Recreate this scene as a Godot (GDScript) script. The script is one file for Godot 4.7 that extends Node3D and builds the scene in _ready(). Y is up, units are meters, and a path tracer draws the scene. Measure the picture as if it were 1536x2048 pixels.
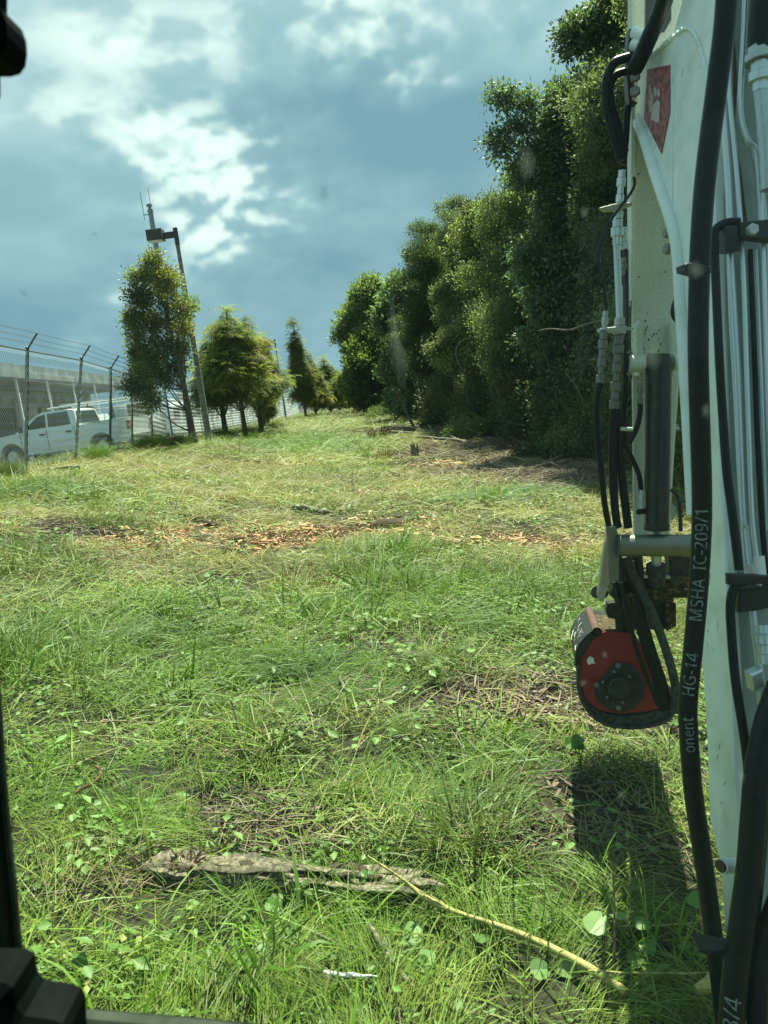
extends Node3D
# A cut strip between a fenced yard and a wood, seen from the cab of an excavator that stands tilted on the slope.

const TILT := 0.12741  # the machine leans to the right with the slope
var machine := Basis(Vector3(0, 0, 1), -TILT)
var taken := {}
var M := {}
var rng := RandomNumberGenerator.new()
var lumps := FastNoiseLite.new()
var fine := FastNoiseLite.new()


class Shape:
	var v := PackedVector3Array()
	var n := PackedVector3Array()
	var c := PackedColorArray()
	var t := PackedInt32Array()
	var tint := Color.WHITE
	var off := Vector3.ZERO

	func vert(p: Vector3, nn: Vector3) -> int:
		v.append(p - off)
		n.append(nn)
		c.append(tint)
		return v.size() - 1

	# corners run counter-clockwise seen from outside
	func tri(a: Vector3, b: Vector3, d: Vector3) -> void:
		var nn := (b - a).cross(d - a).normalized()
		var i := vert(a, nn)
		vert(b, nn)
		vert(d, nn)
		t.append(i)
		t.append(i + 2)
		t.append(i + 1)

	func quad(a: Vector3, b: Vector3, d: Vector3, e: Vector3) -> void:
		var nn := (d - a).cross(e - b).normalized()
		var i := vert(a, nn)
		vert(b, nn)
		vert(d, nn)
		vert(e, nn)
		t.append_array(PackedInt32Array([i, i + 2, i + 1, i, i + 3, i + 2]))

	func box(at: Vector3, size: Vector3, b := Basis.IDENTITY, bevel := 0.0) -> void:
		var hx := size.x / 2
		var hy := size.y / 2
		var poly := PackedVector2Array([Vector2(-hx, -hy), Vector2(hx, -hy), Vector2(hx, hy), Vector2(-hx, hy)])
		prism(poly, Transform3D(b, at - b.z * size.z / 2), size.z, bevel)

	# an outline in xf's xy plane, pushed out along xf's z
	func prism(outline: PackedVector2Array, xf: Transform3D, depth: float, bevel := 0.0, taper := 1.0) -> void:
		var poly := outline.duplicate()
		var area := 0.0
		var mid := Vector2.ZERO
		var k := poly.size()
		for i in k:
			area += poly[i].cross(poly[(i + 1) % k])
			mid += poly[i] / k
		if area < 0:
			poly.reverse()
		var inner := PackedVector2Array()
		for i in k:
			if bevel <= 0.0:
				inner.append(poly[i])
				continue
			var e0 := (poly[i] - poly[(i + k - 1) % k]).normalized()
			var e1 := (poly[(i + 1) % k] - poly[i]).normalized()
			var n0 := Vector2(-e0.y, e0.x)
			var n1 := Vector2(-e1.y, e1.x)
			var m := (n0 + n1).normalized()
			inner.append(poly[i] + m * bevel / maxf(0.35, m.dot(n0)))
		var idx := Geometry2D.triangulate_polygon(inner)
		var at := func(p: Vector2, z: float, s: float) -> Vector3: return xf * Vector3((p.x - mid.x) * s + mid.x, (p.y - mid.y) * s + mid.y, z)
		for j in range(0, idx.size(), 3):
			var a := inner[idx[j]]
			var b := inner[idx[j + 1]]
			var d := inner[idx[j + 2]]
			if (b - a).cross(d - a) < 0:
				var h := b
				b = d
				d = h
			tri(at.call(a, depth, taper), at.call(b, depth, taper), at.call(d, depth, taper))
			tri(at.call(a, 0.0, 1.0), at.call(d, 0.0, 1.0), at.call(b, 0.0, 1.0))
		for i in k:
			var j := (i + 1) % k
			quad(at.call(poly[i], bevel, 1.0), at.call(poly[j], bevel, 1.0), at.call(poly[j], depth - bevel, taper), at.call(poly[i], depth - bevel, taper))
			if bevel > 0.0:
				quad(at.call(poly[i], depth - bevel, taper), at.call(poly[j], depth - bevel, taper), at.call(inner[j], depth, taper), at.call(inner[i], depth, taper))
				quad(at.call(inner[i], 0.0, 1.0), at.call(inner[j], 0.0, 1.0), at.call(poly[j], bevel, 1.0), at.call(poly[i], bevel, 1.0))

	func tube(p: Array, r: Variant, sides := 8, caps := true) -> void:
		var k := p.size()
		var ends := []
		var u := Vector3.ZERO
		var first := -1
		for i in k:
			var dir: Vector3 = (p[mini(i + 1, k - 1)] - p[maxi(i - 1, 0)]).normalized()
			if i == 0:
				u = dir.cross(Vector3(0.31, 0.9, 0.27)).normalized()
			else:
				u = (u - dir * u.dot(dir)).normalized()
			var w := dir.cross(u)
			var rad: float = r[i] if r is Array else r
			for s in sides + 1:
				var a := TAU * s / sides
				var o := u * cos(a) + w * sin(a)
				var id := vert(p[i] + o * rad, o)
				if i == 0 and s == 0:
					first = id
			if i > 0:
				for s in sides:
					var a0 := first + (i - 1) * (sides + 1) + s
					var b0 := a0 + sides + 1
					t.append_array(PackedInt32Array([a0, b0 + 1, a0 + 1, a0, b0, b0 + 1]))
			if caps and (i == 0 or i == k - 1) and rad > 0.001:
				ends.append([i, -dir if i == 0 else dir])
		for e in ends:
			var rim: int = first + e[0] * (sides + 1)
			var hub := vert(p[e[0]], e[1])
			for q in sides + 1:
				vert(v[rim + q] + off, e[1])
			for q in sides:
				var x := hub + 1 + q
				t.append_array(PackedInt32Array([hub, x, x + 1] if e[0] == 0 else [hub, x + 1, x]))
			t.append_array(PackedInt32Array([rim, rim + 1, hub + 1]))

	# steps of (along, radius) about an axis
	func lathe(profile: Array, at: Vector3, axis: Vector3, sides := 16) -> void:
		for i in profile.size() - 1:
			var p: Vector2 = profile[i]
			var q: Vector2 = profile[i + 1]
			var ax := axis.normalized()
			var u := ax.cross(Vector3(0.31, 0.9, 0.27)).normalized()
			var w := ax.cross(u)
			var e := (q - p).normalized()
			for s in sides:
				var a := TAU * s / sides
				var b := TAU * (s + 1) / sides
				var oa := u * cos(a) + w * sin(a)
				var ob := u * cos(b) + w * sin(b)
				var na := oa * e.x - ax * e.y
				var nb := ob * e.x - ax * e.y
				var i0 := vert(at + ax * p.x + oa * p.y, na)
				vert(at + ax * p.x + ob * p.y, nb)
				vert(at + ax * q.x + ob * q.y, nb)
				vert(at + ax * q.x + oa * q.y, na)
				t.append_array(PackedInt32Array([i0, i0 + 2, i0 + 1, i0, i0 + 3, i0 + 2]))

	func append(other: Shape, xf: Transform3D) -> void:
		var i0 := v.size()
		for i in other.v.size():
			v.append(xf * other.v[i])
			n.append((xf.basis.inverse().transposed() * other.n[i]).normalized())
			c.append(other.c[i])
		for i in other.t:
			t.append(i0 + i)

	# a lump: a sphere pushed about by noise
	func lump(at: Vector3, r: Vector3, noise: FastNoiseLite, rough: float, rings := 8, sides := 12) -> void:
		var i0 := v.size()
		for i in rings + 1:
			for s in sides + 1:
				var a := PI * i / rings
				var b := TAU * (s % sides) / sides
				var o := Vector3(sin(a) * cos(b), cos(a), sin(a) * sin(b))
				var k := 1.0 + rough * noise.get_noise_3dv((o * r + at) * 6.0 + at * 13.0)
				vert(at + o * r * k, (o / r).normalized())
		for i in rings:
			for s in sides:
				var a := i0 + i * (sides + 1) + s
				var b := a + sides + 1
				t.append_array(PackedInt32Array([a, b + 1, a + 1, a, b, b + 1]))

	# a blade of grass: a bent, tapering strip
	func blade(base: Vector3, dir: Vector3, length: float, width: float, rise: float, bend: float, steps := 3) -> void:
		var side := dir.cross(Vector3.UP).normalized()
		side = (side + Vector3.UP * sin(base.x * 91.0 + base.z * 57.0) * 0.7).normalized()
		var p := base
		var a := rise
		var i0 := v.size()
		var flip := side.cross(dir * cos(a - bend * 0.5) + Vector3.UP * sin(a - bend * 0.5)).y < 0
		if flip:
			side = -side
		for i in steps + 1:
			var f := float(i) / steps
			var tangent := dir * cos(a) + Vector3.UP * sin(a)
			var nn := side.cross(tangent).normalized()
			if i == steps:
				vert(p, nn)
			else:
				var w := width * 0.5 * (1.0 - f * f * 0.75)
				vert(p - side * w, nn)
				vert(p + side * w, nn)
			p += tangent * length / steps
			a -= bend / steps
		for i in steps - 1:
			var k := i0 + i * 2
			t.append_array(PackedInt32Array([k, k + 3, k + 1, k, k + 2, k + 3]))
		var e := i0 + (steps - 1) * 2
		t.append_array(PackedInt32Array([e, e + 2, e + 1]))

	# a leaf folded along its midrib
	func leaf(base: Vector3, along: Vector3, up: Vector3, length: float, width: float, fold := 0.15) -> void:
		var side := along.cross(up).normalized()
		var nn := side.cross(along).normalized()
		var m := base + along * length * 0.45
		var i := vert(base, nn)
		vert(m - side * width * 0.5 + nn * width * fold, (nn + side * 0.5).normalized())
		vert(m - nn * width * fold * 0.3, nn)
		vert(m + side * width * 0.5 + nn * width * fold, (nn - side * 0.5).normalized())
		vert(base + along * length, nn)
		t.append_array(PackedInt32Array([i, i + 1, i + 2, i + 1, i + 4, i + 2, i, i + 2, i + 3, i + 2, i + 4, i + 3]))

	func mesh() -> ArrayMesh:
		var a := []
		a.resize(Mesh.ARRAY_MAX)
		a[Mesh.ARRAY_VERTEX] = v
		a[Mesh.ARRAY_NORMAL] = n
		a[Mesh.ARRAY_COLOR] = c
		a[Mesh.ARRAY_INDEX] = t
		var m := ArrayMesh.new()
		m.add_surface_from_arrays(Mesh.PRIMITIVE_TRIANGLES, a)
		return m


func numbered(called: String) -> String:
	taken[called] = taken.get(called, -1) + 1
	return called if taken[called] == 0 else "%s_%03d" % [called, taken[called]]


func tag(o: Node3D, label: String, category: String, group := "", kind := "") -> void:
	if label:
		o.set_meta("label", label)
	if category:
		o.set_meta("category", category)
	if group:
		o.set_meta("group", group)
	if kind:
		o.set_meta("kind", kind)


func thing(called: String, label: String, category: String, at := Vector3.ZERO, turn := Basis.IDENTITY, group := "") -> Node3D:
	var o := Node3D.new()
	o.name = numbered(called)
	add_child(o, true)
	o.transform = Transform3D(turn, at)
	tag(o, label, category, group)
	return o


func part(called: String, m: Mesh, material: Material, parent: Node3D) -> MeshInstance3D:
	var o := MeshInstance3D.new()
	o.name = called if parent != self else numbered(called)
	o.mesh = m
	o.material_override = material
	parent.add_child(o, true)
	return o


func single(called: String, m: Mesh, material: Material, label: String, category: String, at := Vector3.ZERO, turn := Basis.IDENTITY, group := "") -> MeshInstance3D:
	var o := part(called, m, material, self)
	o.transform = Transform3D(turn, at)
	tag(o, label, category, group)
	return o


func setting(called: String, m: Mesh, material: Material) -> MeshInstance3D:
	var o := part(called, m, material, self)
	tag(o, "", "", "", "structure")
	return o


func scatter(called: String, m: Mesh, material: Material, where: Array, tints: PackedColorArray, parent: Node3D) -> MultiMeshInstance3D:
	var mm := MultiMesh.new()
	mm.transform_format = MultiMesh.TRANSFORM_3D
	mm.use_colors = true
	mm.mesh = m
	mm.instance_count = where.size()
	for i in where.size():
		mm.set_instance_transform(i, where[i])
		mm.set_instance_color(i, tints[i])
	var o := MultiMeshInstance3D.new()
	o.name = called if parent != self else numbered(called)
	o.multimesh = mm
	o.material_override = material
	parent.add_child(o, true)
	o.set_meta("kind", "stuff")
	return o


func noise_texture(freq: float, ramp: Array, side := 256, kind := FastNoiseLite.TYPE_SIMPLEX_SMOOTH, octaves := 4, seed_ := 1, bump := false) -> NoiseTexture2D:
	var f := FastNoiseLite.new()
	f.noise_type = kind
	f.frequency = freq
	f.fractal_octaves = octaves
	f.seed = seed_
	var t := NoiseTexture2D.new()
	t.width = side
	t.height = side
	t.seamless = true
	t.noise = f
	if bump:
		t.as_normal_map = true
		t.bump_strength = 3.0
	elif ramp:
		var g := Gradient.new()
		g.offsets = PackedFloat32Array(ramp.map(func(e): return e[0]))
		g.colors = PackedColorArray(ramp.map(func(e): return e[1]))
		t.color_ramp = g
	return t


func paint(name_: String, c: Color, rough: float, metal := 0.0, tex: Texture2D = null, scale_ := 1.0, normal: Texture2D = null, strength := 0.5) -> StandardMaterial3D:
	var m := StandardMaterial3D.new()
	m.resource_name = name_
	m.albedo_color = c.linear_to_srgb()
	m.roughness = rough
	m.metallic = metal
	m.vertex_color_use_as_albedo = true
	if tex or normal:
		m.uv1_triplanar = true
		m.uv1_scale = Vector3.ONE * scale_
	m.albedo_texture = tex
	if normal:
		m.normal_enabled = true
		m.normal_texture = normal
		m.normal_scale = strength
	M[name_] = m
	return m


func leafy(name_: String, back: float, rough := 0.55) -> StandardMaterial3D:
	var m := paint(name_, Color(1, 1, 1), rough)
	m.backlight_enabled = true
	m.backlight = Color(back, back, back * 0.55).linear_to_srgb()
	m.metallic_specular = 0.4
	return m


func smooth(p: Array, steps := 6) -> Array:
	var out := []
	for i in p.size() - 1:
		var a: Vector3 = p[maxi(i - 1, 0)]
		var b: Vector3 = p[i]
		var c: Vector3 = p[i + 1]
		var d: Vector3 = p[mini(i + 2, p.size() - 1)]
		for s in steps:
			out.append(b.cubic_interpolate(c, a, d, float(s) / steps))
	out.append(p[-1])
	return out


func ground_height(x: float, z: float) -> float:
	var d := -z
	var base := 0.012 * clampf(d, 0, 85)
	var h := base
	if x < 0:
		var high := clampf(1.55 - 0.03 * (d - 17), 0.95, 1.26)
		h = base + (high - base) * smoothstep(0, 7.3, -x)
		h -= 0.1 * smoothstep(8.8, 10.3, -x)
	else:
		h = base - lerpf(0.11, 0.055, smoothstep(6, 24, d)) * minf(x, 9)
	return h


func on_ground(x: float, z: float) -> Vector3:
	return Vector3(x, ground_height(x, z), z)


func ground_up(x: float, z: float) -> Vector3:
	return Vector3(ground_height(x - 0.1, z) - ground_height(x + 0.1, z), 0.2, ground_height(x, z - 0.1) - ground_height(x, z + 0.1)).normalized()


func facing(up: Vector3, turn: float, scale_ := 1.0) -> Basis:
	var x := Vector3(cos(turn), 0, sin(turn))
	x = (x - up * x.dot(up)).normalized()
	return Basis(x, up, x.cross(up)) * scale_


func make_sky() -> ImageTexture:
	var w := 2048
	var h := 1024
	var eye := Vector3(0.254, 1.984, 0)
	var big := FastNoiseLite.new()
	big.noise_type = FastNoiseLite.TYPE_SIMPLEX_SMOOTH
	big.frequency = 1.1
	big.fractal_octaves = 5
	big.seed = 21
	var puff := FastNoiseLite.new()
	puff.noise_type = FastNoiseLite.TYPE_SIMPLEX_SMOOTH
	puff.frequency = 5.5
	puff.fractal_octaves = 5
	puff.fractal_gain = 0.55
	puff.seed = 4
	# openings where the sunlit tops of the clouds show: direction, width, height, strength
	var lit := []
	for g in [[Vector3(-1.61, 5.046, -10), 0.14, 0.11, 0.42], [Vector3(-1.497, 4.973, -10), 0.055, 0.06, 0.95], [Vector3(-1.426, 4.637, -10), 0.04, 0.035, 0.85], [Vector3(-1.842, 5.34, -10), 0.09, 0.03, 0.6], [Vector3(-1.789, 4.143, -10), 0.05, 0.05, 0.45], [Vector3(-3.403, 5.975, -10), 0.12, 0.03, 0.42], [Vector3(-2.191, 6.532, -10), 0.09, 0.03, 0.42], [Vector3(-3.48, 7.145, -10), 0.16, 0.06, 0.4],
			[Vector3(0.403, 6.368, -10), 0.09, 0.06, 0.4], [Vector3(0.092, 6.743, -10), 0.2, 0.05, 0.42], [Vector3(0.937, 5.791, -10), 0.035, 0.04, 0.4], [Vector3(-2.864, 3.638, -10), 0.03, 0.014, 0.5], [Vector3(-3.367, 3.173, -10), 0.035, 0.022, 0.5], [Vector3(2.752, 6.291, -10), 0.14, 0.05, 0.4], [Vector3(1.559, 5.626, -10), 0.03, 0.012, 0.36], [Vector3(-0.383, 4.264, -10), 0.1, 0.05, 0.3]]:
		var dir: Vector3 = (g[0] - eye).normalized()
		var side := dir.cross(Vector3.UP).normalized()
		lit.append([dir, side, side.cross(dir), g[1], g[2], g[3]])
	var heavy := []
	for g in [[Vector3(-0.088, 5.464, -10), 0.2, 0.07], [Vector3(1.656, 5.125, -10), 0.12, 0.08], [Vector3(-3.131, 6.426, -10), 0.1, 0.04], [Vector3(-0.949, 2.989, -10), 0.34, 0.12], [Vector3(-4.076, 3.514, -10), 0.22, 0.1], [Vector3(1.506, 5.432, -10), 0.25, 0.1]]:
		var dir: Vector3 = (g[0] - eye).normalized()
		var side := dir.cross(Vector3.UP).normalized()
		heavy.append([dir, side, side.cross(dir), g[1], g[2]])
	var data := PackedFloat32Array()
	data.resize(w * h * 3)
	var dark := Vector3(0.185, 0.365, 0.435)
	var mid := Vector3(0.285, 0.505, 0.55)
	var pale := Vector3(0.45, 0.665, 0.675)
	var white := Vector3(0.80, 1.02, 0.92)
	for y in h / 2 + 2:
		var el := (0.5 - (y + 0.5) / h) * PI
		for x in w:
			var az := (x + 0.5) / w * TAU
			var e := Vector3(sin(az) * cos(el), sin(el), -cos(az) * cos(el))
			var q := Vector3(e.x, e.y * 1.7, e.z) / (maxf(e.y, 0.0) * 0.6 + 0.42)
			var wx := big.get_noise_3d(q.x * 1.3 + 7.0, q.y * 1.3, q.z * 1.3)
			q += Vector3(wx, wx * 0.5, -wx) * 0.12
			var n := big.get_noise_3dv(q)
			var p := puff.get_noise_3dv(q * 0.8)
			var tone := 0.5 + n * 0.55 + p * 0.19 + 0.25 * clampf(e.y - 0.25, -0.25, 0.4)
			var shine := 0.0
			if e.z < -0.3:
				for g in heavy:
					var r: Vector3 = g[0]
					if e.dot(r) > 0.85:
						var a: float = e.dot(g[1]) / g[3]
						var b: float = e.dot(g[2]) / g[4]
						tone -= 0.3 * exp(-a * a - b * b)
				for g in lit:
					var r: Vector3 = g[0]
					if e.dot(r) > 0.9:
						var a: float = e.dot(g[1]) / g[3]
						var b: float = e.dot(g[2]) / g[4]
						shine = 1.0 - (1.0 - shine) * (1.0 - g[5] * exp(-a * a - b * b))
			if shine > 0.02:
				shine *= 0.5 + 0.75 * smoothstep(-0.4, 0.4, puff.get_noise_3dv(q * 1.6) + n * 0.25) + 0.35 * smoothstep(-0.12, 0.2, p)
				tone += shine * 0.75
			tone = clampf(tone, 0.0, 1.0)
			var c := dark.lerp(mid, clampf(tone * 2.0, 0, 1)) if tone < 0.5 else mid.lerp(pale, tone * 2.0 - 1.0)
			c = c.lerp(white, smoothstep(0.42, 1.0, shine))
			var i := (y * w + x) * 3
			data[i] = c.x
			data[i + 1] = c.y
			data[i + 2] = c.z
	for i in range((h / 2 + 2) * w * 3, w * h * 3, 3):
		data[i] = 0.1
		data[i + 1] = 0.14
		data[i + 2] = 0.07
	return ImageTexture.create_from_image(Image.create_from_data(w, h, false, Image.FORMAT_RGBF, data.to_byte_array()))


func _ready() -> void:
	rng.seed = 11
	lumps.frequency = 0.35
	lumps.fractal_octaves = 4
	lumps.seed = 5
	fine.frequency = 2.2
	fine.fractal_octaves = 3
	fine.seed = 9
	# camera
	var camera := Camera3D.new()
	camera.name = "camera"
	camera.fov = 67.33
	camera.near = 0.05
	camera.far = 1500.0
	var lens := CameraAttributesPhysical.new()
	lens.frustum_focal_length = 18.02
	lens.frustum_focus_distance = 9.0
	lens.exposure_aperture = 5.5
	camera.attributes = lens
	add_child(camera, true)
	camera.transform = Transform3D(machine * Basis(Vector3(1, 0, 0), -0.14835), Vector3(0.254, 1.984, 0))
	# sky and exposure
	var env := Environment.new()
	env.background_mode = Environment.BG_SKY
	env.tonemap_mode = Environment.TONE_MAPPER_LINEAR
	env.tonemap_exposure = 2.35
	env.background_energy_multiplier = 1.0 / 2.12
	env.sdfgi_enabled = true
	env.ssao_enabled = true
	env.ssil_enabled = true
	var dome := PanoramaSkyMaterial.new()
	dome.panorama = make_sky()
	env.sky = Sky.new()
	env.sky.sky_material = dome
	var around := WorldEnvironment.new()
	around.name = "surroundings"
	around.environment = env
	add_child(around, true)
	# the sun stands high, ahead and a little to the right
	var sun := DirectionalLight3D.new()
	sun.name = "sun"
	sun.light_energy = 1.6
	sun.light_color = Color(0.98, 1.0, 0.9)
	sun.light_angular_distance = 0.5
	sun.shadow_enabled = true
	add_child(sun, true)
	var high := deg_to_rad(64)
	var round_ := deg_to_rad(24)
	sun.look_at_from_position(Vector3.ZERO, -Vector3(sin(round_) * cos(high), sin(high), -cos(round_) * cos(high)))
	make_materials()
	make_terrain()
	make_yard()
	make_fence()
	make_vehicles()
	make_poles()
	make_row_trees()
	make_wood()
	make_excavator()
	make_mulcher()
	make_debris()
	make_plants()
	make_ground_cover()


func make_materials() -> void:
	var specks := noise_texture(0.11, [[0.0, Color(0.3, 0.28, 0.2)], [0.2, Color(0.4, 0.39, 0.32)], [0.27, Color(0.93, 0.93, 0.9)], [0.6, Color(0.98, 0.98, 0.96)], [1.0, Color(1, 1, 1)]], 512, FastNoiseLite.TYPE_SIMPLEX_SMOOTH, 5, 3)
	var wash := noise_texture(0.02, [[0.0, Color(0.9, 0.9, 0.86)], [0.35, Color(0.96, 0.96, 0.945)], [0.6, Color(0.99, 0.99, 0.985)], [1.0, Color(1, 1, 1)]], 256, FastNoiseLite.TYPE_SIMPLEX_SMOOTH, 5, 26)
	var grime := noise_texture(0.02, [[0.0, Color(0.3, 0.28, 0.2)], [0.4, Color(0.7, 0.7, 0.64)], [0.6, Color(0.95, 0.95, 0.93)], [1.0, Color(1, 1, 1)]], 256, FastNoiseLite.TYPE_SIMPLEX_SMOOTH, 5, 6)
	var caked := noise_texture(0.045, [[0.0, Color(0.14, 0.12, 0.09)], [0.45, Color(0.34, 0.3, 0.2)], [0.65, Color(0.55, 0.48, 0.3)], [0.85, Color(0.8, 0.74, 0.48)], [1.0, Color(1, 1, 0.8)]], 256, FastNoiseLite.TYPE_SIMPLEX_SMOOTH, 5, 8)
	var bark := noise_texture(0.05, [[0.0, Color(0.35, 0.32, 0.28)], [0.5, Color(0.75, 0.72, 0.68)], [1.0, Color(1, 1, 1)]], 256, FastNoiseLite.TYPE_CELLULAR, 3, 2)
	var soft := noise_texture(0.02, [[0.0, Color(0.62, 0.62, 0.62)], [1.0, Color(1, 1, 1)]], 256, FastNoiseLite.TYPE_SIMPLEX_SMOOTH, 5, 12)
	var rough := noise_texture(0.06, [], 256, FastNoiseLite.TYPE_SIMPLEX_SMOOTH, 5, 14, true)
	var soil := noise_texture(0.03, [[0.0, Color(0.25, 0.22, 0.18)], [0.45, Color(0.6, 0.57, 0.5)], [1.0, Color(1, 1, 0.95)]], 512, FastNoiseLite.TYPE_SIMPLEX_SMOOTH, 6, 17)
	paint("white paint", Color(0.62, 0.68, 0.6), 0.42, 0.0, specks, 3.2, rough, 0.04)
	paint("boom paint", Color(0.77, 0.85, 0.82), 0.38, 0.0, wash, 1.2, rough, 0.04)
	paint("vehicle white", Color(0.72, 0.78, 0.78), 0.25)
	paint("vehicle glass", Color(0.03, 0.04, 0.045), 0.08).metallic_specular = 0.6
	paint("tyre", Color(0.02, 0.02, 0.02), 0.85)
	paint("black plastic", Color(0.018, 0.022, 0.022), 0.5, 0.0, soft, 2.0)
	paint("cab black", Color(0.006, 0.01, 0.009), 0.6, 0.0, soft, 3.0)
	paint("cab trim", Color(0.055, 0.075, 0.055), 0.6, 0.0, soft, 3.0)
	paint("hose", Color(0.009, 0.014, 0.0155), 0.42, 0.0, soft, 6.0, rough, 0.12).metallic_specular = 0.32
	paint("dusty hose", Color(0.045, 0.05, 0.048), 0.75, 0.0, grime, 5.0, rough, 0.3)
	paint("print", Color(0.27, 0.34, 0.32), 0.7, 0.0, grime, 12.0)
	paint("steel", Color(0.45, 0.49, 0.48), 0.32, 0.7, wash, 3.0, rough, 0.06)
	paint("zinc", Color(0.56, 0.63, 0.63), 0.3, 0.55)
	paint("worn steel", Color(0.21, 0.22, 0.2), 0.42, 0.7, specks, 4.0, rough, 0.25)
	paint("caked dirt", Color(0.33, 0.3, 0.17), 0.95, 0.0, caked, 2.2, rough, 1.0)
	paint("black paint", Color(0.022, 0.026, 0.025), 0.45, 0.0, grime, 3.0, rough, 0.15)
	paint("cylinder black", Color(0.02, 0.026, 0.026), 0.33, 0.0, soft, 3.0, rough, 0.05)
	paint("red paint", Color(0.26, 0.009, 0.013), 0.38, 0.0, wash, 2.5, rough, 0.15)
	paint("decal red", Color(0.4, 0.095, 0.09), 0.5, 0.0, grime, 5.0)
	paint("shade and scratch grey", Color(0.25, 0.31, 0.285), 0.5, 0.0, wash, 1.5, rough, 0.05)  # shade of the boom's near face as a darker tone; scratches share it
	paint("tan paint", Color(0.36, 0.35, 0.25), 0.5, 0.0, wash, 5.0, rough, 0.1)
	paint("rust", Color(0.13, 0.062, 0.038), 0.8, 0.0, soft, 6.0, rough, 0.4)
	paint("oil specks", Color(0.035, 0.035, 0.028), 0.7)
	paint("faded print", Color(0.56, 0.47, 0.46), 0.7, 0.0, wash, 8.0)
	paint("chipped white", Color(0.72, 0.74, 0.72), 0.7)
	paint("galvanised", Color(0.15, 0.19, 0.19), 0.5, 0.35, soft, 1.5)
	paint("wire", Color(0.78, 0.82, 0.82), 0.5, 0.1)
	paint("barbed wire", Color(0.12, 0.13, 0.13), 0.6, 0.3)
	paint("asphalt", Color(0.1, 0.105, 0.1), 0.9, 0.0, soft, 0.8)
	paint("concrete", Color(0.5, 0.52, 0.48), 0.85, 0.0, soil, 0.7, rough, 0.2)
	paint("pole concrete", Color(0.32, 0.31, 0.26), 0.85, 0.0, soft, 0.7, rough, 0.1)
	paint("bronze", Color(0.045, 0.035, 0.03), 0.5)
	paint("lamp lens", Color(0.6, 0.66, 0.62), 0.3)
	paint("mast grey", Color(0.2, 0.25, 0.27), 0.5, 0.3)
	paint("building wall", Color(0.4, 0.43, 0.42), 0.85, 0.0, soft, 0.2)
	paint("building fascia", Color(0.3, 0.35, 0.36), 0.7, 0.0, soft, 0.2)
	paint("hollow shade", Color(0.06, 0.065, 0.065), 0.8)  # dark tone standing in for shade inside openings
	paint("bay door", Color(0.3, 0.32, 0.31), 0.7)
	paint("orange plastic", Color(0.6, 0.16, 0.05), 0.6)
	paint("red lens", Color(0.3, 0.02, 0.02), 0.2)
	paint("bark", Color(0.17, 0.15, 0.11), 0.9, 0.0, bark, 1.2, rough, 0.8)
	paint("pale bark", Color(0.36, 0.34, 0.28), 0.9, 0.0, bark, 2.0, rough, 0.8)
	paint("weathered wood", Color(0.43, 0.41, 0.34), 0.9, 0.0, soil, 2.0, rough, 1.0)
	paint("fresh wood", Color(0.62, 0.47, 0.2), 0.8, 0.0, soft, 5.0, rough, 0.5)
	paint("yellow stalk", Color(0.55, 0.5, 0.16), 0.7, 0.0, soft, 7.0, rough, 0.5)
	paint("dark wood", Color(0.12, 0.085, 0.055), 0.9, 0.0, soil, 3.0, rough, 0.8)
	paint("red wood", Color(0.3, 0.15, 0.07), 0.9, 0.0, soil, 3.0, rough, 0.6)
	paint("ground", Color(1, 1, 1), 0.95, 0.0, soil, 0.9, rough, 1.0).uv1_world_triplanar = true
	paint("chips", Color(1, 1, 1), 0.85)
	leafy("grass", 0.5, 0.5)
	leafy("foliage", 1.0, 0.42)
	leafy("needles", 1.0, 0.55)
	M["cab black"].metallic_specular = 0.12
	M["cab trim"].metallic_specular = 0.15
	var pane := paint("windshield glass", Color(0.5, 0.62, 0.58, 0.012), 0.02)
	pane.transparency = BaseMaterial3D.TRANSPARENCY_ALPHA
	pane.vertex_color_use_as_albedo = false
	pane.metallic_specular = 0.22
	pane.backlight_enabled = true
	pane.backlight = Color(0.0026, 0.0045, 0.005).linear_to_srgb()
	for k in [["dust film", Color(0.7, 0.85, 0.82, 0.02)], ["dirt spot", Color(0.06, 0.07, 0.06, 0.06)]]:
		var m := paint(k[0], Color.WHITE, 0.9)
		m.albedo_color = k[1]
		m.vertex_color_use_as_albedo = false
		m.transparency = BaseMaterial3D.TRANSPARENCY_ALPHA
		if k[0] == "dust film":
			m.backlight_enabled = true
			m.backlight = Color(0.9, 1.0, 0.95)


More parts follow.
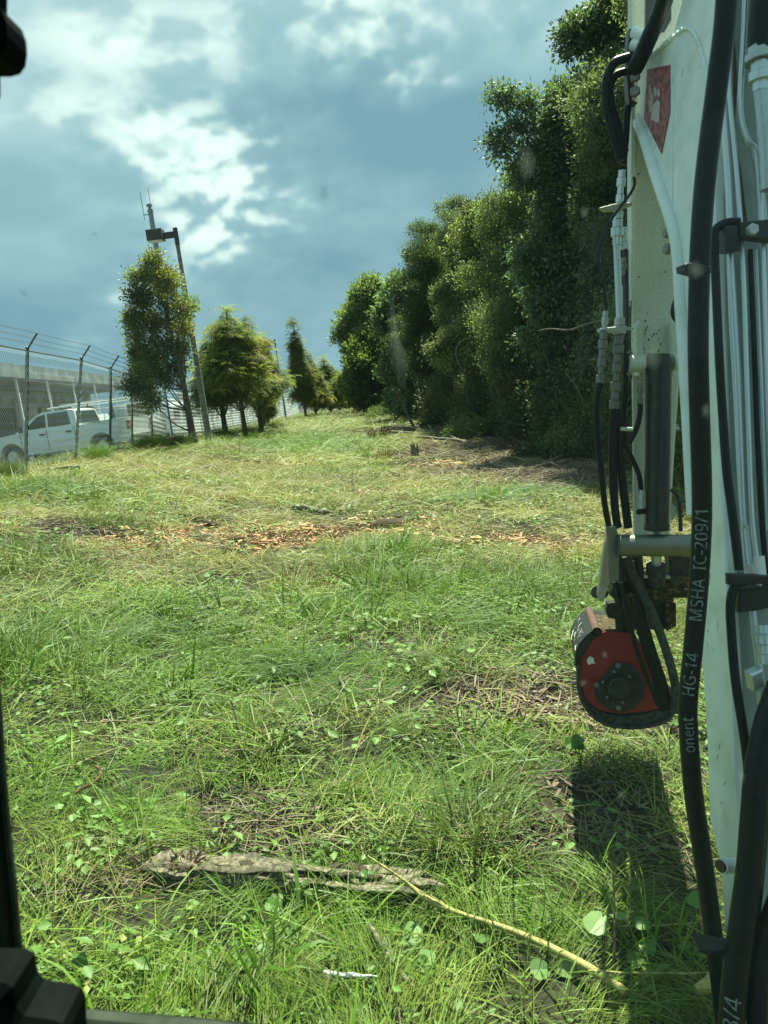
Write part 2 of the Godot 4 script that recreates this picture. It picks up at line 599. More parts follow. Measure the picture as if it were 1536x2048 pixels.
# where the ground shows what: x orange chips, y dark mulch, z fresh green, w bare soil
var chip_spots := [[Vector2(-2.262, -10.251), 1.6, 0.95], [Vector2(-1.049, -10.883), 1.7, 1.0], [Vector2(0.1, -10.711), 1.2, 0.8], [Vector2(1.373, -9.732), 1.0, 0.6], [Vector2(2.396, -9.464), 0.8, 0.5], [Vector2(-3.235, -9.389), 0.6, 0.3], [Vector2(0.228, -14.392), 0.9, 0.5], [Vector2(-2.651, -19.886), 1.2, 1.2], [Vector2(1.156, -18.805), 1.3, 1.2]]
var mulch_spots := [[Vector2(2.258, -18.805), 2.6, 2.6], [Vector2(3.56, -15.403), 1.8, 2.4], [Vector2(3.908, -25.675), 3.6, 5.5], [Vector2(1.96, -22.416), 2.2, 3.0], [Vector2(3.685, -17.997), 2.2, 4.0], [Vector2(1.182, -33.548), 3.0, 5.0], [Vector2(-0.596, -3.447), 0.4, 0.22], [Vector2(-0.286, -3.208), 0.42, 0.18], [Vector2(1.02, -4.486), 0.9, 0.45], [Vector2(0.783, -4.725), 0.8, 0.4], [Vector2(-1.526, -4.311), 0.3, 0.2], [Vector2(-0.178, -3.87), 0.3, 0.15], [Vector2(1.053, -3.503), 0.5, 0.35], [Vector2(1.17, -3.01), 0.35, 0.3], [Vector2(0.431, -3.183), 0.25, 0.15], [Vector2(0.354, -5.588), 0.6, 0.2], [Vector2(-3.819, -10.169), 1.0, 0.6], [Vector2(0.105, -11.192), 0.5, 0.3], [Vector2(-0.744, -3.734), 0.3, 0.12]]
var green_spots := [[Vector2(-0.764, -5.455), 1.1, 0.5], [Vector2(-2.054, -5.932), 0.9, 0.6], [Vector2(0.326, -9.13), 1.3, 0.7], [Vector2(1.253, -7.419), 1.1, 0.7], [Vector2(-0.764, -6.849), 1.6, 0.6], [Vector2(-5.539, -12.122), 1.6, 1.6], [Vector2(0.362, -3.932), 0.5, 0.3], [Vector2(-2.672, -28.369), 3.0, 5.0], [Vector2(-0.794, -18.434), 1.2, 0.8], [Vector2(2.028, -13.235), 1.2, 0.8], [Vector2(-1.112, -3.855), 0.5, 0.4], [Vector2(0.07, -2.938), 0.5, 0.3], [Vector2(-0.121, -2.525), 0.8, 0.2]]


func spot(list: Array, x: float, z: float) -> float:
	var best := 0.0
	for s in list:
		var a: float = (x - s[0].x) / s[1]
		var b: float = (z - s[0].y) / s[2]
		best = maxf(best, exp(-(a * a + b * b)))
	return best


func patch(x: float, z: float) -> Vector4:
	var k := fine.get_noise_2d(x, z)
	var l := lumps.get_noise_2d(x * 1.6, z * 1.6)
	var chips := smoothstep(0.3, 0.75, spot(chip_spots, x, z) + k * 0.3)
	var mulch := smoothstep(0.3, 0.75, spot(mulch_spots, x, z) + k * 0.3 + l * 0.1)
	var green := clampf(spot(green_spots, x, z) * 0.9 + 0.42 + l * 0.75 + k * 0.2 + 0.3 * (1.0 - smoothstep(5, 8.5, -z)) - smoothstep(6.5, 9, -z) * (1.0 - smoothstep(16, 24, -z)) * 0.42, 0, 1) * (1.0 - mulch * 0.8) * (1.0 - chips * 0.7)
	var bare := smoothstep(0.28, 0.62, -l + k * 0.5 + 0.05)
	return Vector4(chips, mulch, green, bare)


func relief(x: float, z: float) -> float:
	var near := clampf(1.0 - absf(z) / 30.0, 0, 1) * clampf(1.0 - absf(x) / 12.0, 0, 1)
	return (fine.get_noise_2d(x, z) * 0.07 + lumps.get_noise_2d(x * 2.5, z * 2.5) * 0.08) * near


func spaced(from: float, to: float, first: float, grow: float) -> PackedFloat32Array:
	var out := PackedFloat32Array([from])
	var step := first
	while absf(out[-1] - from) < absf(to - from):
		out.append(out[-1] + step * signf(to - from))
		step *= grow
	return out


func make_terrain() -> void:
	var xs := spaced(0.0, -500.0, 0.13, 1.035)
	xs.reverse()
	var right := spaced(0.0, 500.0, 0.13, 1.035)
	xs.append_array(right.slice(1))
	var zs := spaced(-1.0, 300.0, 0.15, 1.12)
	zs.reverse()
	zs.append_array(spaced(-1.0, -1200.0, 0.1, 1.024).slice(1))
	var s := Shape.new()
	var nx := xs.size()
	var soil := Color(0.06, 0.048, 0.028)
	for z in zs:
		for x in xs:
			var p := on_ground(x, z)
			p.y += relief(x, z)
			var f := patch(x, z)
			var c := soil.lerp(Color(0.10, 0.12, 0.04), 0.45)
			c = c.lerp(Color(0.05, 0.075, 0.02), f.z * 0.7)
			c = c.lerp(Color(0.32, 0.18, 0.07), f.x * 0.7)
			c = c.lerp(Color(0.07, 0.05, 0.032), f.y * 0.85)
			s.tint = c
			s.vert(p, ground_up(x, z))
	for j in zs.size() - 1:
		for i in nx - 1:
			var a := j * nx + i
			s.t.append_array(PackedInt32Array([a, a + nx, a + nx + 1, a, a + nx + 1, a + 1]))
	# z falls with j: turn the faces upward
	for k in range(0, s.t.size(), 3):
		var h := s.t[k + 1]
		s.t[k + 1] = s.t[k + 2]
		s.t[k + 2] = h
	var up := 0.0
	var e := (s.v[s.t[1]] - s.v[s.t[0]]).cross(s.v[s.t[2]] - s.v[s.t[0]])
	if e.y > 0:
		for k in range(0, s.t.size(), 3):
			var h := s.t[k + 1]
			s.t[k + 1] = s.t[k + 2]
			s.t[k + 2] = h
	setting("ground", s.mesh(), M["ground"])


func box_mesh(size: Vector3, bevel := 0.0) -> ArrayMesh:
	var s := Shape.new()
	s.box(Vector3.ZERO, size, Basis.IDENTITY, bevel)
	return s.mesh()


func make_yard() -> void:
	# the asphalt of the yard behind the fence
	var s := Shape.new()
	for j in 30:
		var z0 := 4.0 - j * 4.0
		var z1 := z0 - 4.0
		s.quad(Vector3(-10.4, ground_height(-11, z0) + 0.03, z0), Vector3(-10.4, ground_height(-11, z1) + 0.03, z1), Vector3(-60, ground_height(-11, z1) + 0.03, z1), Vector3(-60, ground_height(-11, z0) + 0.03, z0))
	setting("yard_pavement", s.mesh(), M["asphalt"])
	# a concrete wheel stop
	var k := Shape.new()
	k.prism(PackedVector2Array([Vector2(-0.11, 0), Vector2(0.11, 0), Vector2(0.08, 0.16), Vector2(-0.08, 0.16)]), Transform3D(Basis.IDENTITY, Vector3(0, 0, -0.9)), 1.8, 0.015)
	for e in [[Vector2(-7.03, -16.2), "pale concrete wheel stop lying at the foot of the fence before the pickup"]]:
		single("wheel_stop", k.mesh(), M["concrete"], e[1], "wheel stop", on_ground(e[0].x, e[0].y), Basis(Vector3.UP, 1.15))
	var b := Shape.new()
	b.lump(Vector3(0, 0.1, 0), Vector3(0.11, 0.08, 0.1), fine, 0.5)
	var at := on_ground(Vector2(-21.763, -44.187).x, Vector2(-21.763, -44.187).y)
	single("blob", b.mesh(), M["red wood"], "rounded orange brown stone in the grass near the first fence post", "blob", at + Vector3(0, 0.12, 0))  # plain orange brown lump of no known kind
	# the long low building
	var p0 := Vector2(-17.287, -25)
	var p1 := Vector2(-19.162, -60)
	var along := Vector3(p1.x - p0.x, 0, p1.y - p0.y)
	var length := along.length()
	along /= length
	var inward := along.cross(Vector3.UP)
	if inward.x > 0:
		inward = -inward
	var turn := Basis(along, Vector3.UP, along.cross(Vector3.UP))
	var y0 := ground_height(-20, -45) + 0.05
	var t := thing("warehouse", "long low pale building with dark open bays behind the pickup", "building", Vector3(p0.x, y0, p0.y), turn)
	var side := signf(turn.z.dot(inward))
	var top := 4.75
	var w := Shape.new()
	w.box(Vector3(length / 2, top / 2, side * 12.0), Vector3(length, top, 18.0))
	part("wall", w.mesh(), M["building wall"], t)
	var f := Shape.new()
	f.box(Vector3(length / 2, top - 0.25, side * 4.4), Vector3(length + 0.6, 0.62, 11.0))
	part("canopy", f.mesh(), M["building fascia"], t)
	var r := Shape.new()
	r.box(Vector3(length / 2, top + 0.16, side * 12.0), Vector3(length + 0.4, 0.1, 18.6))
	part("roof", r.mesh(), M["mast grey"], t)
	var col := box_mesh(Vector3(0.1, top - 0.57, 0.1), 0.01)
	var door := Shape.new()
	door.box(Vector3.ZERO, Vector3(3.2, 2.9, 0.06))
	for i in 8:
		door.box(Vector3(0, -1.3 + i * 0.37, -side * 0.035), Vector3(3.16, 0.3, 0.02))
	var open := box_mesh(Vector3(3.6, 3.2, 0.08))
	for i in 9:
		var x := 1.6 + i * length / 9.0
		part("column", col, M["vehicle white"], t).position = Vector3(x - 1.2, (top - 0.57) / 2, -side * 0.9)
		part("bay_shade", open, M["hollow shade"], t).position = Vector3(x + 1.1, 1.6, side * 2.965)  # slab on the solid wall, coloured as the shade of an open bay
		if i % 3 != 1:
			part("bay_door", door.mesh(), M["bay door"], t).position = Vector3(x + 1.1, 1.75 + 0.3 * (i % 2), side * 2.88)


func chain_panel(width: float, height: float) -> ArrayMesh:
	# zigzag wires woven side by side, three-sided
	var s := Shape.new()
	var pitch := 0.075
	var count := int(width / pitch)
	var steps := int(height / pitch)
	for i in count:
		var x := i * pitch
		var last := Vector3.ZERO
		for j in steps + 1:
			var p := Vector3(x + (pitch * 1.08 if j % 2 == 0 else 0.0), j * height / steps, 0.004 if j % 2 == 0 else -0.004)
			if j > 0:
				var dir := (p - last).normalized()
				var u := dir.cross(Vector3(0, 0, 1)).normalized() * 0.0042
				var w := Vector3(0, 0, 0.0042)
				s.quad(last - u, last + w, p + w, p - u)
				s.quad(last + w, last + u, p + u, p + w)
				s.quad(last + u, last - u, p - u, p + u)
			last = p
	return s.mesh()


func make_fence() -> void:
	# post feet and tops; the first few lean as they stand
	var posts := []
	for e in [[Vector3(-7.726, 2.008, -13.9), Vector3(-7.145, 4.045, -13.9)], [Vector3(-7.765, 1.805, -16.8), Vector3(-7.19, 3.977, -16.8)], [Vector3(-7.787, 1.607, -19.6), Vector3(-7.137, 3.896, -19.6)], [Vector3(-7.928, 1.52, -22.5), Vector3(-7.436, 3.82, -22.5)], [Vector3(-8.245, 1.459, -25.5), Vector3(-7.834, 3.774, -25.5)], [Vector3(-8.449, 1.376, -28.4), Vector3(-8.111, 3.642, -28.4)]]:
		posts.append(e)
	for k in 22:
		var d := 31.3 + k * 2.9
		var foot := on_ground(-8.45 - k * 0.075, -d)
		posts.append([foot, foot + Vector3(0, 2.3, 0)])
	var t := thing("chain_link_fence", "grey chain link fence topped with barbed wire along the yard", "fence", posts[1][0])
	var base: Vector3 = posts[1][0]
	var panel := chain_panel(2.9, 2.25)
	for i in posts.size():
		var a: Vector3 = posts[i][0] - base
		var b: Vector3 = posts[i][1] - base
		a.y = minf(a.y, ground_height(posts[i][0].x, posts[i][0].z) - base.y)
		var up := (b - a).normalized()
		var s := Shape.new()
		s.tube([a - up * 0.2, b], 0.036, 8)
		s.lathe([Vector2(0, 0.036), Vector2(0.05, 0.036), Vector2(0.07, 0.0)], b - up * 0.02, up, 8)
		part("post", s.mesh(), M["galvanised"], t)
		var arm := Shape.new()
		var tip := b + Vector3(0.3, 0.29, 0.05)
		arm.tube([b - up * 0.02, tip], 0.022, 6)
		part("barbed_wire_arm", arm.mesh(), M["galvanised"], t)
		if i + 1 == posts.size():
			break
		var a2: Vector3 = posts[i + 1][0] - base
		var b2: Vector3 = posts[i + 1][1] - base
		var r := Shape.new()
		r.tube([b - up * 0.05, b2 - up * 0.05], 0.021, 6)
		part("top_rail", r.mesh(), M["galvanised"], t)
		var across := (b2 - b) / 2.9
		var rise := (b - a) / 2.3
		var face := part("wire_mesh", panel, M["wire"], t)
		face.transform = Transform3D(Basis(across, rise, across.cross(rise).normalized()), a + across.cross(rise).normalized() * 0.04)
		for k in 3:
			var f := 0.35 + 0.32 * k
			var p := b + Vector3(0.3, 0.29, 0.05) * f
			var q := b2 + Vector3(0.3, 0.29, 0.05) * f
			var wire := Shape.new()
			var m := (p + q) / 2 - Vector3(0, 0.03, 0)
			wire.tube([p, m, q], 0.0035, 4, false)
			var n := int(p.distance_to(q) / 0.13)
			if i < 7:
				for j in n:
					var c := p.lerp(q, (j + 0.5) / n) - Vector3(0, 0.02, 0)
					wire.tube([c - Vector3(0.0, 0.02, 0.012), c + Vector3(0.0, 0.02, 0.012)], [0.004, 0.001], 3, false)
					wire.tube([c - Vector3(0.014, -0.014, 0), c + Vector3(0.014, -0.014, 0)], [0.004, 0.001], 3, false)
			part("barbed_wire", wire.mesh(), M["barbed wire"], t)
	# the fence that closes the far end
	var far := thing("far_fence", "pale grey mesh fence closing the far end of the strip", "fence", on_ground(-11.0, -96.0))
	for i in 6:
		var x := i * 2.9
		var y := ground_height(-11.0 + x, -96.0) - ground_height(-11.0, -96.0)
		var s := Shape.new()
		s.tube([Vector3(x, y, 0), Vector3(x, y + 2.3, 0)], 0.035, 6)
		part("post", s.mesh(), M["galvanised"], far)
		if i < 5:
			var y2 := ground_height(-8.1 + x, -96.0) - ground_height(-11.0, -96.0)
			var face := part("wire_mesh", panel, M["wire"], far)
			face.transform = Transform3D(Basis(Vector3(1, (y2 - y) / 2.9, 0), Vector3.UP, Vector3(0, 0, 1)), Vector3(x, y, 0.04))
			var r := Shape.new()
			r.tube([Vector3(x, y + 2.25, 0), Vector3(x + 2.9, y2 + 2.25, 0)], 0.022, 6)
			part("top_rail", r.mesh(), M["galvanised"], far)


# a vehicle body: a side outline given as (along, up), as wide as the list of (up, half width) says
func hull(outline: Array, widths: Array) -> ArrayMesh:
	var s := Shape.new()
	var half := func(y: float) -> float:
		for i in widths.size() - 1:
			if y <= widths[i + 1].x:
				return remap(clampf(y, widths[i].x, widths[i + 1].x), widths[i].x, widths[i + 1].x, widths[i].y, widths[i + 1].y)
		return widths[-1].y
	var poly := PackedVector2Array(outline)
	var area := 0.0
	for i in poly.size():
		area += poly[i].cross(poly[(i + 1) % poly.size()])
	if area < 0:
		poly.reverse()
	var idx := Geometry2D.triangulate_polygon(poly)
	for k in range(0, idx.size(), 3):
		var a := poly[idx[k]]
		var b := poly[idx[k + 1]]
		var d := poly[idx[k + 2]]
		if (b - a).cross(d - a) < 0:
			var h := b
			b = d
			d = h
		s.tri(Vector3(a.x, a.y, half.call(a.y)), Vector3(b.x, b.y, half.call(b.y)), Vector3(d.x, d.y, half.call(d.y)))
		s.tri(Vector3(a.x, a.y, -half.call(a.y)), Vector3(d.x, d.y, -half.call(d.y)), Vector3(b.x, b.y, -half.call(b.y)))
	for i in poly.size():
		var p := poly[i]
		var q := poly[(i + 1) % poly.size()]
		var u: float = half.call(p.y)
		var w: float = half.call(q.y)
		s.quad(Vector3(p.x, p.y, -u), Vector3(q.x, q.y, -w), Vector3(q.x, q.y, w), Vector3(p.x, p.y, u))
	return s.mesh()


func arch(cx: float, cy: float, r: float, low: float) -> Array:
	var out := []
	var a0 := asin(clampf((low - cy) / r, -1, 1))
	for i in 9:
		var a := PI - a0 - (PI - 2 * a0) * i / 8.0
		out.append(Vector2(cx + cos(a) * r, cy + sin(a) * r))
	return out


func wheel(parent: Node3D, at: Vector3, r: float, out: float) -> void:
	var s := Shape.new()
	var ax := Vector3(0, 0, out)
	s.lathe([Vector2(-0.2, r * 0.6), Vector2(-0.2, r * 0.93), Vector2(-0.15, r), Vector2(-0.04, r), Vector2(0, r * 0.94), Vector2(0, r * 0.68), Vector2(-0.05, r * 0.64)], Vector3.ZERO, ax, 20)
	var o := part("wheel", s.mesh(), M["tyre"], parent)
	o.position = at
	var k := Shape.new()
	k.lathe([Vector2(-0.06, r * 0.66), Vector2(-0.02, r * 0.62), Vector2(-0.05, r * 0.3), Vector2(-0.02, r * 0.22), Vector2(-0.02, 0)], Vector3.ZERO, ax, 12)
	part("rim", k.mesh(), M["zinc"], o)


func flat_panel(called: String, pts: Array, z: Callable, out: float, material: Material, parent: Node3D) -> void:
	var s := Shape.new()
	var poly := PackedVector2Array(pts)
	var idx := Geometry2D.triangulate_polygon(poly)
	for k in range(0, idx.size(), 3):
		var c := []
		for j in 3:
			var p := poly[idx[k + j]]
			c.append(Vector3(p.x, p.y, out * (z.call(p.y) + 0.008)))
		if (c[1] - c[0]).cross(c[2] - c[0]).z * out > 0:
			s.tri(c[0], c[1], c[2])
		else:
			s.tri(c[0], c[2], c[1])
	part(called, s.mesh(), material, parent)


func bar(parent: Node3D, called: String, a: Vector3, b: Vector3, r: float, material: Material, sides := 6) -> MeshInstance3D:
	var s := Shape.new()
	s.tube([a, b], r, sides)
	return part(called, s.mesh(), material, parent)


func block(parent: Node3D, called: String, at: Vector3, size: Vector3, material: Material, bevel := 0.0) -> MeshInstance3D:
	var s := Shape.new()
	s.box(at, size, Basis.IDENTITY, bevel)
	return part(called, s.mesh(), material, parent)


func make_pickup(t: Node3D) -> void:
	var low := [Vector2(0.05, 0.55), Vector2(0.62, 0.5)] + arch(1.2, 0.42, 0.52, 0.46) + [Vector2(1.8, 0.42), Vector2(4.3, 0.42)] + arch(4.95, 0.42, 0.52, 0.46) + [Vector2(5.7, 0.45), Vector2(6.05, 0.5), Vector2(6.14, 0.8), Vector2(6.08, 1.06), Vector2(5.9, 1.17), Vector2(4.7, 1.27), Vector2(0.05, 1.33)]
	var wide := [Vector2(0.4, 0.93), Vector2(0.75, 0.99), Vector2(1.1, 0.98), Vector2(1.35, 0.95)]
	part("body", hull(low, wide), M["vehicle white"], t)
	var cab := [Vector2(2.1, 1.3), Vector2(4.72, 1.25), Vector2(3.8, 1.88), Vector2(3.55, 1.95), Vector2(2.6, 1.96), Vector2(2.22, 1.88)]
	var slope := [Vector2(1.25, 0.93), Vector2(1.95, 0.74)]
	part("cab", hull(cab, slope), M["vehicle white"], t)
	var z := func(y: float) -> float: return remap(y, 1.25, 1.95, 0.93, 0.74)
	for side in [-1, 1]:
		flat_panel("window", [Vector2(3.4, 1.37), Vector2(4.35, 1.35), Vector2(3.76, 1.81), Vector2(3.44, 1.86)], z, side, M["vehicle glass"], t)
		flat_panel("window", [Vector2(2.36, 1.38), Vector2(3.3, 1.37), Vector2(3.34, 1.87), Vector2(2.5, 1.88)], z, side, M["vehicle glass"], t)
		var w := func(y: float) -> float: return 0.985
		flat_panel("door_seam", [Vector2(3.33, 0.55), Vector2(3.35, 0.55), Vector2(3.37, 1.27), Vector2(3.35, 1.27)], w, side, M["black plastic"], t)
		flat_panel("door_seam", [Vector2(4.44, 0.55), Vector2(4.46, 0.55), Vector2(4.5, 1.24), Vector2(4.48, 1.24)], w, side, M["black plastic"], t)
		flat_panel("door_seam", [Vector2(2.2, 0.55), Vector2(2.22, 0.55), Vector2(2.22, 1.29), Vector2(2.2, 1.29)], w, side, M["black plastic"], t)
		for x in [3.55, 2.45]:
			block(t, "door_handle", Vector3(x, 1.12, side * 1.0), Vector3(0.22, 0.06, 0.03), M["black plastic"], 0.008)
		block(t, "mirror", Vector3(4.35, 1.4, side * 1.09), Vector3(0.12, 0.24, 0.2), M["black plastic"], 0.03)
		block(t, "headlight", Vector3(6.03, 0.92, side * 0.78), Vector3(0.16, 0.22, 0.28), M["lamp lens"], 0.02)
		block(t, "tail_light", Vector3(0.06, 1.08, side * 0.88), Vector3(0.12, 0.36, 0.16), M["red lens"], 0.015)
		for x in [1.2, 4.95]:
			wheel(t, Vector3(x, 0.4, side * 0.97), 0.4, side)
		var rocker := Shape.new()
		rocker.box(Vector3(3.05, 0.39, side * 0.9), Vector3(2.5, 0.07, 0.12))
		part("running_board", rocker.mesh(), M["black plastic"], t)
	block(t, "bed_cover", Vector3(1.05, 1.335, 0), Vector3(1.9, 0.02, 1.6), M["black plastic"])
	block(t, "rear_bumper", Vector3(0.0, 0.62, 0), Vector3(0.2, 0.2, 1.8), M["steel"], 0.03)
	block(t, "front_bumper", Vector3(6.12, 0.6, 0), Vector3(0.16, 0.22, 1.84), M["steel"], 0.04)
	block(t, "grille", Vector3(6.1, 0.93, 0), Vector3(0.05, 0.26, 1.2), M["black plastic"], 0.01)
	var ws := Shape.new()
	var dir := Vector3(0.6, 0.87, 0).normalized() * 0.008
	ws.quad(Vector3(4.62, 1.32, 0.84) + dir, Vector3(4.62, 1.32, -0.84) + dir, Vector3(3.86, 1.84, -0.7) + dir, Vector3(3.86, 1.84, 0.7) + dir)
	part("windscreen", ws.mesh(), M["vehicle glass"], t)
	var rs := Shape.new()
	rs.quad(Vector3(2.11, 1.38, -0.8), Vector3(2.11, 1.38, 0.8), Vector3(2.2, 1.84, 0.68), Vector3(2.2, 1.84, -0.68))
	part("rear_window", rs.mesh(), M["vehicle glass"], t)


func make_utility(t: Node3D) -> void:
	var low := [Vector2(0.0, 0.6), Vector2(0.7, 0.55)] + arch(1.3, 0.44, 0.55, 0.5) + [Vector2(1.95, 0.5), Vector2(4.4, 0.45)] + arch(5.1, 0.44, 0.54, 0.5) + [Vector2(5.8, 0.5), Vector2(6.2, 0.55), Vector2(6.25, 0.95), Vector2(6.0, 1.25), Vector2(4.9, 1.35), Vector2(4.4, 1.95), Vector2(4.15, 2.02), Vector2(3.2, 2.0), Vector2(3.0, 1.3), Vector2(0.0, 1.3)]
	part("body", hull(low, [Vector2(0.4, 0.93), Vector2(0.8, 1.0), Vector2(1.3, 0.97), Vector2(2.0, 0.76)]), M["vehicle white"], t)
	for side in [-1, 1]:
		block(t, "tool_box", Vector3(1.4, 1.42, side * 0.82), Vector3(2.8, 0.5, 0.36), M["vehicle white"], 0.015)
		for x in [0.5, 1.4, 2.3]:
			block(t, "locker_door", Vector3(x, 1.42, side * 1.005), Vector3(0.78, 0.42, 0.02), M["vehicle white"], 0.006)
		for x in [0.1, 1.5, 2.9]:
			bar(t, "rack_post", Vector3(x, 1.6, side * 0.86), Vector3(x, 2.5, side * 0.8), 0.035, M["black plastic"])
		bar(t, "rack_rail", Vector3(-0.1, 2.5, side * 0.8), Vector3(5.4, 2.56, side * 0.8), 0.04, M["vehicle white"])
		var z := func(y: float) -> float: return remap(y, 1.3, 2.0, 0.97, 0.76)
		flat_panel("window", [Vector2(3.35, 1.42), Vector2(4.7, 1.42), Vector2(4.3, 1.88), Vector2(3.45, 1.9)], z, side, M["vehicle glass"], t)
		for x in [1.3, 5.1]:
			wheel(t, Vector3(x, 0.42, side * 0.96), 0.42, side)
		block(t, "tail_light", Vector3(0.0, 1.0, side * 0.85), Vector3(0.06, 0.16, 0.16), M["red lens"])
	for k in 4:
		bar(t, "ladder", Vector3(0.0, 2.6, -0.5 + k * 0.13), Vector3(4.9, 2.66, -0.5 + k * 0.13), 0.025, M["zinc"] if k % 2 == 0 else M["bronze"])
	block(t, "reel", Vector3(0.7, 1.95, 0.1), Vector3(0.7, 0.6, 0.9), M["black plastic"], 0.06)
	block(t, "rear_bumper", Vector3(-0.05, 0.6, 0), Vector3(0.18, 0.2, 1.9), M["black plastic"], 0.02)


func make_van(t: Node3D) -> void:
	var low := [Vector2(0.0, 0.5), Vector2(0.8, 0.45)] + arch(1.4, 0.4, 0.46, 0.42) + [Vector2(1.95, 0.4), Vector2(4.4, 0.4)] + arch(5.0, 0.4, 0.46, 0.42) + [Vector2(5.6, 0.42), Vector2(5.95, 0.5), Vector2(6.0, 0.95), Vector2(5.6, 1.2), Vector2(5.0, 1.35), Vector2(4.4, 2.15), Vector2(4.1, 2.28), Vector2(0.15, 2.3), Vector2(0.02, 2.1)]
	part("body", hull(low, [Vector2(0.4, 0.92), Vector2(0.8, 0.99), Vector2(1.3, 0.98), Vector2(2.1, 0.88), Vector2(2.3, 0.8)]), M["vehicle white"], t)
	var z := func(y: float) -> float: return remap(y, 1.3, 2.1, 0.98, 0.88)
	for side in [-1, 1]:
		flat_panel("window", [Vector2(3.9, 1.4), Vector2(4.9, 1.38), Vector2(4.42, 2.02), Vector2(3.95, 2.05)], z, side, M["vehicle glass"], t)
		for x in [1.4, 5.0]:
			wheel(t, Vector3(x, 0.38, side * 0.95), 0.38, side)
		block(t, "tail_light", Vector3(0.01, 1.2, side * 0.86), Vector3(0.05, 0.4, 0.12), M["red lens"])
		block(t, "roof_rack", Vector3(2.2, 2.4, side * 0.6), Vector3(3.6, 0.05, 0.05), M["zinc"])
	for x in [0.8, 2.2, 3.6]:
		block(t, "rack_bar", Vector3(x, 2.36, 0), Vector3(0.05, 0.04, 1.5), M["zinc"])
	var ws := Shape.new()
	var dir := Vector3(0.8, 0.6, 0).normalized() * 0.01
	ws.quad(Vector3(4.98, 1.4, 0.9) + dir, Vector3(4.98, 1.4, -0.9) + dir, Vector3(4.44, 2.1, -0.78) + dir, Vector3(4.44, 2.1, 0.78) + dir)
	part("windscreen", ws.mesh(), M["vehicle glass"], t)
	for side in [-1, 1]:
		var rs := Shape.new()
		rs.quad(Vector3(-0.002, 1.4, side * 0.44 - 0.3), Vector3(-0.002, 1.4, side * 0.44 + 0.3), Vector3(0.008, 2.0, side * 0.44 + 0.28), Vector3(0.008, 2.0, side * 0.44 - 0.28))
		part("rear_window", rs.mesh(), M["vehicle glass"], t)


func park(o: Node3D, rear: Vector2, front: Vector2) -> void:
	var along := Vector3(front.x - rear.x, 0, front.y - rear.y).normalized()
	o.transform = Transform3D(Basis(along, Vector3.UP, along.cross(Vector3.UP)), Vector3(rear.x, ground_height(-11, rear.y) + 0.035, rear.y))


func copy(o: Node3D, label: String) -> Node3D:
	var r := o.duplicate()
	r.name = numbered(String(o.name))
	add_child(r, true)
	r.set_meta("label", label)
	return r


func make_vehicles() -> void:
	var p := thing("pickup_truck", "white crew cab pickup truck parked behind the fence, front wheels at left", "pickup truck")
	make_pickup(p)
	park(p, Vector2(-9.087, -29.6), Vector2(-15.221, -30.6))
	var u := thing("utility_truck", "white service truck with overhead ladder rack, directly beyond the pickup", "service truck", Vector3.ZERO, Basis.IDENTITY, "white service trucks")
	make_utility(u)
	park(u, Vector2(-10.604, -36), Vector2(-17.787, -39))
	park(copy(u, "white service truck with ladder rack, seen behind the trunk of the nearest roadside tree"), Vector2(-12.311, -44), Vector2(-16.184, -47))
	var v := thing("white_van", "white panel van with roof rack parked beyond the concrete lamp pole", "van", Vector3.ZERO, Basis.IDENTITY, "white vans parked behind the fence")
	make_van(v)
	park(v, Vector2(-11.0, -43), Vector2(-17, -45))
	var spots := [[48, "white van seen between the lamp pole and the second tree"], [52.5, "white van right behind the second row tree's trunk"], [57, "white van showing between the second and third tree trunks"], [62, "white van behind the third tree trunk of the row"],
			[67, "white van standing left of the far lamp pole"], [72, "white van just behind the foot of the far lamp pole"], [78, "white van beyond the far lamp pole, under the spire shaped tree"], [85, "most distant white van, near the far fence corner"]]
	for s in spots:
		park(copy(v, s[1]), Vector2(-10.9 - 0.02 * s[0] + 0.4, -s[0]), Vector2(-17 - 0.02 * s[0], -s[0] - 1.6))


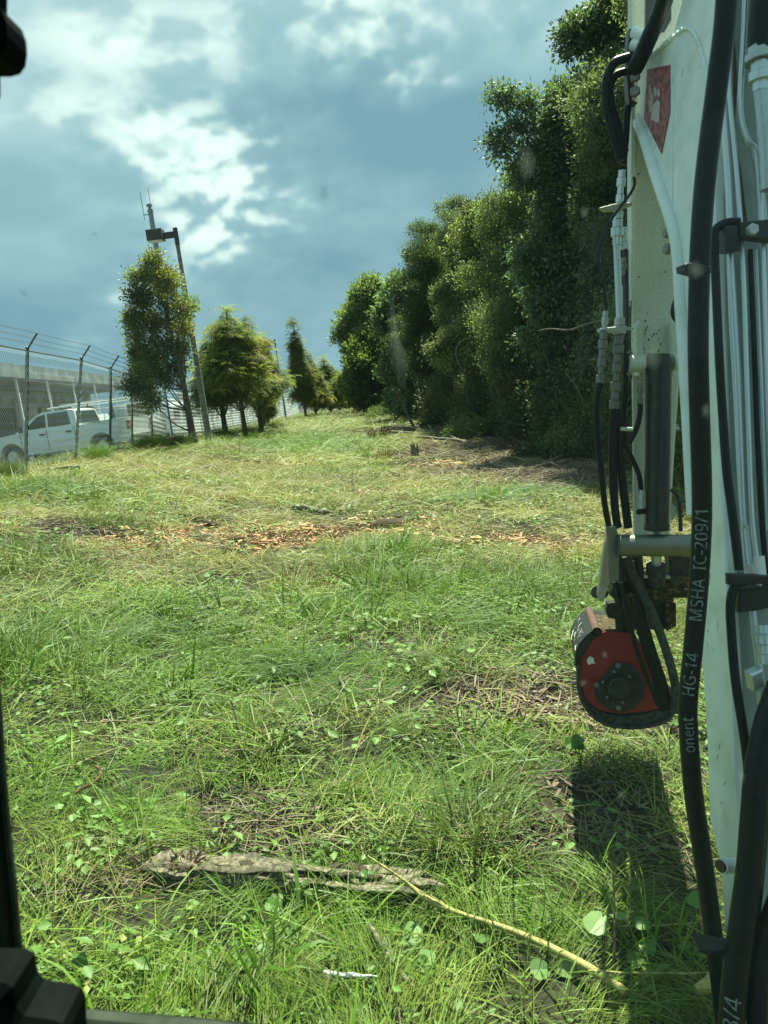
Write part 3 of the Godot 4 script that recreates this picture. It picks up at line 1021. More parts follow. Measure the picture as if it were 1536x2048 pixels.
func make_poles() -> void:
	var k := 0
	for e in [[Vector3(-5.777, 8.224, -26), "concrete lamp pole with brown box lamp beside the nearest roadside tree"], [Vector3(-8.521, 8.083, -68), "distant slim lamp pole with small brown box lamp before the spire tree"]]:
		var top: Vector3 = e[0]
		var foot := on_ground(top.x, top.z)
		var h := top.y - foot.y
		var t := thing("lamp_pole", e[1], "lamp pole", foot)
		var s := Shape.new()
		s.tube([Vector3(0, -0.2, 0), Vector3(0, h - 0.4, 0)], [0.115 - k * 0.02, 0.062], 10)
		part("pole", s.mesh(), M["pole concrete"], t)
		var c := Shape.new()
		c.tube([Vector3(0, h - 0.55, 0), Vector3(0, h, 0)], 0.075, 10)
		part("pole_cap", c.mesh(), M["bronze"], t)
		block(t, "arm", Vector3(-0.24, h - 0.2, 0), Vector3(0.36, 0.2, 0.1), M["bronze"], 0.01)
		var head := Shape.new()
		head.box(Vector3(-0.66, h - 0.16, 0), Vector3(0.5, 0.34, 0.46), Basis.IDENTITY, 0.012)
		var o := part("lamp_head", head.mesh(), M["bronze"], t)
		block(o, "lens", Vector3(-0.66, h - 0.337, 0), Vector3(0.42, 0.016, 0.38), M["lamp lens"])
		k += 1
	# a radio mast
	var top := Vector3(-11.66, 14.067, -46)
	var foot := on_ground(top.x, top.z)
	var h := top.y - foot.y
	var t := thing("radio_mast", "tall grey mast with whip aerials rising behind the nearest roadside tree", "mast", foot)
	var s := Shape.new()
	s.tube([Vector3(0, -0.2, 0), Vector3(0, h, 0)], [0.24, 0.14], 10)
	part("pole", s.mesh(), M["mast grey"], t)
	var c := Shape.new()
	c.lathe([Vector2(0, 0.0), Vector2(0, 0.16), Vector2(0.12, 0.16), Vector2(0.14, 0.09), Vector2(0.3, 0.09), Vector2(0.31, 0.18), Vector2(0.42, 0.16), Vector2(0.43, 0)], Vector3(0, h, 0), Vector3.UP, 10)
	part("mast_head", c.mesh(), M["mast grey"], t)
	bar(t, "bracket", Vector3(0.15, h - 0.12, 0), Vector3(-0.4, h - 0.12, 0), 0.035, M["mast grey"])
	bar(t, "aerial", Vector3(-0.4, h - 0.4, 0), Vector3(-0.4, h + 1.15, 0), 0.018, M["mast grey"])
	bar(t, "aerial", Vector3(0.08, h + 0.3, 0), Vector3(0.08, h + 1.25, 0), 0.014, M["mast grey"])
	bar(t, "aerial", Vector3(-0.42, h - 3.1, 0), Vector3(-0.42, h - 1.7, 0), 0.018, M["mast grey"])
	bar(t, "bracket", Vector3(0.15, h - 3.0, 0), Vector3(-0.45, h - 3.0, 0), 0.03, M["mast grey"])


func leaf_clump(n: int, radius: float, length: float, width: float, seed_: int, droop := 0.0) -> ArrayMesh:
	var r := RandomNumberGenerator.new()
	r.seed = seed_
	var s := Shape.new()
	for i in n:
		var o := Vector3(r.randfn(0, 0.5), r.randfn(0, 0.5), r.randfn(0, 0.5)) * radius
		var dir := (o.normalized() + Vector3(r.randf_range(-1, 1), r.randf_range(-0.6, 0.7) - droop, r.randf_range(-1, 1))).normalized()
		var up := (Vector3.UP + Vector3(r.randf_range(-1, 1), r.randf_range(-0.5, 0.5), r.randf_range(-1, 1)) * 0.8).normalized()
		var k := r.randf_range(0.72, 1.25)
		s.tint = Color(k * r.randf_range(0.9, 1.15), k, k * r.randf_range(0.75, 1.1))
		s.leaf(o, dir, up, length * r.randf_range(0.7, 1.25), width * r.randf_range(0.75, 1.2))
	for i in 3:
		var o := Vector3(r.randfn(0, 0.4), r.randfn(0, 0.4), r.randfn(0, 0.4)) * radius
		s.tint = Color(1.1, 0.8, 0.9)
		s.tube([o, -o * 0.7], 0.006, 3, false)
	return s.mesh()


func needle_spray(seed_: int) -> ArrayMesh:
	# a drooping twig with feathery side sprays
	var r := RandomNumberGenerator.new()
	r.seed = seed_
	var s := Shape.new()
	for k in 3:
		var dir := Vector3(cos(k * 2.1 + r.randf()), r.randf_range(-0.2, 0.35), sin(k * 2.1 + r.randf())).normalized()
		var p := Vector3.ZERO
		for i in 9:
			var q := p + dir * 0.05
			dir = (dir + Vector3(0, -0.1, 0)).normalized()
			var side := dir.cross(Vector3.UP).normalized()
			var f := r.randf_range(0.7, 1.25)
			s.tint = Color(f * r.randf_range(0.92, 1.2), f, f * 0.9)
			for g in [-1, 1]:
				s.leaf(p, (side * g + dir * 0.7 + Vector3(0, r.randf_range(-0.35, 0.25), 0)).normalized(), Vector3.UP, r.randf_range(0.09, 0.16), 0.028, 0.1)
			p = q
	return s.mesh()


func crown(parent: Node3D, blobs: Array, count: int, m: Mesh, material: Material, base: Color, second: Color, size: float, shell := 0.42) -> void:
	var total := 0.0
	var sums := []
	for b in blobs:
		total += b[1].x * b[1].y + b[1].x * b[1].z
		sums.append(total)
	var where := []
	var tints := PackedColorArray()
	var mood := []
	for b in blobs:
		mood.append(Vector2(rng.randf(), rng.randf_range(0.6, 1.4)))
	for i in count:
		var pick := rng.randf() * total
		var k := 0
		while sums[k] < pick:
			k += 1
		var dir := Vector3(rng.randfn(), rng.randfn(), rng.randfn()).normalized()
		var rad := pow(rng.randf(), shell) * (1.0 + 0.3 * fine.get_noise_3dv((blobs[k][0] + dir) * 1.3 + parent.position))
		var p: Vector3 = blobs[k][0] + dir * blobs[k][1] * rad
		var turn := Basis.from_euler(Vector3(rng.randf_range(-0.5, 0.5), rng.randf() * TAU, rng.randf_range(-0.5, 0.5)))
		where.append(Transform3D(turn * Basis.from_scale(Vector3.ONE * size * rng.randf_range(0.75, 1.25)), p))
		var c: Color = base.lerp(second, clampf(mood[k].x * 0.7 + rng.randf_range(-0.2, 0.4), 0, 1)) * (mood[k].y * rng.randf_range(0.85, 1.15))
		tints.append(Color(c.r, c.g, c.b))
	scatter("crown", m, material, where, tints, parent)


func trunk(parent: Node3D, h: float, r: float, lean: Vector3, blobs: Array, material: Material, limbs := true) -> void:
	var s := Shape.new()
	var pts := []
	var rad := []
	for i in 9:
		var f := i / 8.0
		pts.append(Vector3(0, h * f - 0.15, 0) + lean * f * f + Vector3(sin(f * 7.0 + h), 0, cos(f * 5.0 + h * 2.0)) * 0.06 * f * r * 8.0)
		rad.append(r * (1.0 - 0.85 * f) * (1.35 if i == 0 else 1.0))
	s.tube(pts, rad, 9)
	if limbs:
		for b in blobs:
			var c: Vector3 = b[0]
			var f := clampf((c.y - b[1].y * 0.6 - 0.3) / h, 0.12, 0.92)
			var a: Vector3 = pts[int(f * 8)]
			var mid := (a + c) / 2 + Vector3(0, -0.12 * a.distance_to(c), 0)
			s.tube(smooth([a, mid, c], 4), [r * 0.26, r * 0.24, r * 0.2, r * 0.17, r * 0.14, r * 0.12, r * 0.1, r * 0.07, r * 0.03], 5, false)
	part("trunk", s.mesh(), material, parent)


func make_row_trees() -> void:
	var leaf := leaf_clump(18, 0.22, 0.11, 0.055, 31)
	var sprays := [needle_spray(3), needle_spray(7)]
	# the nearest one, an open oval crown on a slanting stem
	var top := Vector3(-6.022, 6.977, -24)
	var foot := on_ground(Vector2(-5.801, -24).x, top.z)
	var h := top.y - foot.y
	var t := thing("roadside_tree", "nearest roadside tree with dense dark oval crown left of the lamp pole", "tree", foot, Basis.IDENTITY, "young trees planted along the fence")
	var lean := Vector3(top.x - foot.x, 0, 0)
	var blobs := []
	for e in [Vector3(-6.778, 5.967, -24), Vector3(-7, 5.719, -24), Vector3(-6.611, 5.647, -24), Vector3(-6.425, 5.384, -24), Vector3(-7.206, 5.501, -24), Vector3(-6.777, 5.281, -24), Vector3(-7.353, 4.943, -24), Vector3(-7.039, 4.84, -24), Vector3(-6.586, 4.796, -24), Vector3(-6.192, 4.766, -24), Vector3(-6.003, 4.545, -24), Vector3(-7.473, 4.323, -24), Vector3(-7.123, 4.323, -24), Vector3(-6.73, 4.248, -24), Vector3(-6.353, 4.174, -24), Vector3(-5.962, 4.025, -24), Vector3(-7.543, 3.802, -24), Vector3(-7.089, 3.727, -24), Vector3(-6.56, 3.577, -24), Vector3(-6.15, 3.502, -24), Vector3(-7.611, 3.352, -24), Vector3(-7.311, 3.202, -24), Vector3(-6.851, 3.202, -24), Vector3(-7.73, 2.795, -24), Vector3(-7.397, 2.674, -24), Vector3(-7.071, 2.749, -24), Vector3(-6.743, 2.492, -24), Vector3(-7.52, 2.34, -24), Vector3(-7.19, 2.142, -24), Vector3(-6.922, 1.913, -24), Vector3(-6.465, 2.901, -24)]:
		var p: Vector3 = machine * e - foot
		blobs.append([p + Vector3(0, 0, rng.randf_range(-0.9, 0.9)), Vector3(1, 0.75, 1) * rng.randf_range(0.26, 0.42)])
	trunk(t, h * 0.92, 0.13, lean, blobs, M["bark"])
	crown(t, blobs, 1050, leaf, M["foliage"], Color(0.14, 0.235, 0.065), Color(0.28, 0.27, 0.07), 0.95)
	# the feathery ones: top pixel, depth, crown radius, foot, words
	var list := [[Vector3(-5.267, 6.326, -30), 1.5, 0.4, "second roadside tree, a feathery cypress right of the lamp pole"], [Vector3(-5.44, 6.389, -35), 1.45, 0.36, "third roadside tree, a yellow green cypress in the middle of the near row"], [Vector3(-6.231, 5.789, -41), 0.95, 0.38, "fourth roadside tree, a drooping cypress ending the near row"],
			[Vector3(-7.409, 4.221, -50), 0.6, 0.3, "low pale cypress sapling behind the fourth roadside tree"],
			[Vector3(-5.937, 9.004, -60), 1.15, 0.24, "tall spire shaped cypress right of the far lamp pole"], [Vector3(-5.497, 6.558, -64), 1.3, 0.24, "dark conical cypress just right of the tall spire tree"], [Vector3(-4.527, 6.331, -68), 1.6, 0.24, "broad cypress with browning tips in the far group"], [Vector3(-4.207, 5.43, -76), 1.4, 0.24, "small yellowish cypress in the right half of the far group"], [Vector3(-3.625, 4.751, -84), 1.5, 0.2, "most distant low cypress at the right end of the far group"], [Vector3(-6.228, 5.354, -31), 0.85, 0.42, "slender young cypress squeezed between the lamp pole and the second tree"]]
	var i := 0
	for e in list:
		var top2: Vector3 = e[0]
		var f2 := on_ground(top2.x, top2.z)
		var h2 := top2.y - f2.y
		var c := thing("cypress_tree", e[3], "tree", f2, Basis.IDENTITY, "young trees planted along the fence")
		var bl := []
		var layers := 16
		for k in layers:
			var f := (k + 0.5) / layers
			var y := h2 * lerpf(e[2], 0.97, f)
			var reach: float = e[1] * pow(1.0 - f, 0.55 if i < 4 else 0.75) * (0.85 + 0.3 * rng.randf())
			if i == 4:
				reach *= 0.75 if f < 0.45 else 0.5
			for b in (3 if f < 0.75 else 1):
				var a := rng.randf() * TAU
				var d := reach * 0.6 if f < 0.75 else 0.0
				bl.append([Vector3(cos(a) * d, y - 0.1, sin(a) * d), Vector3(reach * 0.52 + 0.12, 0.3 + h2 * 0.02, reach * 0.52 + 0.12)])
		trunk(c, h2 * 0.95, 0.11 + 0.02 * (i % 2), Vector3.ZERO, bl, M["bark"])
		crown(c, bl, 1250 if i < 4 else 1000, sprays[i % 2], M["needles"], Color(0.19, 0.30, 0.08) if i != 4 and i != 5 else Color(0.13, 0.22, 0.08), Color(0.32, 0.3, 0.09), 0.95 + (0.45 if i > 3 else 0.0), 0.55)
		i += 1


func make_wood() -> void:
	var fine_leaf := leaf_clump(24, 0.26, 0.085, 0.04, 41)
	var broad_leaf := leaf_clump(18, 0.27, 0.13, 0.075, 43)
	var far_leaf := leaf_clump(18, 0.34, 0.17, 0.1, 47)
	# top, crown radius, kind (0 fine, 1 broad, 2 far), clumps, words
	var list := [
		[Vector3(6.797, 11.29, -16.5), 1.35, 0, 4600, "very tall dark tree rising behind the excavator arm"],
		[Vector3(6.706, 10.789, -19), 1.1, 1, 3600, "tall broadleaf tree standing just left of the excavator arm"],
		[Vector3(5.642, 9.398, -21.5), 1.05, 1, 3400, "broadleaf tree with a loose leafy bough reaching left into the sky"],
		[Vector3(5.211, 8.26, -25), 1.3, 0, 3400, "rounded dark tree left of the tree with the loose bough"],
		[Vector3(4.606, 8.498, -29), 1.35, 1, 3000, "glossy leaved tree right of the pointed tree"],
		[Vector3(3.947, 9.428, -32), 1.1, 0, 2900, "pointed narrow tree standing highest in the middle of the wood edge"],
		[Vector3(3.075, 9.539, -36), 1.3, 0, 2700, "pale green bushy tree left of the pointed tree"],
		[Vector3(2.093, 8.467, -43), 1.5, 2, 2400, "spreading dark tree in the wood edge behind the leaning pole"],
		[Vector3(0.252, 10.287, -56), 1.15, 2, 1700, "ragged tree with loose top near the far end of the wood"],
		[Vector3(-1.263, 9.577, -63), 1.15, 2, 1700, "last tree at the left end of the wood edge"],
		[Vector3(-0.299, 6.581, -54), 1.35, 2, 1900, "low rounded light green tree before the ragged tree"],
		[Vector3(9.361, 13.007, -20), 2.6, 2, 2600, "tall tree deep in the wood behind the boom"],
		[Vector3(9.181, 11.411, -26), 2.0, 2, 2300, "dark tree deep in the wood behind the hydraulic fittings"],
		[Vector3(8.828, 10.846, -30), 2.2, 2, 2200, "dark tree deep in the wood right of the loose bough"],
		[Vector3(8.32, 10.049, -34), 2.3, 2, 2200, "dark tree deep in the wood above the bare slanting trunk"],
		[Vector3(7.34, 9.872, -40), 2.5, 2, 2000, "tree deep in the wood between the glossy tree and the rounded tree"],
		[Vector3(6.008, 10.254, -46), 2.5, 2, 2000, "tree deep in the wood behind the pointed tree"],
		[Vector3(4.604, 9.71, -52), 2.6, 2, 1800, "tree deep in the wood behind the pale bushy tree"],
		[Vector3(2.359, 8.534, -62), 2.8, 2, 1800, "tree deep in the wood behind the spreading dark tree"],
		[Vector3(-4.304, 5.716, -100), 3.0, 2, 900, "bright green tree beyond the far fence"],
		[Vector3(-1.493, 6.293, -108), 3.4, 2, 900, "bluish tree beyond the far fence, beside the wood"],
	]
	var i := 0
	for e in list:
		var top: Vector3 = e[0]
		var foot := on_ground(top.x, top.z)
		var h := top.y - foot.y
		var t := thing("woodland_tree", e[4], "tree", foot, Basis.IDENTITY, "trees of the wood on the right")
		var blobs := []
		var wide: float = e[1] * 1.25
		# big boughs first, then sprays of leaves over each of them
		var lobes := []
		var low := 0.12 if e[2] == 2 else 0.2
		for k in 9:
			var a := rng.randf() * TAU
			var f := lerpf(low + 0.1, 0.8, (k + rng.randf()) / 9.0)
			var size := wide * rng.randf_range(0.42, 0.8) * (1.1 - 0.35 * f)
			lobes.append([Vector3(cos(a), 0, sin(a)) * wide * rng.randf_range(0.25, 0.85) * (1.15 - 0.5 * f) + Vector3(0, h * f, 0), size])
		lobes.append([Vector3(0, h - wide * 0.36, 0), wide * 0.42])
		lobes.append([Vector3(rng.randf_range(-0.4, 0.4) * wide, h - wide * 0.9, rng.randf_range(-0.4, 0.4) * wide), wide * 0.6])
		for l in lobes:
			for k in int(5 + 5 * l[1]):
				var dir := Vector3(rng.randfn(), rng.randfn() * 0.8 + 0.25, rng.randfn()).normalized()
				var r: float = rng.randf_range(0.22, 0.46) * (0.7 + 0.35 * l[1])
				blobs.append([l[0] + dir * Vector3(1, 0.75, 1) * l[1] * rng.randf_range(0.6, 1.05), Vector3(r * 1.15, r * 0.62, r * 1.15)])
		# thinner leafage between the boughs
		for k in 26:
			var f := rng.randf_range(low, 0.88)
			var a := rng.randf() * TAU
			var d := wide * rng.randf_range(0.3, 0.95) * (1.15 - 0.6 * f)
			var r := rng.randf_range(0.4, 0.75) * (0.6 + 0.35 * wide)
			blobs.append([Vector3(cos(a) * d, h * f, sin(a) * d), Vector3(r, r * 0.9, r)])
		var many := blobs.size()
		if i == 2:
			for p in [Vector3(4.157, 9.512, -21.5), Vector3(3.693, 9.696, -21.5), Vector3(3.167, 9.758, -21.5), Vector3(2.904, 9.819, -21.5), Vector3(3.446, 9.081, -21.5), Vector3(3.063, 8.584, -21.5), Vector3(2.861, 8.771, -21.5), Vector3(3.792, 8.46, -21.5), Vector3(3.473, 8.021, -21.5), Vector3(4.494, 9.204, -21.5), Vector3(3.841, 9.081, -21.5)]:
				blobs.append([machine * p - foot, Vector3.ONE * rng.randf_range(0.2, 0.36)])
		if i == 8:
			for p in [Vector3(-1.165, 9.656, -56), Vector3(-1.873, 9.142, -56), Vector3(-1.523, 8.455, -56), Vector3(-2.77, 7.419, -56), Vector3(-2.239, 7.073, -56), Vector3(-3.134, 6.378, -56)]:
				blobs.append([machine * p - foot, Vector3.ONE * rng.randf_range(0.45, 0.7)])
		trunk(t, h * 0.93, 0.16 + 0.02 * (i % 3), Vector3(rng.randf_range(-0.4, 0.4), 0, rng.randf_range(-0.4, 0.4)), blobs.slice(0, 30) if i != 2 else blobs.slice(many), M["bark"])
		var dark := Color(0.14, 0.205, 0.1)
		var light := Color(0.23, 0.315, 0.15)
		if i == 6 or i == 10:
			dark = Color(0.10, 0.155, 0.045)
			light = Color(0.18, 0.24, 0.075)
		if i == 19:
			dark = Color(0.10, 0.16, 0.04)
			light = Color(0.16, 0.22, 0.06)
		var cast: Color = [Color(1, 1, 1), Color(0.85, 0.95, 1.05), Color(1.2, 1.05, 0.8), Color(0.8, 0.85, 0.9), Color(1.1, 1.12, 1.0)][i * 3 % 5]
		dark = dark * cast
		light = light * cast
		crown(t, blobs, int(e[3] * 1.45), [fine_leaf, broad_leaf, far_leaf][e[2]], M["foliage"], dark, light, [0.95, 0.9, 1.25][e[2]], 0.5)
		i += 1
	# the tangle under the wood's edge
	var edge := [Vector2(5.739, -11), Vector2(5.405, -13), Vector2(5.313, -15.5), Vector2(5.009, -18.5), Vector2(4.659, -22), Vector2(3.979, -26), Vector2(3.215, -30), Vector2(2.442, -36), Vector2(1.399, -44), Vector2(0.803, -52), Vector2(0.064, -62), Vector2(-0.493, -74)]
	var where := []
	var tints := PackedColorArray()
	for k in edge.size() - 1:
		var a: Vector2 = edge[k]
		var b: Vector2 = edge[k + 1]
		var n := 950
		for j in n:
			var q := a.lerp(b, rng.randf())
			var into := pow(rng.randf(), 1.6) * 4.5
			var x := q.x + into * 0.9 + lumps.get_noise_2d(q.x, q.y * 1.5) * 1.2
			var z := q.y - into * 0.45
			var y := ground_height(x, z) + pow(rng.randf(), 1.3) * (0.5 + into * 1.3 + 1.3 * (0.5 + lumps.get_noise_2d(x * 3.0, z * 3.0)))
			var m := 0.8 + 0.02 * -z
			where.append(Transform3D(Basis.from_euler(Vector3(rng.randf_range(-0.4, 0.4), rng.randf() * TAU, 0)) * Basis.from_scale(Vector3.ONE * m * rng.randf_range(0.8, 1.3)), Vector3(x, y, z)))
			var c: Color = Color(0.095, 0.15, 0.055).lerp(Color(0.17, 0.22, 0.085), rng.randf() * 0.7) if rng.randf() > 0.12 else Color(0.13, 0.1, 0.05)
			tints.append(c)
	var tangle := scatter("undergrowth", fine_leaf, M["foliage"], where, tints, self)
	tag(tangle, "dark leafy tangle filling the foot of the wood", "undergrowth")
	# bare stems and boughs
	var stems := [
		["dead_tree", [Vector3(4.438, 0.068, -23.5), Vector3(4.43, 0.909, -23.5), Vector3(4.43, 1.514, -23.5), Vector3(4.348, 1.9, -23.5)], [0.13, 0.09, 0.085, 0.07], "bark", "bare forked trunk standing at the wood edge above the brush pile", "dead tree"],
		["leaning_pole", [Vector3(1.397, 0.48, -33), Vector3(1.163, 1.1, -33.4), Vector3(0.972, 1.768, -33.8), Vector3(0.849, 2.328, -34)], [0.07, 0.06, 0.05, 0.045], "bark", "thin dark trunk leaning left at the wood edge behind the stump", "trunk"],
		["bare_branch", [Vector3(5.29, 2.978, -16.8), Vector3(4.836, 2.982, -16.9), Vector3(4.422, 2.896, -17), Vector3(4.017, 2.978, -17.1), Vector3(3.764, 2.976, -17.2)], [0.035, 0.03, 0.024, 0.018, 0.006], "pale bark", "long grey bare branch reaching left from behind the hydraulic fittings", "branch"],
		["bare_branch", [Vector3(3.496, 4.873, -27), Vector3(3.618, 4.168, -26.8), Vector3(3.87, 3.926, -26.7), Vector3(3.945, 3.641, -26.6)], [0.03, 0.03, 0.022, 0.01], "pale bark", "crooked pale bare branch high in the wood edge", "branch"],
		["bare_branch", [Vector3(3.704, 3.636, -27), Vector3(3.141, 3.517, -26.7), Vector3(2.888, 3.247, -26.7), Vector3(2.933, 2.735, -26.7), Vector3(3.193, 2.448, -26.7)], [0.03, 0.028, 0.02, 0.018, 0.006], "pale bark", "hooked pale bare branch above the leafy sprig in the wood edge", "branch"],
		["bare_branch", [Vector3(4.465, 2.011, -18), Vector3(4.668, 1.698, -18), Vector3(4.809, 1.334, -18), Vector3(4.836, 0.983, -18)], [0.012, 0.014, 0.012, 0.006], "pale bark", "thin twig hanging down left of the arm hoses", "branch"],
	]
	for k in 13:
		var q: Vector2 = edge[2 + k % 7].lerp(edge[3 + k % 7], rng.randf())
		var foot := on_ground(q.x + rng.randf_range(-0.3, 0.5), q.y)
		var tall := rng.randf_range(1.8, 4.2)
		var tip := foot + Vector3(rng.randf_range(-0.7, 0.4), tall, rng.randf_range(-0.3, 0.3))
		var mid: Vector3 = (foot + tip) / 2 + Vector3(rng.randf_range(-0.25, 0.25), 0, rng.randf_range(-0.2, 0.2))
		var s := Shape.new()
		s.off = foot
		s.tube(smooth([foot, mid, tip], 5), radii([rng.randf_range(0.025, 0.05), 0.025, 0.008], 5), 6)
		var fork: Vector3 = mid.lerp(tip, 0.4)
		s.tube([mid.lerp(tip, 0.15), fork + Vector3(rng.randf_range(-0.7, 0.3), rng.randf_range(0.2, 0.7), 0.2)], [0.018, 0.005], 5)
		single("bare_sapling", s.mesh(), M["pale bark"], "thin bare sapling stem showing pale at the dark edge of the wood", "sapling", foot, Basis.IDENTITY, "bare saplings at the edge of the wood")
	for e in stems:
		var s := Shape.new()
		s.off = e[1][0]
		s.tube(smooth(e[1], 4), radii(e[2], 4), 7)
		single(e[0], s.mesh(), M[e[3]], e[4], e[5], e[1][0])


func radii(list: Array, steps: int) -> Array:
	var out := []
	for i in list.size() - 1:
		for s in steps:
			out.append(lerpf(list[i], list[i + 1], float(s) / steps))
	out.append(list[-1])
	return out


func hose(parent: Node3D, called: String, pts: Array, r: Variant, material: Material, sides := 10) -> MeshInstance3D:
	var s := Shape.new()
	s.tube(smooth(pts, 7), r, sides)
	return part(called, s.mesh(), material, parent)


# a plate cut to an outline that faces the cab; z is the near face
func plate(parent: Node3D, called: String, outline: Array, z: float, depth: float, material: Material, bevel := 0.0, into := Vector3(0, 0, -1)) -> MeshInstance3D:
	var s := Shape.new()
	var e3 := -into.normalized()
	s.prism(PackedVector2Array(outline), Transform3D(Basis(Vector3.RIGHT, Vector3.UP, e3), Vector3(0, 0, -z) - e3 * depth), depth, bevel)
	return part(called, s.mesh(), material, parent)


# a stack of hex nuts and collars along a line
func fitting(parent: Node3D, a: Vector3, b: Vector3, r: float, material: Material, steps := 5) -> void:
	var s := Shape.new()
	var dir := (b - a)
	var n := dir.length()
	var prof := [Vector2(0, 0)]
	for i in steps:
		var k: float = r * [1.0, 1.28, 0.9, 1.15, 0.82, 1.3][i % 6]
		prof.append(Vector2(n * i / steps, k))
		prof.append(Vector2(n * (i + 0.86) / steps, k))
		prof.append(Vector2(n * (i + 0.9) / steps, k * 0.9))
	prof.append(Vector2(n, 0))
	s.lathe(prof, a, dir, 8)
	part("hose_fitting", s.mesh(), material, parent)


func bolt(parent: Node3D, at: Vector3, axis: Vector3, r: float, material: Material) -> void:
	var s := Shape.new()
	s.lathe([Vector2(0, r), Vector2(r * 0.7, r), Vector2(r * 0.85, r * 0.8), Vector2(r * 0.85, 0)], at, axis, 6)
	part("bolt", s.mesh(), material, parent)


# lettering wrapped along a hose
func lettering(words: String, path: Array, from: float, r: float, size: float, parent: Node3D) -> void:
	var t := TextMesh.new()
	var font := SystemFont.new()
	font.font_names = PackedStringArray(["Droid Sans"])
	t.font = font
	t.text = words
	t.font_size = 64
	t.pixel_size = size / 64.0
	t.depth = 0.0006
	t.curve_step = 4
	t.horizontal_alignment = HORIZONTAL_ALIGNMENT_LEFT
	var a := t.get_mesh_arrays()
	var flat: PackedVector3Array = a[Mesh.ARRAY_VERTEX]
	var index: PackedInt32Array = a[Mesh.ARRAY_INDEX]
	# cut the flat letters fine enough to follow the hose
	var v := PackedVector3Array()
	for i in index:
		v.append(flat[i])
	for pass_ in 3:
		var finer := PackedVector3Array()
		for i in range(0, v.size(), 3):
			var p := v[i]
			var q := v[i + 1]
			var w := v[i + 2]
			if maxf(absf(p.y - q.y), maxf(absf(q.y - w.y), absf(w.y - p.y))) < 0.006:
				finer.append_array(PackedVector3Array([p, q, w]))
				continue
			var pq := (p + q) / 2
			var qw := (q + w) / 2
			var wp := (w + p) / 2
			finer.append_array(PackedVector3Array([p, pq, wp, pq, q, qw, wp, qw, w, pq, qw, wp]))
		v = finer
	var n := PackedVector3Array()
	n.resize(v.size())
	for i in v.size():
		var s := from + v[i].x
		var k := 0
		while k < path.size() - 2 and s > path[k].distance_to(path[k + 1]):
			s -= path[k].distance_to(path[k + 1])
			k += 1
		var dir: Vector3 = (path[k + 1] - path[k]).normalized()
		var p: Vector3 = path[k] + dir * s
		var toward := (Vector3(0, 2, 0) - p).normalized()
		toward = (toward - dir * toward.dot(dir)).normalized()
		var up := toward.cross(dir)
		var ang := v[i].y / r
		n[i] = toward * cos(ang) + up * sin(ang)
		v[i] = p + n[i] * (r + 0.0012 + v[i].z)
	var arrays := []
	arrays.resize(Mesh.ARRAY_MAX)
	arrays[Mesh.ARRAY_VERTEX] = v
	arrays[Mesh.ARRAY_NORMAL] = n
	var m := ArrayMesh.new()
	m.add_surface_from_arrays(Mesh.PRIMITIVE_TRIANGLES, arrays)
	part("lettering", m, M["print"], parent)


func group_part(called: String, parent: Node3D) -> Node3D:
	var o := Node3D.new()
	o.name = called
	parent.add_child(o, true)
	return o


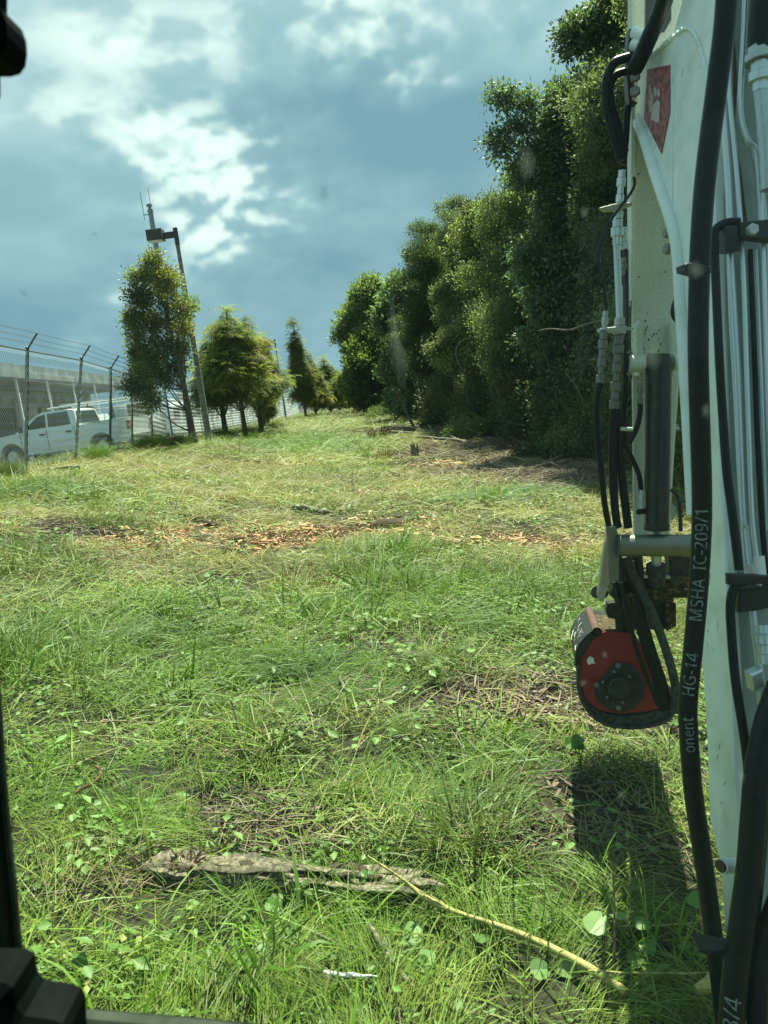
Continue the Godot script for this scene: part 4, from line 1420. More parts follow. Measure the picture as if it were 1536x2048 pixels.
func make_excavator() -> void:
	var t := thing("excavator", "white excavator seen from its cab, boom with black hoses and a hanging arm", "excavator", Vector3.ZERO, machine)
	make_cab(t)
	# the boom: a box section that bends forward at the top
	var boom := Shape.new()
	var side := Transform3D(Basis(Vector3(0, 0, -1), Vector3.UP, Vector3.RIGHT), Vector3(1.0, 0, 0))
	boom.prism(PackedVector2Array([Vector2(2.523, 3.748), Vector2(2.476, 3.164), Vector2(2.447, 2.592), Vector2(2.381, 2.245), Vector2(2.265, 1.727), Vector2(2.154, 1.345), Vector2(2.028, 0.862), Vector2(1.94, 0.475), Vector2(1.809, -0.181), Vector2(1.886, -0.275), Vector2(2.033, 0.401), Vector2(2.108, 0.63), Vector2(2.2, 0.721), Vector2(2.244, 0.92), Vector2(2.305, 1.125), Vector2(2.387, 1.359), Vector2(2.458, 1.623), Vector2(2.48, 1.685), Vector2(2.549, 1.926), Vector2(2.615, 2.139), Vector2(2.674, 2.325), Vector2(2.726, 2.497), Vector2(2.799, 2.61), Vector2(2.977, 2.808), Vector2(3.164, 3.02), Vector2(3.301, 3.121), Vector2(3.363, 3.194), Vector2(3.38, 3.306), Vector2(3.336, 3.355), Vector2(3.101, 3.278), Vector2(2.871, 3.251), Vector2(2.804, 3.318), Vector2(2.861, 3.982)]), side, 0.27, 0.006)
	var bo := part("boom", boom.mesh(), M["boom paint"], t)
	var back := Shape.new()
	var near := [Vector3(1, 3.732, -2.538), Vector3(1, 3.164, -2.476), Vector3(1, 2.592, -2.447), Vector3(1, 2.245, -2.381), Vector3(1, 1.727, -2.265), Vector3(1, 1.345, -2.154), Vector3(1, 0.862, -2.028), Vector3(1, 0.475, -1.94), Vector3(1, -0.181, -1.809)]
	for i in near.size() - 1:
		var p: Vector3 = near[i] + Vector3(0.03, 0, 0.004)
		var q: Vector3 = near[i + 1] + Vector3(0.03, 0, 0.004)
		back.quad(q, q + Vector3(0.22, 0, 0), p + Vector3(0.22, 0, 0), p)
	part("back_shade", back.mesh(), M["shade and scratch grey"], bo)  # thin sheet that puts the near face's shade into its colour
	var edge := Shape.new()
	edge.tube(smooth([Vector3(0.992, 3.095, -3.247), Vector3(0.992, 3.008, -3.138), Vector3(0.992, 2.798, -2.953), Vector3(0.992, 2.602, -2.776), Vector3(0.992, 2.484, -2.699), Vector3(0.992, 2.321, -2.648), Vector3(0.992, 2.138, -2.59), Vector3(0.992, 1.926, -2.525), Vector3(0.992, 1.688, -2.456), Vector3(0.992, 1.626, -2.435)], 5), 0.021, 8)
	part("flange", edge.mesh(), M["boom paint"], bo)
	var bead := Shape.new()
	var arcs := smooth([Vector3(0.998, 3.261, -3.077), Vector3(0.998, 3.237, -2.945), Vector3(0.998, 3.224, -2.839), Vector3(0.998, 3.206, -2.748), Vector3(0.998, 3.159, -2.675), Vector3(0.998, 3.099, -2.622), Vector3(0.998, 3.021, -2.568), Vector3(0.998, 2.948, -2.528), Vector3(0.998, 2.872, -2.495)], 8)
	for i in arcs.size():
		arcs[i] += Vector3(0, sin(i * 1.9) * 0.0025, cos(i * 1.9) * 0.0025)
	bead.tube(arcs, 0.0075, 6)
	part("weld_bead", bead.mesh(), M["boom paint"], bo)
	var decal := Shape.new()
	decal.prism(PackedVector2Array([Vector2(3.127, 3.227), Vector2(2.884, 3.147), Vector2(2.859, 2.983), Vector2(2.924, 2.865), Vector2(3.141, 3.058)]), Transform3D(Basis(Vector3(0, 0, -1), Vector3.UP, Vector3.RIGHT), Vector3(0.9965, 0, 0)), 0.003)
	var de := part("decal", decal.mesh(), M["decal red"], bo)
	var marks := Shape.new()
	for m in [[Vector2(3.094, 3.157), Vector2(3.072, 3.156), Vector2(3.053, 3.1), Vector2(3.07, 3.102)], [Vector2(3.064, 3.104), Vector2(3.039, 3.116), Vector2(3.038, 3.07), Vector2(3.06, 3.073)], [Vector2(3.035, 3.125), Vector2(3.014, 3.124), Vector2(2.999, 3.091), Vector2(3.02, 3.091)], [Vector2(3.092, 3.107), Vector2(3.063, 3.093), Vector2(3.052, 3.054), Vector2(3.068, 3.056)], [Vector2(3.048, 3.067), Vector2(2.985, 3.069), Vector2(2.962, 3.05), Vector2(2.962, 2.981), Vector2(3.001, 3), Vector2(3.053, 3.026)], [Vector2(2.996, 3.107), Vector2(2.975, 3.102), Vector2(2.966, 3.075), Vector2(2.987, 3.078)]]:
		marks.prism(PackedVector2Array(m), Transform3D(Basis(Vector3(0, 0, -1), Vector3.UP, Vector3.RIGHT), Vector3(0.994, 0, 0)), 0.0024)
	part("scuffed_print", marks.mesh(), M["faded print"], de)
	var seam := Shape.new()
	seam.tube([Vector3(0.999, 3.212, -2.84), Vector3(0.999, 2.948, -2.828), Vector3(0.999, 2.795, -2.809), Vector3(0.999, 2.625, -2.789)], 0.003, 5)
	part("seam", seam.mesh(), M["boom paint"], bo)
	# scratches and scuffs along the plate
	var scratch := Shape.new()
	for k in 30:
		var p: Vector3 = Vector3(0.999, 2.375, -2.571).lerp(Vector3(0.999, 0.669, -2.11), rng.randf()) if k % 5 else Vector3(0.999, 3.01, -3.068).lerp(Vector3(0.999, 3.021, -2.533), rng.randf())
		p += Vector3(0, rng.randf_range(-0.12, 0.12), rng.randf_range(-0.03, 0.05))
		scratch.tube([p, p + Vector3(0, rng.randf_range(0.005, 0.03), rng.randf_range(-0.012, 0.012))], rng.randf_range(0.0004, 0.001), 4)
	part("scratches", scratch.mesh(), M["shade and scratch grey"], bo).set_meta("kind", "stuff")
	# bolts beside the flange
	for b in [Vector3(0.99, 2.564, -2.783), Vector3(0.99, 2.509, -2.775)]:
		bolt(bo, b, Vector3(-1, 0, 0.2), 0.02, M["worn steel"])
	# the bracket at the front end of the boom, with its pins and thick hoses
	plate(t, "hose_bracket", [Vector2(0.921, 3.368), Vector2(0.977, 3.368), Vector2(0.973, 3.272), Vector2(0.938, 3.212), Vector2(0.947, 3.182), Vector2(0.956, 3.152), Vector2(0.941, 3.119), Vector2(0.966, 3.108), Vector2(0.932, 3.104), Vector2(0.916, 3.241)], 3.12, 0.05, M["black paint"], 0.004)
	for e in [[Vector3(0.933, 3.347, -3.1), Vector3(0.97, 3.305, -3.05)], [Vector3(0.931, 3.302, -3.1), Vector3(0.972, 3.271, -3.05)]]:
		bar(t, "pin", e[0], e[1], 0.022, M["boom paint"], 12)
	for b in [Vector3(0.932, 3.174, -3.06), Vector3(0.934, 3.122, -3.06)]:
		bolt(t, b, Vector3(-0.3, 0, 1), 0.02, M["worn steel"])
	hose(t, "hydraulic_hose", [Vector3(0.927, 3.2, -3.06), Vector3(0.932, 3.223, -3), Vector3(0.953, 3.289, -2.95), Vector3(0.967, 3.344, -2.9), Vector3(0.979, 3.433, -2.85)], 0.03, M["hose"])
	hose(t, "hydraulic_hose", [Vector3(0.926, 3.261, -3.1), Vector3(0.885, 3.25, -3.1), Vector3(0.857, 3.233, -3.1), Vector3(0.836, 3.17, -3.1), Vector3(0.844, 3.074, -3.1), Vector3(0.874, 2.982, -3.1), Vector3(0.905, 2.892, -3.1)], 0.017, M["hose"])
	hose(t, "hydraulic_hose", [Vector3(0.94, 3.227, -3.14), Vector3(0.898, 3.22, -3.14), Vector3(0.874, 3.203, -3.14), Vector3(0.861, 3.16, -3.14), Vector3(0.867, 3.112, -3.14), Vector3(0.887, 3.056, -3.14), Vector3(0.931, 2.934, -3.14)], 0.015, M["hose"])
	hose(t, "hydraulic_hose", [Vector3(0.943, 3.122, -3.16), Vector3(0.938, 3.077, -3.16), Vector3(0.937, 3.023, -3.16), Vector3(0.935, 2.964, -3.16), Vector3(0.931, 2.894, -3.16)], 0.014, M["hose"])
	# the arm
	var s := Shape.new()
	var e3 := Vector3(-0.315, -0.03, 0.95).normalized()
	s.prism(PackedVector2Array([Vector2(0.945, 4.05), Vector2(0.991, 3.102), Vector2(1.012, 2.537), Vector2(1.022, 2.232), Vector2(1.041, 1.913), Vector2(1.062, 1.527), Vector2(1.077, 1.349), Vector2(1.228, 1.349), Vector2(1.226, 1.527), Vector2(1.226, 1.694), Vector2(1.228, 1.913), Vector2(1.23, 2.073), Vector2(1.232, 2.395), Vector2(1.264, 2.786), Vector2(1.188, 4.05)]), Transform3D(Basis(Vector3.RIGHT, Vector3.UP, e3), Vector3(0, 0, -3.25) - e3 * 0.3), 0.3, 0.006)
	var arm := part("arm", s.mesh(), M["white paint"], t)
	plate(arm, "lip", [Vector2(0.923, 4.018), Vector2(0.934, 4.018), Vector2(0.981, 3.091), Vector2(0.991, 2.812), Vector2(1.007, 2.388), Vector2(1.001, 2.388), Vector2(0.977, 2.812), Vector2(0.967, 3.091)], 3.2, 0.05, M["white paint"], 0.003)
	plate(arm, "recess_shade", [Vector2(0.997, 4.044), Vector2(1.091, 4.044), Vector2(1.117, 3.451), Vector2(1.095, 3.412), Vector2(1.038, 3.397), Vector2(1.021, 3.415)], 3.24, 0.012, M["hollow shade"])  # flat dark plate, its colour stands for the shade within the arm
	plate(arm, "lug", [Vector2(1.026, 2.294), Vector2(1.037, 2.308), Vector2(1.05, 2.294), Vector2(1.059, 2.19), Vector2(1.068, 2.134), Vector2(1.062, 2.086), Vector2(1.042, 2.086), Vector2(1.031, 2.19)], 3.2, 0.06, M["white paint"], 0.006)
	plate(arm, "lug", [Vector2(1.164, 2.294), Vector2(1.175, 2.308), Vector2(1.186, 2.294), Vector2(1.191, 2.21), Vector2(1.196, 2.12), Vector2(1.194, 2.086), Vector2(1.177, 2.086), Vector2(1.17, 2.15), Vector2(1.17, 2.21)], 3.2, 0.06, M["white paint"], 0.006)
	plate(arm, "side_bracket", [Vector2(0.986, 2.457), Vector2(1.008, 2.461), Vector2(1.012, 2.369), Vector2(0.996, 2.369)], 3.24, 0.06, M["white paint"], 0.004)
	for e in [[Vector3(0.98, 2.132, -3.14), Vector3(1.042, 2.132, -3.14)], [Vector3(1.158, 2.138, -3.14), Vector3(1.198, 2.138, -3.14)]]:
		bar(arm, "pin_boss", e[0], e[1], 0.033, M["white paint"], 14)
	for b in [Vector3(0.971, 2.171, -3.1), Vector3(0.975, 2.087, -3.1)]:
		bolt(arm, b, Vector3(0, 1, 0.2), 0.012, M["worn steel"])
	var specks := Shape.new()
	for k in 90:
		var low := rng.randf() < 0.75
		var p: Vector3 = Vector3(0.983, 2.961, -3.2) + (Vector3(1.149, 2.961, -3.2) - Vector3(0.983, 2.961, -3.2)) * rng.randf()
		p.y = lerpf(Vector3(1.081, 2.29, -3.2).y, Vector3(1.092, 2.07, -3.2).y, rng.randf()) if low else lerpf(Vector3(1.042, 3.035, -3.2).y, Vector3(1.117, 1.573, -3.2).y, rng.randf())
		p.z = -3.2485
		var r := rng.randf_range(0.001, 0.0035) * (1.4 if low else 1.0)
		for n in 6:
			var a0 := TAU * n / 6.0
			var a1 := TAU * (n + 1) / 6.0
			specks.tri(p, p + Vector3(cos(a0) * r, sin(a0) * r * 1.5, 0), p + Vector3(cos(a1) * r, sin(a1) * r * 1.5, 0))
	part("oil_specks", specks.mesh(), M["oil specks"], arm).set_meta("kind", "stuff")
	# dark patches on the right flank of the arm
	bar(arm, "grease_hose", Vector3(1.158, 2.549, -3.18), Vector3(1.169, 2.464, -3.18), 0.011, M["black plastic"])
	hose(arm, "grease_hose", [Vector3(1.157, 2.489, -3.05), Vector3(1.148, 2.445, -3.05), Vector3(1.133, 2.374, -3.05), Vector3(1.124, 2.323, -3.05), Vector3(1.141, 2.295, -3.05)], 0.018, M["hose"])
	# the bucket cylinder on the arm
	var c := Shape.new()
	c.tube([Vector3(1.095, 2.17, -3.12), Vector3(1.094, 2.146, -3.12), Vector3(1.114, 1.479, -3.1), Vector3(1.115, 1.466, -3.1)], [0.044, 0.051, 0.048, 0.045], 22)
	var cy := part("cylinder", c.mesh(), M["cylinder black"], t)
	bar(cy, "gland", Vector3(1.114, 1.485, -3.1), Vector3(1.115, 1.464, -3.1), 0.0505, M["black paint"], 20)
	bar(cy, "rod", Vector3(1.121, 1.48, -3.12), Vector3(1.147, 1.221, -3.16), 0.021, M["zinc"], 14)
	bar(cy, "rod_end", Vector3(1.135, 1.307, -3.14), Vector3(1.144, 1.227, -3.16), 0.04, M["dusty hose"], 14)
	# lines down the left flank of the arm
	var lines := group_part("arm_lines", t)
	fitting(lines, Vector3(0.922, 2.868, -3.14), Vector3(0.915, 2.685, -3.14), 0.014, M["zinc"], 6)
	fitting(lines, Vector3(0.913, 2.685, -3.14), Vector3(0.915, 2.587, -3.14), 0.021, M["zinc"], 3)
	fitting(lines, Vector3(0.942, 2.661, -3.16), Vector3(0.947, 2.576, -3.16), 0.015, M["zinc"], 3)
	fitting(lines, Vector3(0.949, 2.547, -3.16), Vector3(0.95, 2.476, -3.16), 0.011, M["worn steel"], 3)
	bar(lines, "steel_line", Vector3(0.913, 2.595, -3.14), Vector3(0.938, 2.304, -3.14), 0.0135, M["zinc"], 10)
	bar(lines, "steel_line", Vector3(0.899, 2.627, -3.13), Vector3(0.922, 2.457, -3.13), 0.006, M["zinc"])
	bar(lines, "steel_line", Vector3(0.961, 2.579, -3.18), Vector3(0.981, 2.209, -3.18), 0.012, M["black plastic"])
	fitting(lines, Vector3(0.935, 2.311, -3.13), Vector3(0.936, 2.245, -3.13), 0.022, M["steel"], 2)
	fitting(lines, Vector3(0.936, 2.241, -3.13), Vector3(0.931, 1.949, -3.13), 0.019, M["worn steel"], 8)
	fitting(lines, Vector3(0.869, 2.334, -3.1), Vector3(0.867, 2.258, -3.1), 0.011, M["steel"], 3)
	fitting(lines, Vector3(0.865, 2.254, -3.1), Vector3(0.86, 2.052, -3.1), 0.0155, M["worn steel"], 6)
	plate(lines, "clamp_plate", [Vector2(0.851, 2.269), Vector2(0.941, 2.277), Vector2(0.973, 2.271), Vector2(0.973, 2.262), Vector2(0.93, 2.254), Vector2(0.851, 2.256)], 3.1, 0.05, M["steel"], 0.002)
	plate(lines, "clamp_plate", [Vector2(0.83, 2.722), Vector2(0.881, 2.735), Vector2(0.954, 2.742), Vector2(0.955, 2.73), Vector2(0.894, 2.713), Vector2(0.851, 2.711)], 3.1, 0.03, M["tan paint"], 0.002)
	bar(lines, "clip", Vector3(0.947, 1.874, -3.1), Vector3(0.996, 1.872, -3.1), 0.009, M["zinc"])
	hose(lines, "cable", [Vector3(0.949, 2.828, -3.08), Vector3(0.954, 2.805, -3.08), Vector3(0.941, 2.77, -3.08), Vector3(0.888, 2.699, -3.08), Vector3(0.849, 2.633, -3.08), Vector3(0.829, 2.567, -3.08), Vector3(0.831, 2.505, -3.08), Vector3(0.85, 2.44, -3.08), Vector3(0.868, 2.336, -3.08)], 0.0055, M["hose"], 6)
	hose(lines, "hydraulic_hose", [Vector3(0.859, 2.056, -3.1), Vector3(0.849, 1.967, -3.1), Vector3(0.861, 1.813, -3.1), Vector3(0.878, 1.709, -3.1), Vector3(0.898, 1.572, -3.1), Vector3(0.923, 1.462, -3.1)], 0.0125, M["hose"])
	hose(lines, "hydraulic_hose", [Vector3(0.92, 1.953, -3.1), Vector3(0.92, 1.813, -3.1), Vector3(0.929, 1.656, -3.1), Vector3(0.945, 1.524, -3.1), Vector3(0.957, 1.473, -3.1)], 0.0165, M["hose"])
	hose(lines, "hydraulic_hose", [Vector3(0.936, 1.949, -3.12), Vector3(0.947, 1.889, -3.12), Vector3(0.956, 1.76, -3.12), Vector3(0.982, 1.6, -3.12), Vector3(1.005, 1.469, -3.12)], 0.0175, M["hose"])
	hose(lines, "hydraulic_hose", [Vector3(0.967, 2.224, -3.14), Vector3(0.973, 2.07, -3.14), Vector3(0.972, 1.916, -3.14), Vector3(0.98, 1.821, -3.14), Vector3(1.01, 1.758, -3.14), Vector3(1.044, 1.688, -3.14), Vector3(1.057, 1.62, -3.14)], 0.0105, M["hose"])
	hose(lines, "hydraulic_hose", [Vector3(1.022, 1.979, -3.1), Vector3(1.024, 1.939, -3.1), Vector3(1.013, 1.876, -3.1), Vector3(0.986, 1.817, -3.1)], 0.0105, M["hose"])
	fitting(lines, Vector3(1.014, 2.055, -3.08), Vector3(1.016, 1.973, -3.08), 0.0105, M["worn steel"], 4)
	fitting(lines, Vector3(1.044, 1.627, -3.1), Vector3(1.046, 1.549, -3.1), 0.009, M["zinc"], 4)
	bar(lines, "port", Vector3(1.036, 1.537, -3.1), Vector3(1.071, 1.538, -3.12), 0.012, M["black plastic"])
	hose(lines, "hydraulic_hose", [Vector3(1.203, 1.617, -3.2), Vector3(1.232, 1.588, -3.2), Vector3(1.246, 1.53, -3.2), Vector3(1.253, 1.441, -3.2)], 0.0085, M["dusty hose"])
	plate(lines, "guard", [Vector2(1.218, 1.553), Vector2(1.236, 1.54), Vector2(1.232, 1.493), Vector2(1.224, 1.484)], 3.22, 0.02, M["white paint"])
	# the linkage at the arm's foot
	var link := group_part("linkage", t)
	bar(link, "cross_tube", Vector3(0.95, 1.402, -3.08), Vector3(1.33, 1.402, -3.08), 0.045, M["worn steel"], 22)
	plate(link, "side_plate", [Vector2(0.906, 1.48), Vector2(0.945, 1.482), Vector2(0.958, 1.414), Vector2(0.967, 1.251), Vector2(0.933, 1.247), Vector2(0.917, 1.383)], 3.08, 0.03, M["worn steel"], 0.004)
	plate(link, "side_plate", [Vector2(0.927, 1.465), Vector2(0.945, 1.245), Vector2(0.922, 1.155), Vector2(0.905, 1.153), Vector2(0.896, 1.181), Vector2(0.916, 1.404)], 3.13, 0.03, M["tan paint"], 0.003)
	bar(link, "pin_boss", Vector3(0.901, 1.179, -3.18), Vector3(0.943, 1.168, -3.22), 0.026, M["black paint"], 10)
	plate(link, "inner_plate", [Vector2(0.985, 1.345), Vector2(1.084, 1.341), Vector2(1.1, 1.238), Vector2(1.011, 1.151), Vector2(0.966, 1.162), Vector2(0.963, 1.227), Vector2(0.99, 1.238)], 3.16, 0.05, M["black paint"], 0.003)
	plate(link, "inner_plate", [Vector2(1.21, 1.333), Vector2(1.342, 1.333), Vector2(1.351, 1.185), Vector2(1.221, 1.217)], 3.2, 0.06, M["black paint"], 0.003)
	plate(link, "shelf", [Vector2(1.083, 1.266), Vector2(1.199, 1.26), Vector2(1.199, 1.247), Vector2(1.086, 1.249)], 3.14, 0.08, M["steel"], 0.002)
	plate(link, "crossmember", [Vector2(0.973, 1.238), Vector2(1.331, 1.247), Vector2(1.336, 1.16), Vector2(1.22, 1.158), Vector2(1.125, 1.149), Vector2(1.045, 1.156), Vector2(0.982, 1.147)], 3.16, 0.12, M["caked dirt"], 0.008)
	var clods := Shape.new()
	for p in [Vector3(1.12, 1.193, -3.15), Vector3(1.165, 1.219, -3.15), Vector3(1.223, 1.23, -3.15), Vector3(1.196, 1.184, -3.15), Vector3(1.089, 1.171, -3.15), Vector3(1.04, 1.176, -3.15), Vector3(1.262, 1.197, -3.15), Vector3(1.142, 1.163, -3.15)]:
		clods.lump(p, Vector3(0.03, 0.012, 0.014) * rng.randf_range(0.7, 1.3), fine, 0.5, 5, 8)
	part("dirt_crust", clods.mesh(), M["caked dirt"], link)
	make_boom_lines(t)


func make_boom_lines(t: Node3D) -> void:
	var g := group_part("boom_lines", t)
	# the big hose with its print
	var path := smooth([Vector3(0.876, 0.923, -2.05), Vector3(0.859, 1.058, -2.05), Vector3(0.851, 1.161, -2.05), Vector3(0.856, 1.321, -2.05), Vector3(0.86, 1.492, -2.05), Vector3(0.859, 1.644, -2.05), Vector3(0.851, 1.78, -2.05), Vector3(0.835, 1.953, -2.05), Vector3(0.821, 2.122, -2.05), Vector3(0.813, 2.299, -2.05), Vector3(0.811, 2.435, -2.05), Vector3(0.815, 2.58, -2.05), Vector3(0.829, 2.769, -2.05), Vector3(0.839, 2.918, -2.05), Vector3(0.838, 3.053, -2.05)], 7)
	var low := smooth([Vector3(1.057, -0.117, -2.05), Vector3(1.023, 0.123, -2.05), Vector3(0.998, 0.273, -2.05), Vector3(0.956, 0.501, -2.05), Vector3(0.917, 0.707, -2.05), Vector3(0.892, 0.831, -2.05), Vector3(0.876, 0.923, -2.05)], 7)
	var all := low + path.slice(1)
	var s := Shape.new()
	s.tube(all, 0.0262, 20)
	var big := part("hydraulic_hose", s.mesh(), M["hose"], g)
	var at := func(y: float) -> float:
		var sum := 0.0
		for i in all.size() - 1:
			if all[i].y >= y:
				break
			sum += all[i].distance_to(all[i + 1])
		return sum
	lettering("HG-14", all, at.call(Vector3(0.853, 1.173, -2.05).y), 0.0262, 0.045, big)
	lettering("MSHA", all, at.call(Vector3(0.841, 1.384, -2.05).y), 0.0262, 0.045, big)
	lettering("IC-209/1", all, at.call(Vector3(0.833, 1.525, -2.05).y), 0.0262, 0.045, big)
	lettering("onent", all, at.call(Vector3(0.863, 1.013, -2.05).y), 0.0262, 0.04, big)
	plate(g, "tie", [Vector2(0.761, 2.334), Vector2(0.77, 2.339), Vector2(0.827, 2.329), Vector2(0.833, 2.313), Vector2(0.803, 2.309), Vector2(0.764, 2.319)], 2.02, 0.06, M["black plastic"], 0.003)
	# steel lines up the back of the boom
	hose(g, "steel_line", [Vector3(0.992, 2.859, -2.4), Vector3(0.998, 2.771, -2.39), Vector3(1.012, 2.608, -2.373), Vector3(1.025, 2.375, -2.349), Vector3(1.038, 2.061, -2.29), Vector3(1.036, 1.678, -2.194), Vector3(1.045, 1.622, -2.18), Vector3(1.051, 1.496, -2.149), Vector3(1.051, 1.386, -2.122), Vector3(1.063, 1.223, -2.081)], 0.0105, M["zinc"])
	hose(g, "steel_line", [Vector3(1.007, 3.215, -2.417), Vector3(1.008, 3.087, -2.403), Vector3(0.999, 2.899, -2.384), Vector3(1.026, 2.641, -2.357), Vector3(1.05, 2.372, -2.329), Vector3(1.054, 1.992, -2.253), Vector3(1.051, 1.681, -2.175), Vector3(1.059, 1.542, -2.14), Vector3(1.064, 1.433, -2.113)], 0.0072, M["zinc"])
	hose(g, "steel_line", [Vector3(1.041, 3.215, -2.417), Vector3(1.039, 3.042, -2.399), Vector3(1.033, 2.83, -2.377), Vector3(1.054, 2.74, -2.367), Vector3(1.086, 2.679, -2.361), Vector3(1.109, 2.372, -2.329), Vector3(1.112, 1.985, -2.251), Vector3(1.109, 1.542, -2.14)], 0.0085, M["zinc"])
	hose(g, "steel_line", [Vector3(1.023, 3.101, -2.458), Vector3(1.039, 2.929, -2.44), Vector3(1.036, 2.785, -2.425), Vector3(1.06, 2.64, -2.41), Vector3(1.081, 2.494, -2.395)], 0.006, M["rust"])
	hose(g, "steel_line", [Vector3(1.089, 2.723, -2.405), Vector3(1.117, 2.607, -2.393), Vector3(1.132, 2.491, -2.381), Vector3(1.147, 2.139, -2.329)], 0.008, M["steel"])
	hose(g, "steel_line", [Vector3(1.019, 2.416, -2.363), Vector3(1.029, 2.227, -2.341), Vector3(1.032, 1.992, -2.282), Vector3(1.033, 1.733, -2.218), Vector3(1.04, 1.536, -2.169), Vector3(1.046, 1.453, -2.148)], 0.0055, M["zinc"])
	hose(g, "steel_line", [Vector3(1.098, 2.431, -2.365), Vector3(1.11, 2.227, -2.341), Vector3(1.107, 1.963, -2.275), Vector3(1.102, 1.62, -2.19)], 0.007, M["zinc"])
	hose(g, "hydraulic_hose", [Vector3(1.079, 2.429, -2.355), Vector3(1.09, 2.137, -2.309), Vector3(1.087, 1.848, -2.237), Vector3(1.091, 1.566, -2.166), Vector3(1.109, 1.427, -2.132)], 0.008, M["hose"])
	# hoses between them
	hose(g, "hydraulic_hose", [Vector3(1.027, 2.501, -2.322), Vector3(0.989, 2.498, -2.322), Vector3(0.958, 2.476, -2.32), Vector3(0.957, 2.422, -2.314), Vector3(0.96, 2.369, -2.309), Vector3(0.969, 2.06, -2.25), Vector3(0.975, 1.809, -2.187), Vector3(0.984, 1.697, -2.159), Vector3(0.999, 1.519, -2.115)], 0.0125, M["hose"])
	hose(g, "hydraulic_hose", [Vector3(1.011, 1.496, -2.089), Vector3(0.977, 1.48, -2.085), Vector3(0.962, 1.436, -2.074), Vector3(0.961, 1.362, -2.056), Vector3(0.966, 1.233, -2.023), Vector3(0.98, 1.113, -1.993), Vector3(0.989, 1.022, -1.971), Vector3(0.992, 0.92, -1.945)], 0.0125, M["hose"])
	var rear := smooth([Vector3(0.876, 0.23, -1.714), Vector3(0.891, 0.405, -1.757), Vector3(0.906, 0.512, -1.784), Vector3(0.93, 0.643, -1.817), Vector3(0.955, 0.777, -1.85), Vector3(0.971, 0.899, -1.88), Vector3(0.988, 1.024, -1.911), Vector3(1.017, 1.137, -1.939), Vector3(1.059, 1.238, -1.965)], 7)
	var thick := Shape.new()
	thick.tube(rear, 0.033, 18)
	var rh := part("hydraulic_hose", thick.mesh(), M["hose"], g)
	hose(g, "hydraulic_hose", [Vector3(1.051, 1.086, -1.957), Vector3(1.008, 0.934, -1.919), Vector3(0.989, 0.809, -1.888), Vector3(0.97, 0.686, -1.857), Vector3(0.949, 0.576, -1.83), Vector3(0.922, 0.455, -1.8), Vector3(0.903, 0.312, -1.764)], 0.026, M["hose"], 12)
	hose(g, "hydraulic_hose", [Vector3(1.033, 0.716, -1.835), Vector3(0.997, 0.631, -1.814), Vector3(0.975, 0.547, -1.793), Vector3(0.963, 0.464, -1.772), Vector3(0.954, 0.323, -1.737)], 0.027, M["hose"], 12)
	hose(g, "hydraulic_hose", [Vector3(1.084, 3.27, -2.372), Vector3(1.07, 3.134, -2.358), Vector3(1.063, 3.025, -2.347), Vector3(1.063, 2.97, -2.341)], 0.034, M["hose"], 12)
	fitting(g, Vector3(1.058, 2.976, -2.342), Vector3(1.061, 2.935, -2.337), 0.032, M["steel"], 2)
	fitting(g, Vector3(1.062, 2.935, -2.337), Vector3(1.067, 2.852, -2.329), 0.026, M["zinc"], 3)
	hose(g, "steel_line", [Vector3(1.067, 2.855, -2.329), Vector3(1.075, 2.792, -2.323), Vector3(1.086, 2.695, -2.312), Vector3(1.094, 2.584, -2.301)], 0.022, M["steel"], 14)
	# clamps
	plate(g, "clamp", [Vector2(0.976, 2.485), Vector2(1.016, 2.487), Vector2(1.024, 2.418), Vector2(0.984, 2.416)], 2.297, 0.06, M["black plastic"], 0.004)
	plate(g, "clamp", [Vector2(1.015, 2.494), Vector2(1.128, 2.505), Vector2(1.133, 2.442), Vector2(1.021, 2.453)], 2.289, 0.05, M["black plastic"], 0.004)
	bolt(g, Vector3(1.025, 2.461, -2.238), Vector3(0, 0, 1), 0.017, M["steel"])
	plate(g, "clamp", [Vector2(0.947, 1.518), Vector2(1.092, 1.512), Vector2(1.094, 1.49), Vector2(0.95, 1.487)], 2.070, 0.02, M["black plastic"], 0.003)
	plate(g, "clamp", [Vector2(0.989, 1.469), Vector2(1.039, 1.474), Vector2(1.103, 1.474), Vector2(1.107, 1.423), Vector2(1.043, 1.408), Vector2(0.991, 1.403)], 2.085, 0.07, M["black plastic"], 0.005)
	bar(g, "sleeve", Vector3(1.046, 1.561, -2.105), Vector3(1.049, 1.51, -2.092), 0.015, M["chipped white"], 12)
	bar(g, "sleeve", Vector3(1.034, 1.531, -2.138), Vector3(1.039, 1.501, -2.13), 0.0135, M["chipped white"], 12)
	fitting(g, Vector3(1.045, 1.379, -2.05), Vector3(1.048, 1.273, -2.023), 0.019, M["zinc"], 4)
	plate(g, "fitting_block", [Vector2(0.997, 1.252), Vector2(1.032, 1.269), Vector2(1.044, 1.218), Vector2(1.008, 1.203)], 2.004, 0.04, M["zinc"], 0.005)
	bar(g, "fitting_block", Vector3(1.03, 1.205, -2.006), Vector3(1.032, 1.166, -1.997), 0.011, M["zinc"], 10)
	bar(g, "stub", Vector3(0.92, 0.737, -1.93), Vector3(0.978, 0.72, -1.956), 0.0205, M["boom paint"], 16)
	bar(g, "stub_cap", Vector3(0.913, 0.736, -1.927), Vector3(0.92, 0.737, -1.93), 0.017, M["rust"], 12)
	plate(g, "tie", [Vector2(0.823, 0.578), Vector2(0.918, 0.564), Vector2(0.921, 0.549), Vector2(0.826, 0.561)], 1.817, 0.06, M["black plastic"], 0.003)
	lettering("3/4", rear, Vector3(0.876, 0.23, -1.714).distance_to(Vector3(0.892, 0.405, -1.757)), 0.033, 0.055, rh)


